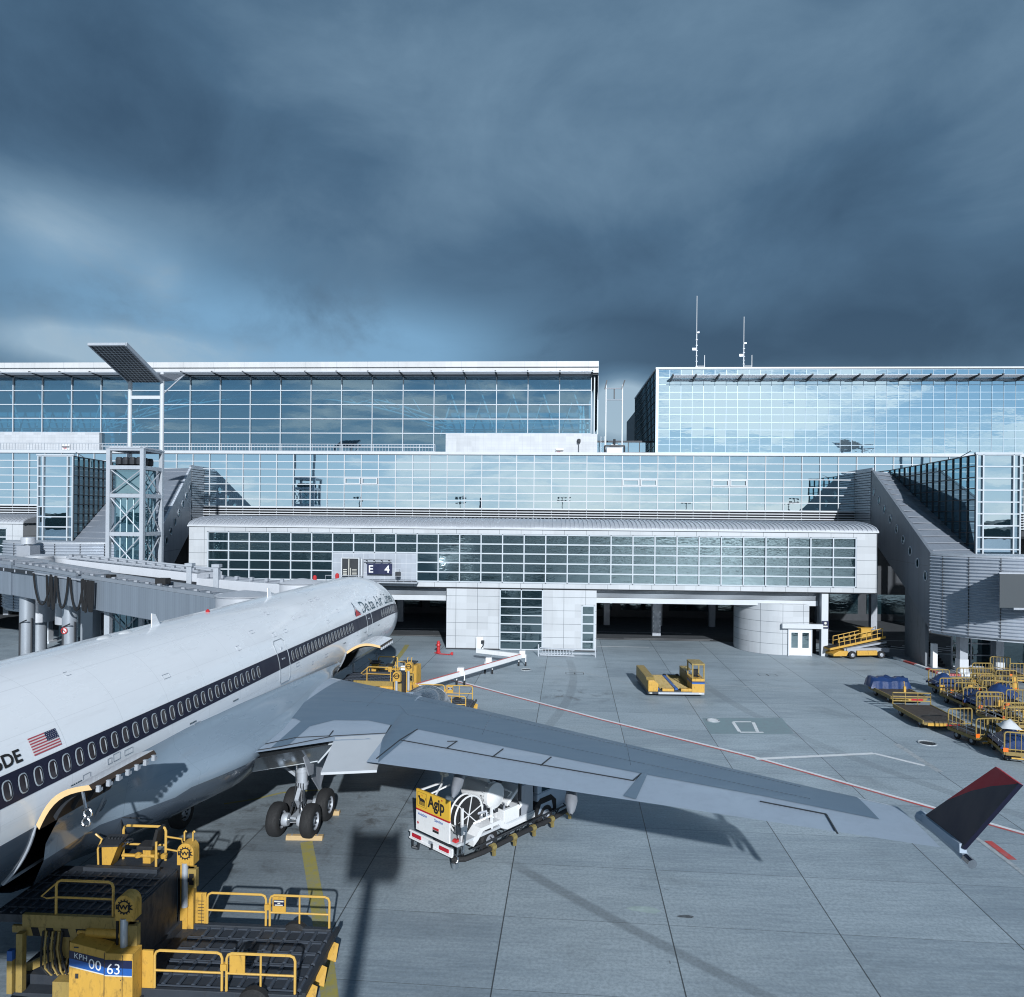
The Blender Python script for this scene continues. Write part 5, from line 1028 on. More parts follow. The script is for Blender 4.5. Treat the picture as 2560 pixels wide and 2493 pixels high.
mb = MB(); mb.bar((xr+.16,y0-.1,.66),(xr+.16,y1+.2,.66),.10,.12); B(mb, 'end_roller', M['dark_metal'])
def gear_emblem(mb, cx, cz, y, s, m):
    n = 14; pts = []
    for i in range(n):
        for (da, r) in ((0,.30),(.22,.30),(.30,.36),(.62,.36),(.70,.30)): a = 2*PI*(i+da)/n; pts.append((cx+s*r*math.cos(a), y, cz+s*r*math.sin(a)))
    k = len(pts); inn = [(cx+s*.235*math.cos(2*PI*i/k), y, cz+s*.235*math.sin(2*PI*i/k)) for i in range(k)]
    for i in range(k): mb.poly([pts[i], pts[(i+1) % k], inn[(i+1) % k], inn[i]], m)
    for a_, b_ in ((-.15,.15),):
        w_ = text_mb(MB(), 'EWK', .30*s, lambda x, q: (x, 0, q)); text_mb(mb, 'EWK', .30*s, lambda x, q: (cx-w_*.62+x*1.24, y-.002, cz-.10*s+q*.95), m, bold=.012*s)
for (yy, px) in ((y0-.05, -10.76), (y1+.22, -10.70)):
    mb = MB(); mb.box(px-.2, yy-.1, .2, px+.02, yy+.14, 2.5); mb.box(px+.02, yy-.08, .4, px+.2, yy+.12, 2.3); B(mb, 'lift_mast', M['yellow'], bevel=.01)
    mb = MB(); mb.tube([(px-.02,yy-.16,1.2),(px-.02,yy-.16,2.5)], .09, 12); B(mb, 'lift_ram', M['steel_light'], smooth=True)
    mb = MB(); mb.box(px-.26, yy-.12, .3, px-.2, yy+.12, 2.4); B(mb, 'mast_channel', M['black'])
    hx = px; pr = [(hx-.25,yy-.2,2.44),(hx+.25,yy-.2,2.44)]+[(hx+.25*math.cos(a),yy-.2,2.84+.25*math.sin(a)) for a in lin(0, PI, 12)]
    mb = MB(); mb.prism(pr, (0,.36,0)); ho = B(mb, 'mast_hood', M['yellow'], bevel=.008)
    mb = MB(); gear_emblem(mb, hx, 2.80, yy-.206, .56, 0); e_ = B(mb, 'maker_emblem', M['black']); e_.parent = ho
    mb = MB()
    for e2 in (-.13,.13): mb.tube([(hx+e2,yy,3.08),(hx+e2,yy,3.34),(hx+e2+.03,yy,3.38),(hx+e2+.06,yy,3.34)], .025, 6)
    if yy > 20: B(mb, 'guide_pin', M['yellow_rail'])
    mb = MB(); mb.box(px+.02, yy-.14, 1.75, px+.3, yy+.04, 2.3); B(mb, 'control_box', M['yellow_pale'], bevel=.01)
mb = MB(); mb.box(-10.62, y1+.02, 1.95, -10.5, y1+.06, 2.05); mb.box(-10.6,y1+.06,1.85,-10.46,y1+.065,1.98); mb.box(-10.6,y1+.06,2.05,-10.46,y1+.065,2.18); B(mb, 'display', M['black'])
# bridge deck
mb = MB(); mb.box(xl, y0+.05, 2.12, xm-.55, y1, 2.33); mb.box(xl+.9, y1-.32, 2.33, xm-.95, y1-.14, 2.45); B(mb, 'bridge_deck', M['deck_dark'], bevel=.01)
mb = MB()
for k in range(13): x = xl+.2+k*.27; mb.bar((x, y0+.1, 2.345), (x, y1-.4, 2.345), .06, .05)
for k in range(5): y = y0+.35+k*.42; mb.bar((xl+.1, y, 2.36), (xm-.6, y, 2.36), .035, .04)
B(mb, 'bridge_rollers', M['deck_plate'])
mb = MB(); mb.box(-13.6, y0-.06, 2.08, xm-.6, y0+.05, 2.40, 0); mb.box(-13.9, y0-.02, 1.9, xm-.6, y0+.05, 2.08, 0); hazard(mb, -13.5, -11.9, y0-.066, 1.86, 2.08, 8, 0, 1); B(mb, 'bridge_edge', [M['yellow_pale'], M['black']])
mb = MB(); rail_frame(mb, (-12.75,y0+.02,0), (-11.22,y0+.02,0), 2.4, 3.28, r=.033); mb.tube([(-12.75,y0+.02,3.2),(-13.15,y0+.02,2.85),(-13.0,y0+.02,2.8),(-12.75,y0+.02,2.84)], .022, 6); B(mb, 'bridge_rail', M['yellow_rail'], smooth=True)
mb = MB(); mb.box(xm-.6, y0+.05, .6, xm-.5, y1, 2.3, 1)
for yy in (y0+.3, y0+1.2, y1-.3): mb.bar((-13.9,yy,.7),(xm-.8,yy,2.05),.14,.2); mb.bar((-13.9,yy+.12,2.05),(xm-.8,yy+.12,.7),.14,.2)
mb.box(-13.95, y0+.1, .5, xm-.4, y1+.3, .75, 1); B(mb, 'scissor_lift', [M['yellow_pale'], M['deck_dark']])
# operator stand
mb = MB(); mb.box(-13.4, y1+.02, 2.2, -10.95, y1+1.25, 2.28); B(mb, 'operator_platform', M['deck_dark'])
mb = MB(); c = (-12.98, y1+.25); mb.prism([(c[0]-.28,c[1]-.2,2.28),(c[0]-.05,c[1]-.2,2.28),(c[0]+.22,c[1]-.2,2.96),(c[0]-.3,c[1]-.2,2.92)], (0,.42,0)); B(mb, 'console', M['yellow'], bevel=.012)
mb = MB(); mb.prism([(c[0]-.36,c[1]-.26,2.90),(c[0]+.26,c[1]-.26,2.94),(c[0]+.26,c[1]+.26,3.04),(c[0]-.36,c[1]+.26,3.02)], (0,0,.05)); mb.tube([(c[0]+.35+.13*math.cos(a*PI/7),c[1]+.1+.13*math.sin(a*PI/7),2.96) for a in range(14)], .018, 5, closed=True); mb.bar((c[0]+.2,c[1]+.05,2.8),(c[0]+.35,c[1]+.1,2.96),.04)
for k in range(5): mb.cbox((c[0]-.2+.1*k,c[1]+.05,3.06),(.05,.1,.05))
B(mb, 'control_panel', M['dark_metal'])
mb = MB(); s_ = (-12.1, y1+.5); mb.box(s_[0]-.24, s_[1]-.24, 2.72, s_[0]+.26, s_[1]+.24, 2.84); mb.prism([(s_[0]+.2,s_[1]-.22,2.84),(s_[0]+.32,s_[1]-.22,2.84),(s_[0]+.42,s_[1]-.22,3.32),(s_[0]+.33,s_[1]-.22,3.36)], (0,.44,0)); B(mb, 'seat', M['rubber'], bevel=.03)
mb = MB(); mb.box(s_[0]-.1, s_[1]-.12, 2.28, s_[0]+.14, s_[1]+.12, 2.72); mb.tube([(-12.85,y1+.4,2.5),(-11.5,y1+.4,2.5)], .05, 8)
for x in (-12.35,-11.75,-11.55): mb.lathe([(.02,2.44),(.09,2.46),(.1,2.56),(.03,2.6)], c=(x,y1+.4,0), n=10)
B(mb, 'seat_base', M['yellow'])
mb = MB(); rail_frame(mb, (-12.95,y1+.62,0), (-11.62,y1+.62,0), 2.28, 3.3, r=.04, mids=(.45,)); mb.tube([(-11.6,y1+.05,2.3),(-11.6,y1+.05,3.1)], .035, 6); mb.tube([(-11.6,y1+.62,3.0),(-11.05,y1+.5,3.0),(-11.0,y1+.5,2.6),(-11.6,y1+.62,2.62)], .028, 6); mb.tube([(-13.4,y1+.1,2.3),(-13.42,y1+.1,2.8),(-13.3,y1+.1,3.1),(-13.5,y1+.1,3.25)], .03, 6); B(mb, 'operator_rail', M['yellow_rail'], smooth=True)
mb = MB(); mb.bar((-13.2,y1+.9,2.28),(-13.2,y1+.9,3.55),.03); mb.bar((-13.35,y1+.9,3.42),(-12.6,y1+.9,3.42),.03); B(mb, 'lamp_bracket', M['dark_metal'])
# chassis, near side body with the fleet number
mb = MB(); mb.box(-13.7, 17.7, .3, -10.3, 20.9, .5, 0); B(mb, 'chassis', M['deck_dark'])
Yp = 17.42; pt = [(-12.02,Yp,.25),(-10.36,Yp,.25),(-10.36,Yp,1.78),(-11.06,Yp,1.78),(-11.08,Yp,1.83),(-12.0,Yp,2.02)]
mb = MB(); mb.prism(pt, (0,.42,0)); body = B(mb, 'engine_cover', M['yellow'], bevel=.012)
st = lambda x: 1.62 if x > -11.1 else 1.64+(-11.1-x)*.20
mb = MB()
for xa, xb in ((-12.0,-11.1),(-11.08,-10.37)):
    za, zb = st(xa), st(xb-.001)
    mb.poly([(xa,Yp-.004,za-.20),(xb,Yp-.004,zb-.20),(xb,Yp-.004,zb),(xa,Yp-.004,za)], 0); mb.poly([(xa,Yp-.005,za-.38),(xb,Yp-.005,zb-.38),(xb,Yp-.005,zb-.20),(xa,Yp-.005,za-.20)], 1); mb.poly([(xa,Yp-.006,za-.41),(xb,Yp-.006,zb-.41),(xb,Yp-.006,zb-.38),(xa,Yp-.006,za-.38)], 2)
o = B(mb, 'body_stripe', [M['navy'], M['blue_stripe'], M['lens']]); o.parent = body
mb = MB(); text_mb(mb, 'KPH', .20, lambda x, q: (-11.88+x*.95, Yp-.009, st(-11.88+x)-.16+q)); text_mb(mb, '00', .36, lambda x, q: (-11.50+x*.95, Yp-.010, st(-11.5+x)-.32+q)); text_mb(mb, '63', .38, lambda x, q: (-11.03+x*.98, Yp-.010, 1.27+q)); o = B(mb, 'fleet_number', M['white_bright']); o.parent = body
mb = MB(); mb.bar((-11.09,Yp-.004,.3),(-11.09,Yp-.004,1.8),.012); mb.bar((-10.62,Yp-.004,.3),(-10.62,Yp-.004,1.75),.01); mb.cbox((-11.8,Yp-.006,1.18),(.08,.01,.12)); mb.cbox((-11.82,Yp-.006,1.9),(.12,.01,.03))
for k in range(6): mb.cbox((-10.66,Yp-.006,.4+k*.24),(.02,.01,.02))
o = B(mb, 'cover_seams', M['dark_metal']); o.parent = body
mb = MB(); mb.box(-12.5, 17.5, .3, -12.02, 18.0, .95); B(mb, 'step_box', M['yellow_pale'], bevel=.01)
mb = MB(); mb.tube([(-11.85,17.9,2.0),(-10.9,17.9,2.0)], .12, 12); mb.tube([(-12.1,17.9,2.0),(-11.85,17.9,2.0)], .06, 8); B(mb, 'hydraulic_ram', M['yellow'], smooth=True)
mb = MB()
for k in range(7):
    x = -13.0+k*.085; mb.tube([(x,17.85,2.02),(x-.01,17.8,1.6),(x+.02*k,17.78,1.15-.05*(k % 3)),(x+.18,17.8,.92),(x+.34,17.85,1.0),(x+.36,17.95,1.5)], .026, 6, k % 2)
B(mb, 'hoses', [M['rubber'], M['yellow_pale']], smooth=True)
mb = MB(); mb.box(-12.75, 17.9, 1.3, -12.35, 18.2, 1.95); mb.box(-12.35, 17.9, 1.75, -12.1, 18.1, 1.98); B(mb, 'valve_block', M['yellow_pale'], bevel=.02)
mb = MB(); mb.box(-13.62, 17.7, .5, -13.45, 17.85, 2.0, 0); mb.box(-13.80, 17.62, .5, -13.66, 17.75, 1.35, 0); mb.box(-13.80, 17.62, 1.35, -13.66, 17.75, 1.6, 1); B(mb, 'corner_post', [M['yellow_pale'], M['blue_stripe']])
mb = MB(); mb.bar((-13.95,17.3,.5),(-13.8,17.25,1.2),.1); mb.bar((-13.95,17.3,.5),(-12.4,17.3,.42),.12,.2); hazard(mb, -13.8, -12.4, 17.235, .34, .52, 8, 0, 1); B(mb, 'bumper', [M['yellow'], M['black']])
for (x, y) in ((-7.4,20.75),(-7.4,17.8),(-13.0,20.9),(-12.9,18.3)): wheel_x(ld, x, y, .42, .42, .3, ax='y')
# second loader at the forward hold
ld2 = dup(ld, (-8.25, 46.15, 0), math.radians(-2.5), 'second yellow loader at the forward cargo door, mostly hidden behind the wing')
# ------------------------------------------------------------------ fuelling truck
tr_ = thing('fuel_truck', 'white hydrant fuelling truck with a yellow rear board, parked under the wing', 'fuel truck', (-4.2, 26.65, 0), math.radians(-39.5))
T = lambda mb, nm, mats, **k: mb.build(nm, mats, tr_, **k)
mb = MB(); mb.box(-.95, .25, .62, .95, 6.6, .80); mb.box(-.35, .3, .4, .35, 6.6, .62); T(mb, 'chassis', M['dark_metal'])
mb = MB(); mb.box(-1.15, .05, .78, 1.15, 4.4, .88); T(mb, 'deck', M['white'])
mb = MB(); mb.box(-1.12, .0, .80, .76, .07, 1.56, 0); mb.box(-1.12, .0, 1.63, .76, .07, 2.36, 1); mb.box(-1.12, .001, 1.56, .76, .069, 1.63, 2); pan = T(mb, 'rear_board', [M['white_bright'], M['yellow'], M['maroon']]); M['agip_yellow'] = paint('board_yellow', (.72,.44,.05), .4, 0, .05, 3); pan.data.materials[1] = M['agip_yellow']
mb = MB(); text_mb(mb, 'Agip', .60, lambda x, q: (-.42+x*.84, -.006, 1.86+q), bold=.022); o = T(mb, 'board_lettering', M['black']); o.parent = pan
mb = MB(); disc(mb, (0,0), .035, 0); mb.v = [(x+.355, -.0075, y+2.285) for x, y, z in mb.v]
for k in range(3): mb.poly([(-.78+.07*k, -.007, 2.24), (-.80+.07*k, -.007, 2.16), (-.74+.07*k, -.007, 2.15)]) if k == 0 else None
mb.cbox((.02,-.007,1.13),(.34,.004,.09)); mb.poly([(-1.0,-.007,1.02),(-.94,-.007,1.09),(-1.0,-.007,1.16),(-1.06,-.007,1.09)]); o = T(mb, 'board_red_marks', M['red']); o.parent = pan
mb = MB(); d_ = lambda pts: mb.poly([(-1.0+.46*x, -.007, 1.76+.5*y) for x, y in pts])      # the black beast in its square
d_([(.12,.56),(.30,.62),(.72,.58),(.86,.50),(.84,.34),(.66,.36),(.30,.36),(.16,.40)])
for k, lx in enumerate((.16,.28,.42,.54,.68,.80)): d_([(lx,.38),(lx+.07,.38),(lx+.05+.03*(k % 2),.08),(lx-.02+.03*(k % 2),.08)])
d_([(.14,.50),(.04,.60),(.02,.74),(.16,.80),(.24,.72),(.26,.58)]); d_([(.02,.72),(-.06,.70),(-.05,.66),(.04,.64)]); d_([(.86,.50),(.96,.62),(.99,.76),(.94,.76),(.90,.60),(.82,.46)])
for a_, b_ in (((-.06,-.02),(1.04,-.02)),((1.04,-.02),(1.04,1.04)),((1.04,1.04),(-.06,1.04)),((-.06,1.04),(-.06,-.02))): mb.bar((-1.0+.46*a_[0],-.007,1.76+.5*a_[1]), (-1.0+.46*b_[0],-.007,1.76+.5*b_[1]), .008, .004)
o = T(mb, 'board_emblem', M['black']); o.parent = pan
mb = MB(); text_mb(mb, 'Aviation', .155, lambda x, q: (-1.0+x*1.0, -.006, 1.40+q), bold=.004); text_mb(mb, 'Service', .155, lambda x, q: (-.06+x*1.05, -.006, 1.40+q), bold=.004); o = T(mb, 'board_small_lettering', M['blue_stripe']); o.parent = pan
mb = MB(); mb.cbox((.02,-.007,1.03),(.34,.004,.09)); o = T(mb, 'board_plate', M['black']); o.parent = pan
mb = MB(); mb.box(-1.2, -.28, .52, 1.2, -.20, .58); mb.box(-1.2, -.28, .78, 1.2, -.20, .83); mb.box(-1.2, -.22, .56, 1.2, -.18, .80); T(mb, 'rear_bumper', M['white_bright'], bevel=.01)
for x in (-1.05, .5): mb = MB(); mb.box(x, -.262, .62, x+.50, -.22, .75); T(mb, 'tail_lamp', M['maroon'])
mb = MB(); mb.box(-.1,-.25,.62,.12,-.22,.74,0); mb.bar((.15,-.3,.5),(.15,-.3,.72),.06,m=1); T(mb, 'hitch', [M['steel_light'], M['dark_metal']])
mb = MB(); mb.bar((-1.15,-.1,.62),(-1.15,-.15,.15),.06); mb.bar((-.8,-.1,.5),(-.8,-.15,.15),.06); mb.tube([(-1.1,-.16,.2),(-.95,-.3,.25),(-.85,-.16,.18),(-1.0,-.05,.2)], .05, 6, closed=True); T(mb, 'rear_step', M['dark_metal'])
mb = MB()
for xx in (.46, .74): mb.tube([(xx, 1.02+.72*math.cos(a*PI/14), 1.55+.72*math.sin(a*PI/14)) for a in range(28)], .036, 6, closed=True)
for k in range(6): a = k*PI/3+.3; mb.bar((.74,1.02,1.55),(.74,1.02+.70*math.cos(a),1.55+.70*math.sin(a)),.03); mb.bar((.46,1.02+.72*math.cos(a),1.55+.72*math.sin(a)),(.74,1.02+.72*math.cos(a),1.55+.72*math.sin(a)),.035)
T(mb, 'hose_reel', M['white_bright']); mb = MB(); mb.lathe([(.2,.40),(.68,.40),(.68,.70),(.2,.70)], c=(0,1.02,1.55), ax='x', n=24); mb.v = mb.v; T(mb, 'wound_hose', M['rubber'])
mb = MB(); mb.bar((1.08,.35,.85),(1.08,.35,2.1),.08); mb.bar((1.08,1.9,.85),(1.08,1.9,1.7),.08); mb.bar((-1.0,.1,2.3),(-1.0,1.2,2.3),.06); mb.bar((-.2,.1,2.2),(-.6,.9,2.5),.05); mb.bar((-.6,.1,2.2),(-.2,.9,2.5),.05); mb.bar((.3,.8,.9),(1.1,1.9,1.4),.07); T(mb, 'reel_frame', M['white_bright'])
mb = MB(); mb.lathe([(.02,-.75),(.30,-.72),(.42,-.6),(.42,.72),(.49,.74),(.49,.90),(.40,.92),(.30,.98),(.02,1.0)], c=(.05,2.25,2.0), ax='x', n=28); mb.cbox((.3,2.25,2.5),(.5,.14,.12))
for k in range(14): mb.cbox((.82,2.25+.46*math.cos(k*PI/7),2.0+.46*math.sin(k*PI/7)),(.26,.06,.06))
T(mb, 'filter_tank', M['white_bright'], smooth=True)
mb = MB(); mb.box(.35, 2.5, .88, 1.18, 3.4, 1.4); mb.prism([(.1,2.9,1.4),(1.0,2.9,1.4),(1.0,3.6,1.9),(.1,3.6,1.9)], (0,0,.15)); T(mb, 'valve_cabinet', M['white_bright'], bevel=.02)
mb = MB(); mb.box(.5,2.55,1.402,1.05,3.0,1.41); mb.tube([(.6,2.8,1.4),(.6,2.8,1.75),(.3,2.9,1.9)], .06, 6); mb.tube([(.9,2.7,1.4),(.9,2.5,1.6),(.4,2.2,1.5),(.2,1.8,1.2)], .06, 6); mb.tube([(-.5,3.2,.9),(-.5,3.2,2.4),(.2,3.4,2.5)], .07, 6)
for k in range(6): mb.cbox((-.6+.22*k,3.3,2.2+.1*(k % 3)),(.16,.3,.24))
T(mb, 'pipework', M['dark_metal'])
mb = MB(); rs = random.Random(5)
for k in range(16): x, y, z = rs.uniform(.1,1.1), rs.uniform(1.5,3.6), rs.uniform(.9,1.7); mb.tube([(x,y,z),(x+rs.uniform(-.2,.2),y+rs.uniform(-.2,.3),z+rs.uniform(.1,.35)),(x+rs.uniform(-.4,.4),y+rs.uniform(-.4,.4),z+rs.uniform(.0,.5))], rs.uniform(.025,.06), 6, k % 3)
for k in range(8): mb.cbox((rs.uniform(.2,1.05),rs.uniform(1.6,3.5),rs.uniform(1.0,1.6)), (rs.uniform(.08,.25),rs.uniform(.08,.25),rs.uniform(.08,.2)), k % 3)
T(mb, 'hose_fittings', [M['white_bright'], M['steel'], M['dark_metal']])
mb = MB(); mb.prism([(1.18,.85,.55),(1.18,.85,.78),(1.18,1.25,1.12),(1.18,2.3,1.12),(1.18,2.7,.82),(1.18,2.7,.62),(1.18,2.35,.78),(1.18,2.2,.98),(1.18,1.35,.98),(1.18,1.1,.72)], (-.5,0,0)); mb.box(1.05,2.7,.62,1.18,4.35,.80); T(mb, 'mudguard', M['white_bright'])
mb = MB(); mb.box(-1.1, 3.6, .88, 1.12, 4.3, 2.05, 0); mb.box(1.0, 3.5, .88, 1.1, 3.62, 2.5, 1); T(mb, 'equipment_locker', [M['steel'], M['dark_metal']], bevel=.02)
mb = MB(); mb.box(-1.15, 4.55, .6, 1.15, 6.7, 1.45, 0); mb.prism([(-1.15,4.55,1.45),(-1.15,6.6,1.45),(-1.15,6.25,2.35),(-1.15,4.55,2.4)], (2.3,0,0), 0); T(mb, 'cab', M['wing_light'], bevel=.05)
mb = MB(); mb.poly([(1.153,4.8,1.5),(1.153,6.3,1.5),(1.153,6.1,2.25),(1.153,4.8,2.25)]); mb.box(-.95, 4.54, 1.5, .95, 4.545, 2.25); mb.poly([(-1.0,6.61,1.5),(1.0,6.61,1.5),(1.0,6.31,2.25),(-1.0,6.31,2.25)]); T(mb, 'cab_glass', M['gate_glass'])
mb = MB(); mb.prism([(1.16,4.35,.5),(1.16,4.35,1.0),(1.16,4.7,1.25),(1.16,5.4,1.25),(1.16,5.75,.95),(1.16,5.75,.5),(1.16,5.6,.5),(1.16,5.45,1.0),(1.16,4.75,1.0),(1.16,4.5,.5)], (-.4,0,0)); T(mb, 'front_mudguard', M['black'])
for (x, y) in ((.98,1.78),(-.98,1.78),(1.0,5.08),(-1.0,5.08)): wheel_x(tr_, x, y, .47, .47, .32, world=False)
mb = MB(); hp = [(1.0,-.1,.35),(1.3,.3,.32),(1.52,1.0,.40),(1.55,3,.45),(1.55,5,.45),(1.5,6.4,.5),(1.2,6.9,.7),(.9,6.8,1.1)]; mb.tube(hp, .095, 9); T(mb, 'delivery_hose', M['rubber'], smooth=True)
mb = MB(); mb.bar((1.4,.6,.62),(1.4,6.6,.66),.05); mb.bar((1.4,.6,.38),(1.4,6.6,.4),.05)
for k in range(8): mb.bar((1.4,.8+.75*k,.38),(1.4,1.15+.75*k,.64),.035); mb.bar((1.0,1.1+.75*k,.6),(1.45,1.1+.75*k,.4),.035)
T(mb, 'hose_cradle', M['dark_metal'])
for k in range(5): y = 1.4+1.15*k; mb = MB(); mb.tube([(1.55,y,.44),(1.55,y+.2,.44)], .135, 10); mb.cbox((1.62,y+.1,.25),(.1,.1,.2)); T(mb, 'hose_clamp', M['brass'])
mb = MB(); mb.bar((1.0,.25,.4),(.95,.35,1.4),.09); mb.bar((1.2,.25,.4),(1.25,.35,1.3),.09); mb.cbox((1.08,.3,1.35),(.34,.3,.3)); mb.tube([(1.15+.12*math.cos(a*PI/6),-.02,.42+.12*math.sin(a*PI/6)) for a in range(12)], .03, 6, closed=True); mb.lathe([(.03,0),(.13,.03),(.13,.2),(.05,.24)], c=(1.2,-.1,.1), n=10); T(mb, 'hydrant_coupler', M['chrome'])
mb = MB(); mb.lathe([(.03,-.1),(.11,-.08),(.11,.1),(.03,.12)], c=(.9,.2,.86), ax='x', n=12); T(mb, 'reel_motor', M['red'])
mb = MB(); mb.bar((-.7,.9,2.3),(-.72,1.0,2.75),.05); mb.prism([(-.9,1.0,2.7),(-.6,1.0,2.66),(-.62,1.0,2.78),(-.88,1.0,2.92)], (0,.2,0)); T(mb, 'work_lamp', M['lens'])
# ------------------------------------------------------------------ pallet transporter
tp_ = thing('pallet_transporter', 'low yellow pallet transporter with a corner cab and white rollers, alone on the apron', 'transporter', (7.15, 52.2, 0), math.radians(2.5))
T = lambda mb, nm, mats, **k: mb.build(nm, mats, tp_, **k)
mb = MB(); mb.box(0, .05, .18, 4.05, 5.2, .42); T(mb, 'chassis', M['deck_dark'])
mb = MB(); mb.prism([(0,.35,.4),(0,5.2,.4),(0,5.2,1.22),(0,.9,1.22),(0,.35,.95)], (.62,0,0)); T(mb, 'side_body', M['yellow_pale'], bevel=.04)
mb = MB(); mb.prism([(.02,.02,.35),(.72,.02,.35),(.78,.02,.9),(.45,.02,1.18),(.02,.02,1.16)], (0,.33,0)); T(mb, 'end_cowl', M['yellow'], bevel=.05)
mb = MB(); mb.box(3.42, 1.7, .4, 4.05, 5.2, 1.15, 0); mb.box(3.40, 3.2, 1.15, 4.05, 5.2, 1.22, 0); T(mb, 'side_body', M['yellow_pale'], bevel=.04)
mb = MB(); mb.box(3.45, 1.75, 1.153, 4.0, 3.1, 1.3); T(mb, 'locker', M['white_bright'], bevel=.03)
mb = MB()
for k in range(15): mb.tube([(.95,.55+k*.31,.49),(1.98,.55+k*.31,.49)], .045, 8); mb.tube([(2.28,.55+k*.31,.49),(3.3,.55+k*.31,.49)], .045, 8)
T(mb, 'rollers', M['yellow_pale'], smooth=True)
mb = MB(); mb.box(2.02, .4, .42, 2.24, 5.1, .52); mb.box(.7,.4,.42,.9,5.1,.5); T(mb, 'roller_beam', M['blue_stripe'])
for x0 in (1.05, 2.4): mb = MB(); mb.box(x0, .04, .38, x0+.85, .4, .58); T(mb, 'end_stop', M['yellow'], bevel=.02)
mb = MB(); mb.box(3.18, .0, .3, 4.08, 1.6, .95, 0); mb.box(3.18, .0, 1.14, 4.08, 1.6, 1.32, 0); mb.box(3.179, -.001, .95, 4.081, 1.601, 1.06, 1); mb.box(3.179, -.001, 1.06, 4.081, 1.601, 1.14, 2); cabo = T(mb, 'cab_body', [M['yellow'], M['blue_stripe'], M['navy']])
mb = MB()
for (x, y) in ((3.22,.05),(4.03,.05),(3.22,1.55),(4.03,1.55)): mb.box(x-.05, y-.05, 1.32, x+.05, y+.05, 2.3)
mb.box(3.15, -.03, 2.3, 4.1, 1.63, 2.42); T(mb, 'cab_frame', M['yellow_pale'], bevel=.015)
mb = MB(); mb.box(3.45,.7,1.0,3.85,1.2,1.35); mb.box(3.45,1.1,1.35,3.85,1.2,1.8); mb.tube([(3.65+.15*math.cos(a*PI/6),.45,1.5+.15*math.sin(a*PI/6)) for a in range(12)], .02, 5, closed=True); T(mb, 'driver_seat', M['rubber'])
mb = MB(); mb.box(.75,-.06,.2,4.05,.05,.34); T(mb, 'front_bumper', M['steel_light'])
for x in (.2, 3.75): mb = MB(); mb.box(x-.1,-.075,.24,x+.1,-.06,.32); T(mb, 'headlamp', M['lens'])
for (x, y) in ((.3,.9),(3.75,2.2),(.9,5.0),(2.2,5.0),(3.2,5.0)): wheel_x(tp_, x, y, .3, .3, .25, world=False)
# ------------------------------------------------------------------ belt loader beside the white pier
p = PZ(2085,1645); bl = thing('belt_loader', 'yellow belt loader with a raised railed conveyor, parked between pier and stair building', 'belt loader', (p.x, p.y+.2, 0), math.radians(9))
T = lambda mb, nm, mats, **k: mb.build(nm, mats, bl, **k)
mb = MB(); mb.prism([(-.4,-.75,.25),(.9,-.75,.25),(1.1,-.75,.7),(.2,-.75,.75),(-.4,-.75,.45)], (0,1.5,0)); mb.box(1.9,-.8,.3,3.9,.7,.75); T(mb, 'body', M['yellow'], bevel=.04)
mb = MB(); mb.box(1.0,-.6,.55,5.2,.6,.95); mb.prism([(.8,-.5,.7),(5.0,-.5,1.4),(5.0,-.5,1.55),(.8,-.5,.9)], (0,1.0,0)); T(mb, 'chassis', M['steel'])
mb = MB(); mb.prism([(-.6,-.5,.75),(4.9,-.5,1.85),(4.9,-.5,2.05),(-.6,-.5,.95)], (0,1.1,0)); T(mb, 'conveyor_boom', M['yellow'], bevel=.02)
mb = MB(); mb.prism([(-.6,-.42,.965),(4.9,-.42,2.065),(4.9,-.42,2.08),(-.6,-.42,.98)], (0,.94,0)); T(mb, 'belt', M['rubber'])
for yy in (-.48,.58):
    mb = MB(); zf = lambda x: 1.55+(x)*.2-.55
    for x in lin(.3, 4.6, 8): mb.tube([(x,yy,zf(x)),(x,yy,zf(x)+.85)], .03, 5)
    mb.tube([(.3,yy,zf(.3)+.85),(4.6,yy,zf(4.6)+.85)], .035, 6); mb.tube([(.3,yy,zf(.3)+.45),(4.6,yy,zf(4.6)+.45)], .028, 6); T(mb, 'guard_rail', M['yellow_rail'])
mb = MB(); mb.box(2.9,.2,1.6,3.9,.75,2.65); mb.box(2.8,.1,2.65,4.0,.8,2.72); T(mb, 'operator_stand', M['yellow'], bevel=.02)
mb = MB(); mb.bar((4.7,-.2,.8),(5.6,-.2,1.1),.12); mb.bar((4.6,.3,.7),(5.3,.3,.9),.2); T(mb, 'tow_frame', M['dark_metal'])
for (x, y) in ((1.45,-.72),(4.3,-.72),(1.45,.62),(4.3,.62)): wheel_x(bl, x, y, .36, .36, .26, world=False, ax='y')
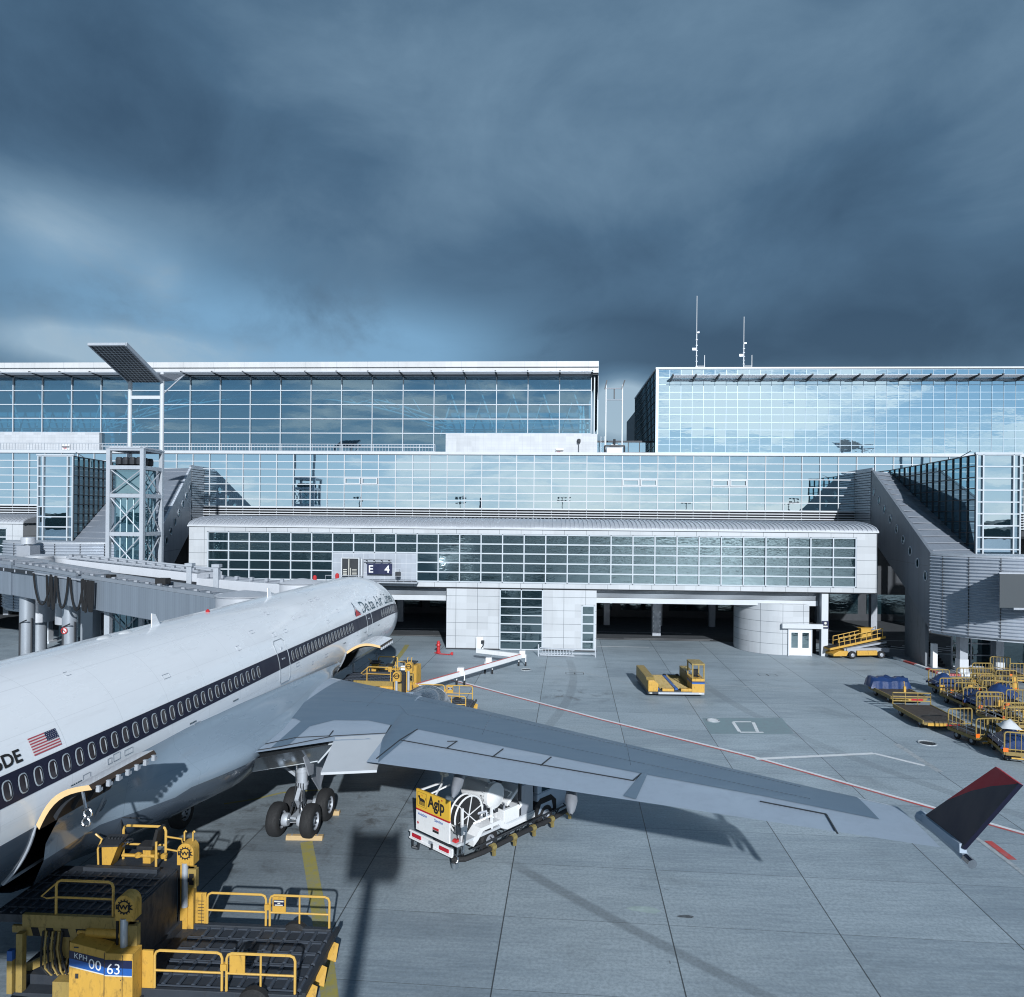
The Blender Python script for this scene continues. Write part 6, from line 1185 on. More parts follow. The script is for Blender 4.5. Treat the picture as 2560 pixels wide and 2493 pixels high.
# ------------------------------------------------------------------ trolleys
def flat_dolly(label, FL, NL, wd, cover=False, rail=True):
    FL, NL = Vector(FL), Vector(NL); d = (NL-FL); L = d.length; rz = math.atan2(d.x, -d.y)
    t = thing('pallet_dolly', label, 'dolly', (FL.x, FL.y, 0), rz)
    mb = MB(); mb.box(0,-L,.5,wd,0,.58); T_ = lambda mb, nm, mats, **k: mb.build(nm, mats, t, **k); T_(mb, 'deck', M['deck_rust'])
    mb = MB(); mb.box(-.03,-L,.38,.05,0,.62); mb.box(wd-.05,-L,.38,wd+.03,0,.62); mb.box(.05,-L-.03,.34,wd-.05,-L+.1,.5); mb.box(.3,-L,.3,.4,0,.5); mb.box(wd-.4,-L,.3,wd-.3,0,.5); T_(mb, 'frame', M['yellow_dull'])
    mb = MB()
    mb.box(.25,-L-.06,.30,wd*.55,-L-.03,.46,0); mb.box(wd*.55,-L-.06,.3,wd-.3,-L-.03,.46,1); T_(mb, 'end_board', [M['yellow'], M['maroon']])
    for x in (.2, wd-.2):
        for y in (-.7, -L+.7): wheel_x(t, x, y, .25, .25, .16, world=False, n=14)
    if rail:
        mb = MB(); mb.tube([(0,.08,.55),(0,.08,1.35),(wd,.08,1.35),(wd,.08,.55)], .045, 6); mb.tube([(0,.08,1.1),(wd,.08,1.1)], .04, 6); mb.tube([(0,.08,.8),(wd,.08,.8)], .04, 6)
        for k in (.33,.66): mb.tube([(wd*k,.08,.55),(wd*k,.08,1.35)], .03, 5)
        T_(mb, 'end_gate', M['yellow_pale'])
        mb = MB(); mb.box(wd*.3,.1,1.35,wd*.3+.14,.24,1.75); mb.bar((wd*.3+.07,.17,1.75),(wd*.3+.02,.17,2.1),.04); T_(mb, 'tow_bar', M['yellow'])
    if cover:
        mb = MB(); rows = []
        for i in range(11):
            y = .25-1.15*i/10; row = []
            for j in range(17):
                x = -.25+(wd+.5)*j/16; e = abs(j-8)/8; z = (.95+.10*math.sin(j*.9+i*.5)*(1-e)+.05*math.sin(j*1.9-i))*min(1, 2.2*(1-e**4)+.3)*(1 if 1 < i < 9 else .72); row.append((x, y+.06*math.sin(j*1.7), .55+max(.02, z*.8)*(.4 if e > .98 else 1)))
            rows.append(row)
        mb.grid(rows, flip=True); mb.grid([rows[-1], [(p[0], p[1]-.06, .57) for p in rows[-1]]], flip=True); mb.grid([rows[0], [(p[0], p[1]+.05, .57) for p in rows[0]]]); T_(mb, 'tarpaulin', M['tarp'], smooth='all')
    return t
M['deck_rust'] = paint('worn_deck', (.055,.045,.04), .6, .1, .3, 2, dirt=.4, dirtcol=(.12,.10,.08), streak=(1,1,1)); M['yellow_dull'] = paint('dull_yellow_frame', (.25,.18,.06), .55, 0, .2, 3, dirt=.5)
flat_dolly('long flat pallet dolly with a crumpled blue tarpaulin heaped at its far end', PZ(2172,1715,.55), PZ(2228,1743,.55), 2.45, cover=True, rail=False)
flat_dolly('long dark flat pallet dolly with a yellow end rail, between tarpaulin dolly and front trolley', PZ(2233,1762,.55), PZ(2308,1804,.55), 2.45)
def trolley(label, near, rz=0.0, tarp=0, L=2.75, wd=1.55, group='baggage trolleys parked at the right'):
    t = thing('baggage_trolley', label, 'baggage trolley', (near.x, near.y, 0), rz, group); T_ = lambda mb, nm, mats, **k: mb.build(nm, mats, t, **k); h = wd/2
    mb = MB(); mb.box(-h,0,.52,h,L,.60); T_(mb, 'floor', M['deck_rust']); mb = MB(); mb.box(-h-.03,-.03,.42,-h+.06,L+.03,.60); mb.box(h-.06,-.03,.42,h+.03,L+.03,.60); mb.box(-h+.06,-.05,.40,h-.06,.06,.6); mb.box(-h+.06,L-.06,.40,h-.06,L+.05,.6); T_(mb, 'frame', M['yellow_dull'])
    for y, nm in ((0,'end_gate'),(L,'end_gate')):
        mb = MB(); mb.tube([(-h,y,.6),(-h,y,1.52),(-h+.04,y,1.6),(-h+.12,y,1.64),(h-.12,y,1.64),(h-.04,y,1.6),(h,y,1.52),(h,y,.6)], .042, 7)
        for k in range(1, 6): mb.tube([(-h+wd*k/6,y,.62),(-h+wd*k/6,y,1.63)], .022, 5)
        mb.tube([(-h,y,.72),(h,y,.72)], .035, 5); T_(mb, nm, M['yellow_pale'])
    for x in (-h, h):
        mb = MB()
        for z in (.80,1.0): mb.tube([(x,.03,z),(x,L-.03,z)], .02, 5)
        for k in (.33,.66): mb.tube([(x,L*k,.6),(x,L*k,1.02)], .02, 5)
        T_(mb, 'side_rail', M['steel'])
    mb = MB(); mb.box(h-.34,-.05,.74,h-.03,-.02,1.15) if tarp != 1 else mb.box(-h+.03,L+.02,.74,-h+.34,L+.05,1.15); T_(mb, 'number_plate', M['yellow'])
    for x in (-h+.05, h-.05): mb = MB(); mb.box(x-.12,-.07,.58,x+.12,-.045,.80); T_(mb, 'reflector', M['orange'])
    mb = MB(); mb.bar((-.5,-.18,.32),(.5,-.18,.32),.07); mb.bar((0,-.18,.32),(0,.3,.4),.07); T_(mb, 'tow_bar', M['yellow_rail'])
    for x in (-h+.18, h-.18):
        for y in (.5, L-.5): wheel_x(t, x, y, .24, .24, .15, world=False, n=14)
    if tarp:
        mb = MB(); rows = []; ya, yb = {1:(-.15,1.0),2:(L-1.1,L+.2),3:(.3,L-.3)}[tarp]; rs = random.Random(label)
        for i in range(9):
            row = []
            for j in range(13):
                e = abs(j-6)/6; x = -h*1.1+wd*1.1*j/12; z = 1.05+.5*(1-e**2)*math.sin(PI*min(1, (i+.6)/8))*(.75+.4*rs.random())-.25*e; row.append((x, ya+(yb-ya)*i/8+.05*rs.random(), z if 0 < j < 12 else .75))
            rows.append(row)
        mb.grid(rows); mb.grid([rows[0], [(p[0],p[1],.62) for p in rows[0]]], flip=True); mb.grid([rows[-1], [(p[0],p[1],.62) for p in rows[-1]]]); T_(mb, 'tarpaulin', M['tarp'], smooth='all')
    return t
nr = PZ(2471,1842,.6); fr_ = PZ(2400,1815,.6); dv = fr_-nr
front = trolley('open baggage trolley with an empty bed, last in the line behind the flat dollies', nr, math.atan2(-dv.x, dv.y), 0, L=min(4.2, dv.length))
zz = [(2404,1731,.05,2,'trolley left of the crowd by the kerb, blue tarpaulin over its far end'), (2437,1757,.03,1,'trolley with a blue tarpaulin bunched on its near end, nearest the flat dollies'), (2478,1771,.02,3,'trolley in mid crowd with a blue tarpaulin spread along its bed'),
      (2476,1726,.04,0,None), (2515,1726,.0,0,None), (2515,1711,.05,0,None), (2546,1764,-.02,2,'trolley at the right edge with a blue tarpaulin on its far end'), (2539,1799,.0,0,None), (2546,1812,.04,0,None), (2516,1742,.03,1,'trolley with a blue tarpaulin on its near end, behind the mid crowd one'), (2550,1692,-.05,0,None)]
for (u, v, rz, tp, lab) in zz: trolley(lab or 'empty baggage trolley with yellow barred gates in the crowd beneath the ribbed drum', PZ(u, v, .6), rz, tp)
k_ = PZ(2553,1882,.6); tk = trolley('nearest trolley at the right edge, pale plastic sheet heaped over blue tarpaulin', k_, -.25, 3)
mb = MB(); rs = random.Random(4); rows = [[(-.5+.14*j, 1.2+.16*i, 1.5+.4*math.sin(PI*i/7)*math.sin(PI*j/7)*(.7+.5*rs.random())) for j in range(8)] for i in range(8)]; mb.grid(rows); mb.build('plastic_sheet', M['win_shade'], tk, smooth='all')
# ------------------------------------------------------------------ ground supply arm, hydrant, ladder, small equipment before the gate building
p0, p1, p2, p3, p4 = [PZ(u, v, .85) for u, v in ((1192,1627),(1306,1640),(1222,1658),(1152,1684),(1042,1716))]
ar = thing('supply_arm', 'white folding ground-supply arm on wheeled stands, hinged to the white pillar wall', 'supply arm', (p0.x, p0.y, 0))
mb = MB(); mb.bar(p0, p1, .32, .36); B2 = lambda mb, nm, mats, **k: mb.build(nm, mats, ar, world=True, **k); B2(mb, 'boom', M['white_bright'], bevel=.02)
mb = MB(); mb.bar(p1+Vector((0,0,.02)), p4, .30, .34); B2(mb, 'boom', M['white_bright'], bevel=.02)
mb = MB(); e = Vector((0,0,.2)); mb.bar(p1+e, p4+e, .10, .03); B2(mb, 'cable_duct', M['mark_red'])
for p in (p1, p2, p3):
    mb = MB(); mb.cbox((p.x,p.y,1.02),(.5,.5,.6)); mb.bar((p.x-.3,p.y-.1,.2),(p.x-.3,p.y-.1,1.0),.08); mb.bar((p.x+.3,p.y-.1,.2),(p.x+.3,p.y-.1,1.0),.08); s_ = B2(mb, 'wheel_stand', M['white_bright'], bevel=.02)
    for dx_ in (-.3,.3):
        wo_ = MB(); wo_.lathe([(.02,-.06),(.18,-.06),(.18,.06),(.02,.06)], c=(p.x+dx_,p.y-.1,.18), ax='x', n=12); o = wo_.build('wheel', M['rubber'], ar, world=True); o.parent = s_
mb = MB(); mb.box(p0.x-.55, YG-.45, .05, p0.x+.15, YG-.03, 1.3); B2(mb, 'wall_box', M['white_bright'], bevel=.03); mb = MB(); mb.tube([(p0.x+.1,YG-.55,1.0),(p0.x+.2,YG-.8,.6),(p0.x,YG-.7,.3)], .05, 6); mb.cbox((p0.x+.1,YG-.58,.85),(.3,.14,.3)); B2(mb, 'wall_valve', M['dark_metal'])
h = PZ(1096,1632); t = thing('fire_hydrant', 'red fire hydrant post with a red pipe at its foot, by the white pillar', 'hydrant', h)
mb = MB(); mb.lathe([(.22,0),(.22,.1),(.16,.15),(.16,.6),(.21,.65),(.21,.8),(.14,.9),(.16,1.0),(.11,1.1),(.03,1.15)], n=16); mb.build('body', M['red'], t, smooth=True); mb = MB(); mb.cbox((.17,-.05,.72),(.18,.16,.16)); mb.cbox((-.17,-.05,.72),(.18,.16,.16)); mb.bar((-.18,0,.98),(.18,0,.98),.05); mb.build('outlets', M['dark_metal'], t)
mb = MB(); mb.tube([(-.3,-.3,.05),(.2,-.8,.05),(1.2,-1.1,.06),(1.4,-1.05,.2)], .05, 8); mb.cbox((1.45,-1.05,.15),(.2,.2,.25)); mb.build('foot_pipe', M['red'], t)
a, b = PZ(1350,1642), PZ(1489,1646); t = thing('long_ladder', 'long aluminium ladder stored on its edge along the foot of the white pillar', 'ladder', (a.x, a.y, 0)); L = b.x-a.x
for z in (.18,.85):
    mb = MB(); mb.bar((0,0,z),(L*.62,-.1,z*.8),.09); mb.build('stile', M['steel_light'], t)
mb = MB()
for k in range(11): mb.bar((L*.05+L*.053*k,0,.2),(L*.05+L*.053*k,0,.8),.05)
mb.build('rungs', M['steel_light'], t); mb = MB(); mb.bar((-.15,.2,0),(-.15,.2,1.1),.1); mb.bar((L,.25,0),(L,.25,.85),.08); mb.bar((-.15,.2,.72),(L,.25,.72),.09); mb.bar((-.15,.2,.30),(L,.25,.30),.08); mb.build('storage_rack', M['steel_light'], t)
c = PZ(1024,1722); t = thing('power_unit', 'white and yellow ground power cabinet at the end of the supply arm', 'power unit', c, math.radians(-12))
mb = MB(); mb.box(-.55,-.45,.35,.1,.45,1.75); mb.build('cabinet', M['white_bright'], t, bevel=.03); mb = MB(); mb.box(.1,-.46,.4,.72,.46,1.85); mb.build('door', M['yellow'], t, bevel=.03); mb = MB(); mb.box(-.6,-.4,1.95,.5,.4,2.05); mb.bar((-.5,0,1.7),(-.5,0,2.0),.06); mb.bar((.4,0,1.7),(.4,0,2.0),.06); mb.build('canopy', M['dark_metal'], t); mb = MB()
for k in range(3): mb.tube([(-.62-.08*k,-.5,1.6),(-.7-.1*k,-.55,1.0),(-.66-.05*k,-.5,.5)], .04, 6)
mb.build('cables', M['yellow_rail'], t)
for x in (-.4,.5): wheel_x(t, x, -.3, .2, .2, .14, world=False, n=12)
c = PZ(1002,1740); t = thing('extinguisher_trolley', 'red-capped yellow extinguisher drum standing beside the power cabinet', 'extinguisher', c); mb = MB(); mb.lathe([(.24,0),(.26,.05),(.26,.75),(.2,.85)], n=16); mb.build('drum', M['yellow'], t, smooth=True); mb = MB(); mb.lathe([(.36,.8),(.38,.9),(.38,1.3),(.3,1.42),(.03,1.45)], n=16); mb.build('hood', M['red'], t, smooth=True)
c = PZ(984,1738); t = thing('step_ladder', 'tall red and yellow stepladder standing between loader and power cabinet', 'ladder', c)
for x in (-.28,.28):
    mb = MB(); mb.bar((x,0,0),(x*.9,0,2.1),.07,m=0); mb.build('stile', M['red'] if x < 0 else M['yellow_rail'], t)
mb = MB()
for k in range(6): mb.bar((-.26,0,.3+k*.33),(.26,0,.3+k*.33),.06)
mb.bar((-.25,.0,2.1),(-.25,.9,0),.05); mb.bar((.25,.0,2.1),(.25,.9,0),.05); mb.build('steps', M['yellow_rail'], t)
# ================================================================== LEFT SIDE: FLOODLIGHT TOWER, JET BRIDGES
YT = 61.5; TX0, TX1 = PY(272,1250,YT).x, PY(356,1250,YT).x; TW = TX1-TX0; ZT = PY(300,1122,YT).z
M['stub_'] = cladding('mirror_tiles', (.10,.12,.14), .30, .30, .05, rough=.3, metal=.5, linecol=(.42,.46,.5))
tw = thing('floodlight_tower', 'steel lattice tower with a tilted tiled reflector on two masts, left of the gate building', 'floodlight tower', (TX0, YT, 0))
T = lambda mb, nm, mats, **k: mb.build(nm, mats, tw, **k)
zl = [1.0, 4.3, 7.7, 11.1, 14.5, 17.0, ZT]
for (x, y) in ((0,0),(TW,0),(0,TW),(TW,TW)):
    mb = MB(); mb.box(x-.17,y-.17,0,x+.17,y+.17,ZT); T(mb, 'leg', M['steel_light'])
for z in zl:
    w_ = .17; mb = MB()
    mb.box(.17,-.13,z-w_,TW-.17,.13,z+w_); mb.box(.17,TW-.13,z-w_,TW-.17,TW+.13,z+w_); mb.box(-.13,.17,z-w_,.13,TW-.17,z+w_); mb.box(TW-.13,.17,z-w_,TW+.13,TW-.17,z+w_); T(mb, 'ring_beam', M['steel_light'])
mb = MB(); mb.box(-.2,-.2,ZT,TW+.2,TW+.2,ZT+.08); T(mb, 'top_plate', M['steel_light'])
mb = MB()
for a, b in zip(zl[:-2], zl[1:-1]):
    for P, Q in (((.15,0),(TW-.15,0)),((TW,.15),(TW,TW-.15)),((.15,TW),(TW-.15,TW)),((0,.15),(0,TW-.15))):
        mb.tube([(P[0],P[1],a+.2),(Q[0],Q[1],b-.2)], .055, 5); mb.tube([(P[0],P[1],b-.2),(Q[0],Q[1],a+.2)], .055, 5)
T(mb, 'cross_bracing', M['steel_light'])
mb = MB()
for a, b in zip(zl[:-2], zl[1:-1]): q = .32; mb.poly([(q,q,a+.2),(TW-q,q,a+.2),(TW-q,q,b-.2),(q,q,b-.2)]); mb.poly([(TW-q,q,a+.2),(TW-q,TW-q,a+.2),(TW-q,TW-q,b-.2),(TW-q,q,b-.2)])
T(mb, 'shaft_glass', M['stair_glass'])
mb = MB()
for x in (.9,1.5,2.1): mb.bar((x,.28,1),(x,.28,14.4),.06); mb.bar((TW-.28,x,1),(TW-.28,x,14.4),.06)
mb.box(1.0,1.0,0,TW-.9,TW-.9,14.2); T(mb, 'lift_shaft', M['truss'])
mb = MB(); mb.box(.5,.5,ZT-1.6,TW-.5,TW-.5,ZT-1.5)
for i in range(4):
    for j in range(3): mb.lathe([(.05,0),(.28,.12),(.30,.5),(.22,.75)], c=(.55+.62*i, .6+.85*j, ZT-1.45), n=10)
T(mb, 'lamps', M['dark_metal'])
mt, mbm = PY(402,955,YT+TW), PY(325,957,YT+TW)
for x, zt in ((0, mbm.z+.1), (TW, mt.z+.9)):
    mb = MB(); mb.tube([(x,TW,ZT),(x,TW,zt)], .19, 10); T(mb, 'mast', M['white'], smooth=True)
mb = MB(); zc_ = PY(360,994,YT+TW).z; mb.bar((0,TW,zc_),(TW,TW,zc_),.26,.3); T(mb, 'crossbar', M['white'])
yt_ = 58.7; A1, A2 = PY(238,861,yt_), PY(325,861,yt_); B1, B2_ = mbm, mt
z_t = A1.z; z_b = (B1.z+B2_.z)/2
me_pts = [Vector((-.15,yt_-YT,z_t)), Vector((TW+.1,yt_-YT,z_t)), Vector((TW+.1,TW+.1,z_b)), Vector((-.15,TW+.1,z_b))]
rf = thing('reflector_panel_tmp', 'x', 'x') if False else None
mb = MB(); nx, ny = 10, 18; e1 = (me_pts[1]-me_pts[0])/nx; e2 = (me_pts[3]-me_pts[0])/ny; nn = e1.cross(e2).normalized()
mb.prism(me_pts, nn*.12, 0)
for i in range(nx):
    for j in range(ny): o_ = me_pts[0]+e1*i+e2*j; q = [o_+e1*.11+e2*.11, o_+e1*.89+e2*.11, o_+e1*.89+e2*.89, o_+e1*.11+e2*.89]; mb.poly([p-nn*.02 for p in q], 1); mb.poly([p+nn*.14 for p in q], 1)
mb.bar(me_pts[0], me_pts[1], .16, .22, 2); mb.bar(me_pts[1], me_pts[2], .12, .34, 2); mb.bar(me_pts[0], me_pts[3], .10, .2, 2)
T(mb, 'reflector', [M['white'], M['dark_metal'], M['steel_light']])
mb = MB(); mb.prism([me_pts[2]+Vector((.1,-1.2,.55)), me_pts[2]+Vector((.1,.1,.1)), me_pts[2]+Vector((2.0,.1,.75)), me_pts[2]+Vector((1.0,.1,.2))], (0,.08,0)); mb.bar(me_pts[2]+Vector((0,0,-1)), me_pts[2]+Vector((1.8,0,.6)), .1); T(mb, 'side_bracket', M['steel'])
tw2 = dup(tw, (51,YT,0), 0, 'twin floodlight tower further right, seen only as a reflection in the glass')
# ------------------------------------------------------------------ jet bridges
def bridge_box(mb, P, Q, w, h, m=0, m2=None):
    """tunnel between floor points P and Q"""
    P, Q = Vector(P), Vector(Q); d = (Q-P).normalized(); r = Vector((d.y,-d.x,0)).normalized()*w/2; up = Vector((0,0,h))
    a = [P-r, P+r, P+r+up, P-r+up]; b = [p+(Q-P) for p in a]
    mb.add(a+b, [(0,1,2,3),(7,6,5,4),(4,5,1,0),(5,6,2,1),(6,7,3,2),(7,4,0,3)], m); return d, r
M['bridge'] = cladding('bridge_cladding', (.20,.24,.29), .22, 60, .02, axis='X', rough=.45, metal=.2, linecol=(.15,.18,.22)); M['bridge_roof'] = paint('bridge_roof', (.23,.265,.31), .45, .2, .1, .8, dirt=.3, dirtcol=(.12,.14,.16))
PA, PB, PC = Vector((-62,66.9,6.6)), Vector((-46.5,60.0,6.1)), Vector((-31.5,53.3,5.25))
jb = thing('jet_bridge', 'nearer grey jet bridge with black cable loops on its side, reaching to the airliner', 'jet bridge', (-50,66,0))
T = lambda mb, nm, mats, **k: mb.build(nm, mats, jb, world=True, **k)
mb = MB(); d, r = bridge_box(mb, PA, PB+Vector((2.2,-1.0,-.1)), 3.4, 2.5); T(mb, 'outer_tunnel', M['bridge'], bevel=.04)
mb = MB(); d2, r2 = bridge_box(mb, PB, PC+Vector((-5,2.2,.28)), 3.0, 2.4); T(mb, 'middle_tunnel', M['bridge'], bevel=.04)
PD = Vector((-22.0,49.4,4.7)); mb = MB(); d3, r3 = bridge_box(mb, PC+Vector((-7,3.1,.4)), PD, 2.6, 2.3); T(mb, 'inner_tunnel', M['bridge'], bevel=.04)
def roof_fittings(nm, P, Q, w, h, n):
    mb = MB(); dd = (Q-P); u = dd.normalized(); rr2 = Vector((u.y,-u.x,0)).normalized(); up = Vector((0,0,h))
    for e in (-w/2+.15, w/2-.15): mb.bar(P+up+rr2*e+Vector((0,0,.14)), Q+up+rr2*e+Vector((0,0,.14)), .22, .26, 0)
    for k in range(n): p = P+dd*(k+.5)/n+up; mb.bar(p-rr2*w*.42+Vector((0,0,.06)), p+rr2*w*.42+Vector((0,0,.06)), .10, .12, 1); mb.cbox(p+rr2*w*.30+Vector((0,0,.22)), (.25,.25,.28), 1)
    mb.bar(P+up+rr2*.3+Vector((0,0,.1)), Q+up+rr2*.3+Vector((0,0,.1)), .12, .1, 0); return T(mb, nm, [M['bridge_roof'], M['steel']])
roof_fittings('roof_fittings', PA, PB+Vector((2.2,-1.0,-.1)), 3.4, 2.5, 10); roof_fittings('roof_fittings', PB+Vector((2.4,-1.1,-.1)), PC+Vector((-5,2.2,.28)), 3.0, 2.4, 9); roof_fittings('roof_fittings', PC+Vector((-4.6,2.0,.27)), PD, 2.6, 2.3, 12)
mb = MB(); u = (PC-PA); off = Vector((u.y,-u.x,0)).normalized()
S0, S1 = PA+off*1.74+Vector((0,0,2.1)), PB+Vector((5.2,-2.3,-.2))+off*1.74+Vector((0,0,2.1))
mb.bar(S0, S1, .1, .28, 0)
for k in range(14): mb.cbox(S0+(S1-S0)*(k+.5)/14+off*.06, (.1,.1,.22), 1)
mb.bar(S1, PC+off*1.55+Vector((-3,1.3,2.4)), .09, .12, 1); T(mb, 'cable_tray', [M['dark_metal'], M['steel']])
mb = MB()
for k, (s, w_, dp) in enumerate(((.02,2.3,2.5),(.24,.6,2.5),(.32,.5,2.7),(.40,1.5,2.5),(.62,1.6,2.5),(.80,.45,2.4),(.84,.4,2.5),(.90,.4,2.4),(.93,.4,2.4))):
    a0 = S1+(PC+Vector((-1,.6,2.4))+off*1.65-S1)*s*.82; dr = (PC+off*1.6-S1); dr.z = 0; dr.normalize()
    for o2 in (0,.1): mb.tube([a0+dr*(w_*t_+o2)+Vector((0,0,-dp*(1-(2*t_-1)**2)**.75))+off*.08 for t_ in lin(0, 1, 12)], .05, 6)
T(mb, 'cable_loops', M['black'], smooth=True)
mb = MB(); mb.lathe([(1.9,PD.z-.1),(1.9,PD.z+2.5)], c=(PD.x+.6,PD.y-.2,0), n=28); mb.lathe([(1.98,PD.z+2.5),(2.0,PD.z+2.6),(.3,PD.z+2.85)], c=(PD.x+.6,PD.y-.2,0), n=28); T(mb, 'rotunda_cab', M['alu'], smooth=True)
mb = MB()
for k in range(7): a = -.9+k*.33; mb.tube([(PD.x+1.2+1.6*math.cos(a+.4),PD.y-.9+1.6*math.sin(a-.8),PD.z+2.2),(PD.x+2.4+1.2*math.cos(a),PD.y-2.2+1.4*math.sin(a),PD.z+.4)], .1, 5)
T(mb, 'canopy_bellows', M['bridge_roof'])
for (u, v, Y) in ((68,1560,58.6), (175,1580,57.0)):
    c = PY(u, v, Y); mb = MB(); mb.tube([(c.x,c.y,0),(c.x,c.y,5.9)], .58, 20); co = T(mb, 'column', M['alu_matt'], smooth=True)
    mb = MB(); mb.tube([(c.x+.62,c.y-.3,0),(c.x+.62,c.y-.3,4)], .07, 6); mb.tube([(c.x-.2,c.y-.62,0),(c.x-.2,c.y-.62,3.6),(c.x+.6,c.y-.9,3.9)], .06, 6); po = T(mb, 'pipe', M['dark_metal']); po.parent = co
    last = c
t = thing('warning_disc', 'small round red and white sign on the right column of the jet bridge', 'sign', (last.x-.05, last.y-.60, 3.3)); mb = MB(); mb.lathe([(.02,-.03),(.28,-.03),(.28,0),(.02,.0)], ax='y', n=18); mb.build('disc', M['flag_white'], t); mb = MB(); mb.tube([(.24*math.cos(a*PI/9),-.045,.24*math.sin(a*PI/9)) for a in range(18)], .04, 5, closed=True); mb.bar((-.17,-.045,.17),(.17,-.045,-.17),.05); mb.build('red_ring', M['red'], t)
for x, nm in ((PC.x-3.2,'support'), (PC.x+2.5,'support')):
    p = PC+(PD-PC)*((x-PC.x)/(PD.x-PC.x)); mb = MB(); mb.box(p.x-.22,p.y-.22,.8,p.x+.22,p.y+.22,7.6); mb.box(p.x-.3,p.y-.3,7.6,p.x+.3,p.y+.3,8.0); T(mb, 'lift_column', M['steel_light'], bevel=.02); mb = MB(); mb.cbox((p.x,p.y,7.85),(.8,.8,.45)); T(mb, 'column_cap', M['rubber'], bevel=.03)
for off_ in (-1.1,1.1): wheel_x(jb, PC.x+1+off_, PC.y-.5, .5, .5, .4)
mb = MB(); mb.bar((PC.x-.4,PC.y-.5,.6),(PC.x+2.4,PC.y-.5,.6),.4,.5); T(mb, 'drive_bogie', M['dark_metal'])
jb2 = thing('jet_bridge', 'farther jet bridge with white sides and roof pipes, running behind the nearer one', 'jet bridge', (-40,64,0))
T = lambda mb, nm, mats, **k: mb.build(nm, mats, jb2, world=True, **k)
Q0, Q1, Q2 = Vector((-41.5,61.2,6.0)), Vector((-28.0,57.6,5.2)), Vector((-19.5,54.5,5.1))
M['bridge_white'] = paint('bridge_white', (.52,.55,.60), .45, 0, .06, 1.5, dirt=.2, dirtcol=(.25,.27,.3))
mb = MB(); bridge_box(mb, Q0, Q1, 3.0, 2.9); T(mb, 'outer_tunnel', M['bridge_white'], bevel=.04); mb = MB(); bridge_box(mb, Q1+Vector((-3,.95,.1)), Q2, 2.6, 2.5); T(mb, 'inner_tunnel', M['bridge_white'], bevel=.04)
mb = MB(); dn = (Q1-Q0).normalized(); rr3 = Vector((dn.y,-dn.x,0)); up = Vector((0,0,2.95))
for e in (-1.2,-.2,1.3): mb.tube([Q0+up+rr3*e+Vector((0,0,.12)), Q1+up+rr3*e+Vector((0,0,.12))], .11, 6, 0)
for k in range(14): p = Q0+(Q1-Q0)*(k+.5)/14+up; mb.bar(p-rr3*1.3, p+rr3*1.4+Vector((0,0,.1)), .09, .1, 1); mb.cbox(p+rr3*1.3+Vector((0,0,.25)), (.28,.28,.3), 1)
mb.bar(Q0+rr3*1.52+Vector((0,0,2.1)), Q1+rr3*1.52+Vector((0,0,2.1)), .05, .3, 2)
for k in range(6): p = Q1+(Q2-Q1)*(k+.5)/6+Vector((0,0,2.55)); mb.bar(p-rr3*1.1, p+rr3*1.2, .1, .12, 1); mb.cbox(p+rr3*1.0+Vector((0,0,.2)), (.24,.24,.26), 1)
T(mb, 'roof_pipes', [M['steel_light'], M['steel'], M['dark_metal']])
mb = MB(); mb.lathe([(1.7,5.0),(1.7,7.6),(1.8,7.7),(.2,8.0)], c=(Q2.x+.3,Q2.y,0), n=28); T(mb, 'rotunda_cab', M['bridge_white'], smooth=True)
for p in (Q1+Vector((-1,.3,0)), Q1+Vector((1.6,-.5,0))): mb = MB(); mb.box(p.x-.2,p.y-1.8,.5,p.x+.2,p.y-1.4,8.7); mb.box(p.x-.3,p.y-1.9,8.7,p.x+.3,p.y-1.3,8.95); T(mb, 'lift_column', M['steel_light'])
mb = MB(); mb.bar((Q0.x+1,Q0.y,0),(Q0.x+1,Q0.y,5.6),1.1); T(mb, 'column', M['alu_matt'])
for k, (u, v, Y) in enumerate(((641,1465,55.5),(690,1454,57),(787,1441,58.5),(843,1436,58.5))):
    p = PY(u, v, Y); t = thing('beacon_lamp', ['red beacon lamp on the bridge head, leftmost of four', 'red beacon lamp on the bridge head, second of four from the left', 'red beacon lamp on the bridge head, third of four from the left', 'red beacon lamp on the bridge head, nearest the E 4 board'][k], 'lamp', (p.x, p.y, p.z-.35), 0, 'red beacons on the jet bridge heads')
    mb = MB(); mb.tube([(0,0,-.5),(0,0,.05)], .05, 6); mb.build('post', M['steel'], t); mb = MB(); mb.lathe([(.16,0),(.17,.3),(.10,.42),(.02,.45)], n=10); mb.build('dome', M['red'], t)
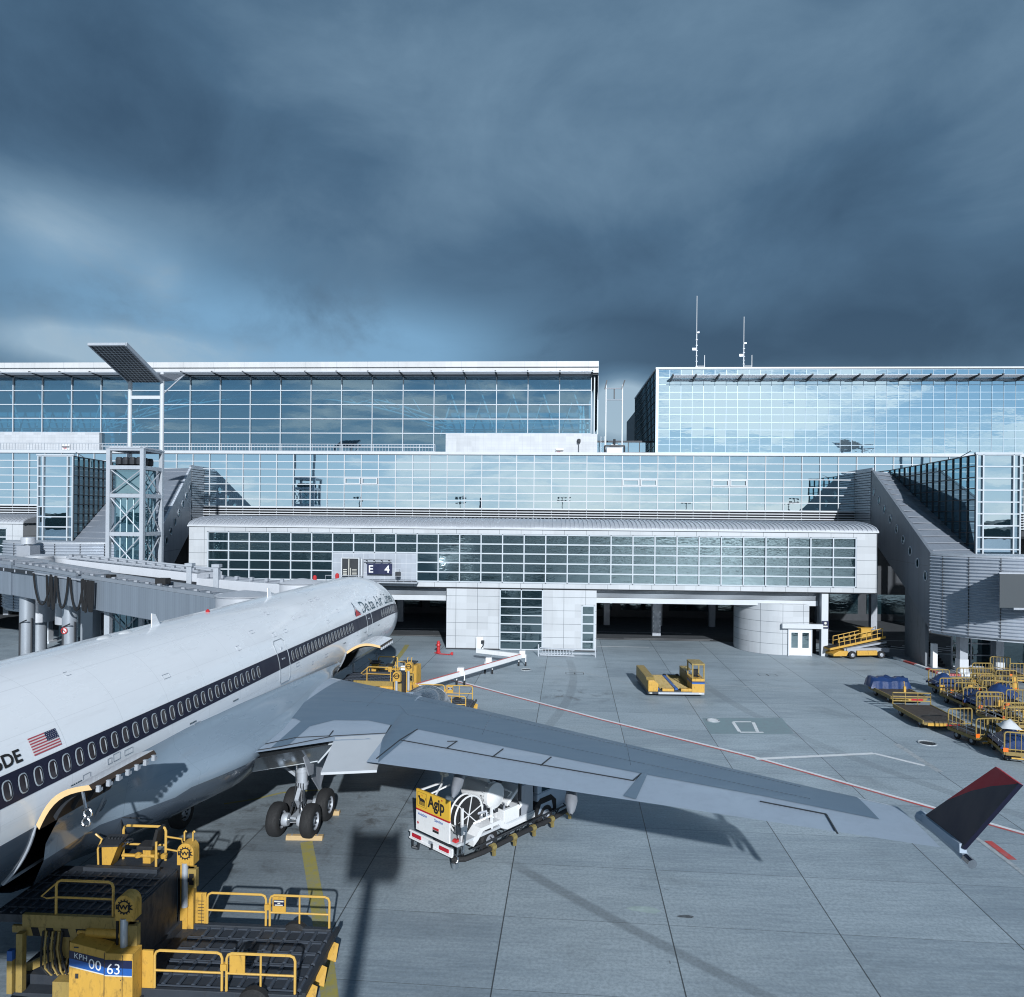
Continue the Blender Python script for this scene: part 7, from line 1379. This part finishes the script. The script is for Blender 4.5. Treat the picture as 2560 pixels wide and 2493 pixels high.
# rotundas and roof plant on the bridge roots
for (u0, u1, v0, v1, Y, lab) in ((55,118,1394,1416,62.5,'silvery rotunda drum on the nearer bridge root, left one of two'), (132,195,1394,1415,61.5,'silvery rotunda drum beside its twin at the bridge root, right one of two')):
    a, b = PY(u0, v0, Y), PY(u1, v1, Y); R_d = (b.x-a.x)/2; t = thing('bridge_rotunda', lab, 'rotunda', ((a.x+b.x)/2, Y+R_d*.6, 0)); mb = MB(); mb.lathe([(R_d,3.0),(R_d,a.z),(R_d*1.06,a.z),(R_d*1.06,a.z+.15),(.1,a.z+.3)], n=30); mb.build('drum', M['alu'], t, smooth=True)
    mb = MB(); mb.lathe([(R_d*.5,0),(R_d*.5,3.0)], n=18); mb.build('pedestal', M['alu_matt'], t, smooth=True)
a, b = PY(54,1392,64), PY(88,1344,64); t = thing('roof_vent', 'grey square roof vent with a silvery round cap above the bridge root', 'vent', ((a.x+b.x)/2, 64, a.z-2)); w_ = (b.x-a.x)/2; hz = b.z-a.z+2; mb = MB(); mb.box(-w_,-w_,0,w_,w_,hz-.75); mb.build('shaft', M['steel'], t); mb = MB(); mb.lathe([(w_*.5,hz-.75),(w_*.5,hz-.62),(w_*.95,hz-.6),(w_*.95,hz),(.05,hz+.05)], n=22); mb.build('cap', M['alu'], t, smooth=True)
# right-hand jet bridge stub
jr = thing('jet_bridge', 'dark grey jet bridge root joined to the ribbed drum, cut off by the right edge', 'jet bridge', (50,60,0)); xa = PY(2499,1450,56.4).x
mb = MB(); mb.prism([(xa,56.4,6.3),(74,56.4,6.3),(74,59.6,6.3),(xa+2.5,59.6,6.3)], (0,0,2.6)); mb.build('outer_tunnel', M['stub'], jr, world=True, bevel=.04)
mb = MB(); mb.prism([(xa-.05,56.35,8.9),(74,56.35,8.9),(74,59.65,8.9),(xa+2.5,59.65,8.9)], (0,0,.13)); mb.box(xa+1, 56.3, 6.2, 74, 56.4, 6.35); mb.build('roof_edge', M['steel'], jr, world=True)
mb = MB(); mb.tube([(57,58,0),(57,58,6.3)], .8, 20); mb.build('column', M['alu_matt'], jr, world=True, smooth=True)
# pavement with red and white kerb
kp = [PZ(u, v, 0) for u, v in ((2236,1646),(2262,1655),(2290,1664),(2318,1674),(2346,1685),(2372,1689),(2400,1690),(2440,1690),(2470,1689),(2600,1690))]
back = [Vector((48,66,0)), Vector((40,69,0)), Vector((33.5,74,0)), Vector((31.2,72,0))]
mb = MB(); mb.prism([Vector((p.x,p.y,0)) for p in kp]+back, (0,0,.13)); struct(mb.build('pavement', M['conc_wall'])); M['conc_wall'].use_fake_user = False
kt = thing('painted_kerb', 'red and white painted kerb curving round the pavement under the ribbed drum', 'kerb', kp[0]); ka, kb_ = MB(), MB(); n_ = 0
for a, b in zip(kp[:-1], kp[1:]):
    sub = max(1, int((b-a).length/1.3))
    for k in range(sub): (ka if n_ % 2 else kb_).bar(a+(b-a)*k/sub+Vector((0,0,.07)), a+(b-a)*(k+1)/sub+Vector((0,0,.07)), .3, .17); n_ += 1
ka.build('red_stones', M['mark_red'], kt, world=True); kb_.build('white_stones', M['mark_white'], kt, world=True)
p = PY(30,1636,50); t = thing('barrier', 'low red and white barrier on the apron at the left edge, beyond the fuselage', 'barrier', (p.x-2.2, p.y+6, 0)); mb = MB()
for k in range(6): mb.box(-3+k*1.1,-.15,.15,-3+(k+1)*1.1-.01,.15,.75,k % 2)
mb.build('beam', [M['red'], M['white_bright']], t); mb = MB()
for x in (-2.8,0,3): mb.box(x-.2,-.25,0,x+.2,.25,.15)
mb.build('feet', M['dark_metal'], t)
# passage columns with chevron paint
t = thing('passage_column', 'grey column with white edge chevrons standing in the road passage right of the pillar', 'column', (PY(1640,1570,80).x, 80, 0)); mb = MB(); mb.box(-.45,-.45,0,.45,.45,6); mb.build('shaft', M['steel'], t); mb = MB()
for k in range(5):
    for x in (-.4,.3): mb.box(x,-.46,.5+k*.5,x+.12,-.452,.72+k*.5)
mb.build('chevrons', M['white_bright'], t)
mk = MB(); mk.poly([(-400,-130,.004),(500,-130,.004),(500,-70,.004),(-400,-70,.004)]); struct(mk.build('reflection_strip', M['asphalt']))  # unseen dark strip, added to band the reflections in the gate windows
mk = MB()
for y_, w_ in ((-100,.5),(-67,.6),(-133,.6),(-34,.3)): mk.poly([(-400,y_,.009),(500,y_,.009),(500,y_+w_,.009),(-400,y_+w_,.009)])
for k in range(9): stripe(mk, [(-90+k*26,-34,0),(-78+k*26,-8,0)], .3, .010)
struct(mk.build('reflection_lines', M['mark_white']))  # unseen white lines, added for stripes in the window reflections
# small litter
M['litter'] = paint('litter', (.5,.5,.5), .6)
# ================================================================== BEHIND THE PHOTOGRAPHER (seen in the glass and by their shadows)
lf = thing('boom_lift', 'white boom lift with a boxy work platform, behind the viewpoint, shading the apron', 'boom lift', (-1.8,-4,0))
T = lambda mb, nm, mats, **k: mb.build(nm, mats, lf, world=True, **k)
mb = MB(); mb.box(-1.1,-2.0,12.5,.7,-.9,12.6); mb.box(-1.1,-2.0,12.6,.7,-1.95,14.3); mb.box(-1.1,-1.95,12.6,-1.05,-.9,14.3); mb.box(.65,-1.95,12.6,.7,-.9,14.3); T(mb, 'work_platform', M['white_bright'])
mb = MB(); mb.tube([(-.30,-1.5,12.5),(-.45,-1.5,11.2),(-.8,-1.6,8.5),(-1.3,-2.5,5),(-1.8,-4,2)], .22, 8); T(mb, 'boom', M['white_bright']); mb = MB(); mb.box(-3.0,-6.5,.5,-.6,-1.5,2.0); T(mb, 'chassis', M['yellow'])
for (x, y) in ((-3.1,-5.6),(-.5,-5.6),(-3.1,-2.4),(-.5,-2.4)): wheel_x(lf, x, y, .5, .5, .35)
for k, vx in enumerate((-118,-55,8,80,142)):
    x = vx; t = thing('apron_floodlight', 'tall apron floodlight mast far behind the viewpoint, mirrored in the glass', 'floodlight mast', (x,-260,0), 0, 'apron floodlights mirrored in the glass'); mb = MB(); mb.tube([(0,0,0),(0,0,25)], .35, 6, r2=.2); mb.build('mast', M['dark_metal'], t)
    mb = MB()
    for z in (22.5,25): mb.bar((-2.6,0,z),(2.6,0,z),.25); [mb.cbox((e,0,z-.3),(1.3,.6,1.1)) for e in (-2.2,0,2.2)]
    mb.build('lamp_bank', M['dark_metal'], t)
def wood():
    m, nt, b = new_mat('distant_wood'); n = noise(nt, mapped(nt), .05, 4); nt.links.new(mixc(nt, n, (.012,.018,.014), (.04,.05,.04)), b.inputs['Base Color']); b.inputs['Roughness'].default_value = 1; return m
M['wood_far'] = wood()
mb = MB(); rs = random.Random(3); row0, row1, row2 = [], [], []
for k in range(241): x = -1500+k*12.5; h = 9+7*abs(math.sin(k*.37))*abs(math.sin(k*.11+1))+3*rs.random(); row0.append((x,-900,0)); row1.append((x,-900+rs.uniform(-4,4),h)); row2.append((x,-960,h*.9))
mb.grid([row2, row1, row0]); o = mb.build('distant_wood', M['wood_far']); o['kind'] = 'stuff'
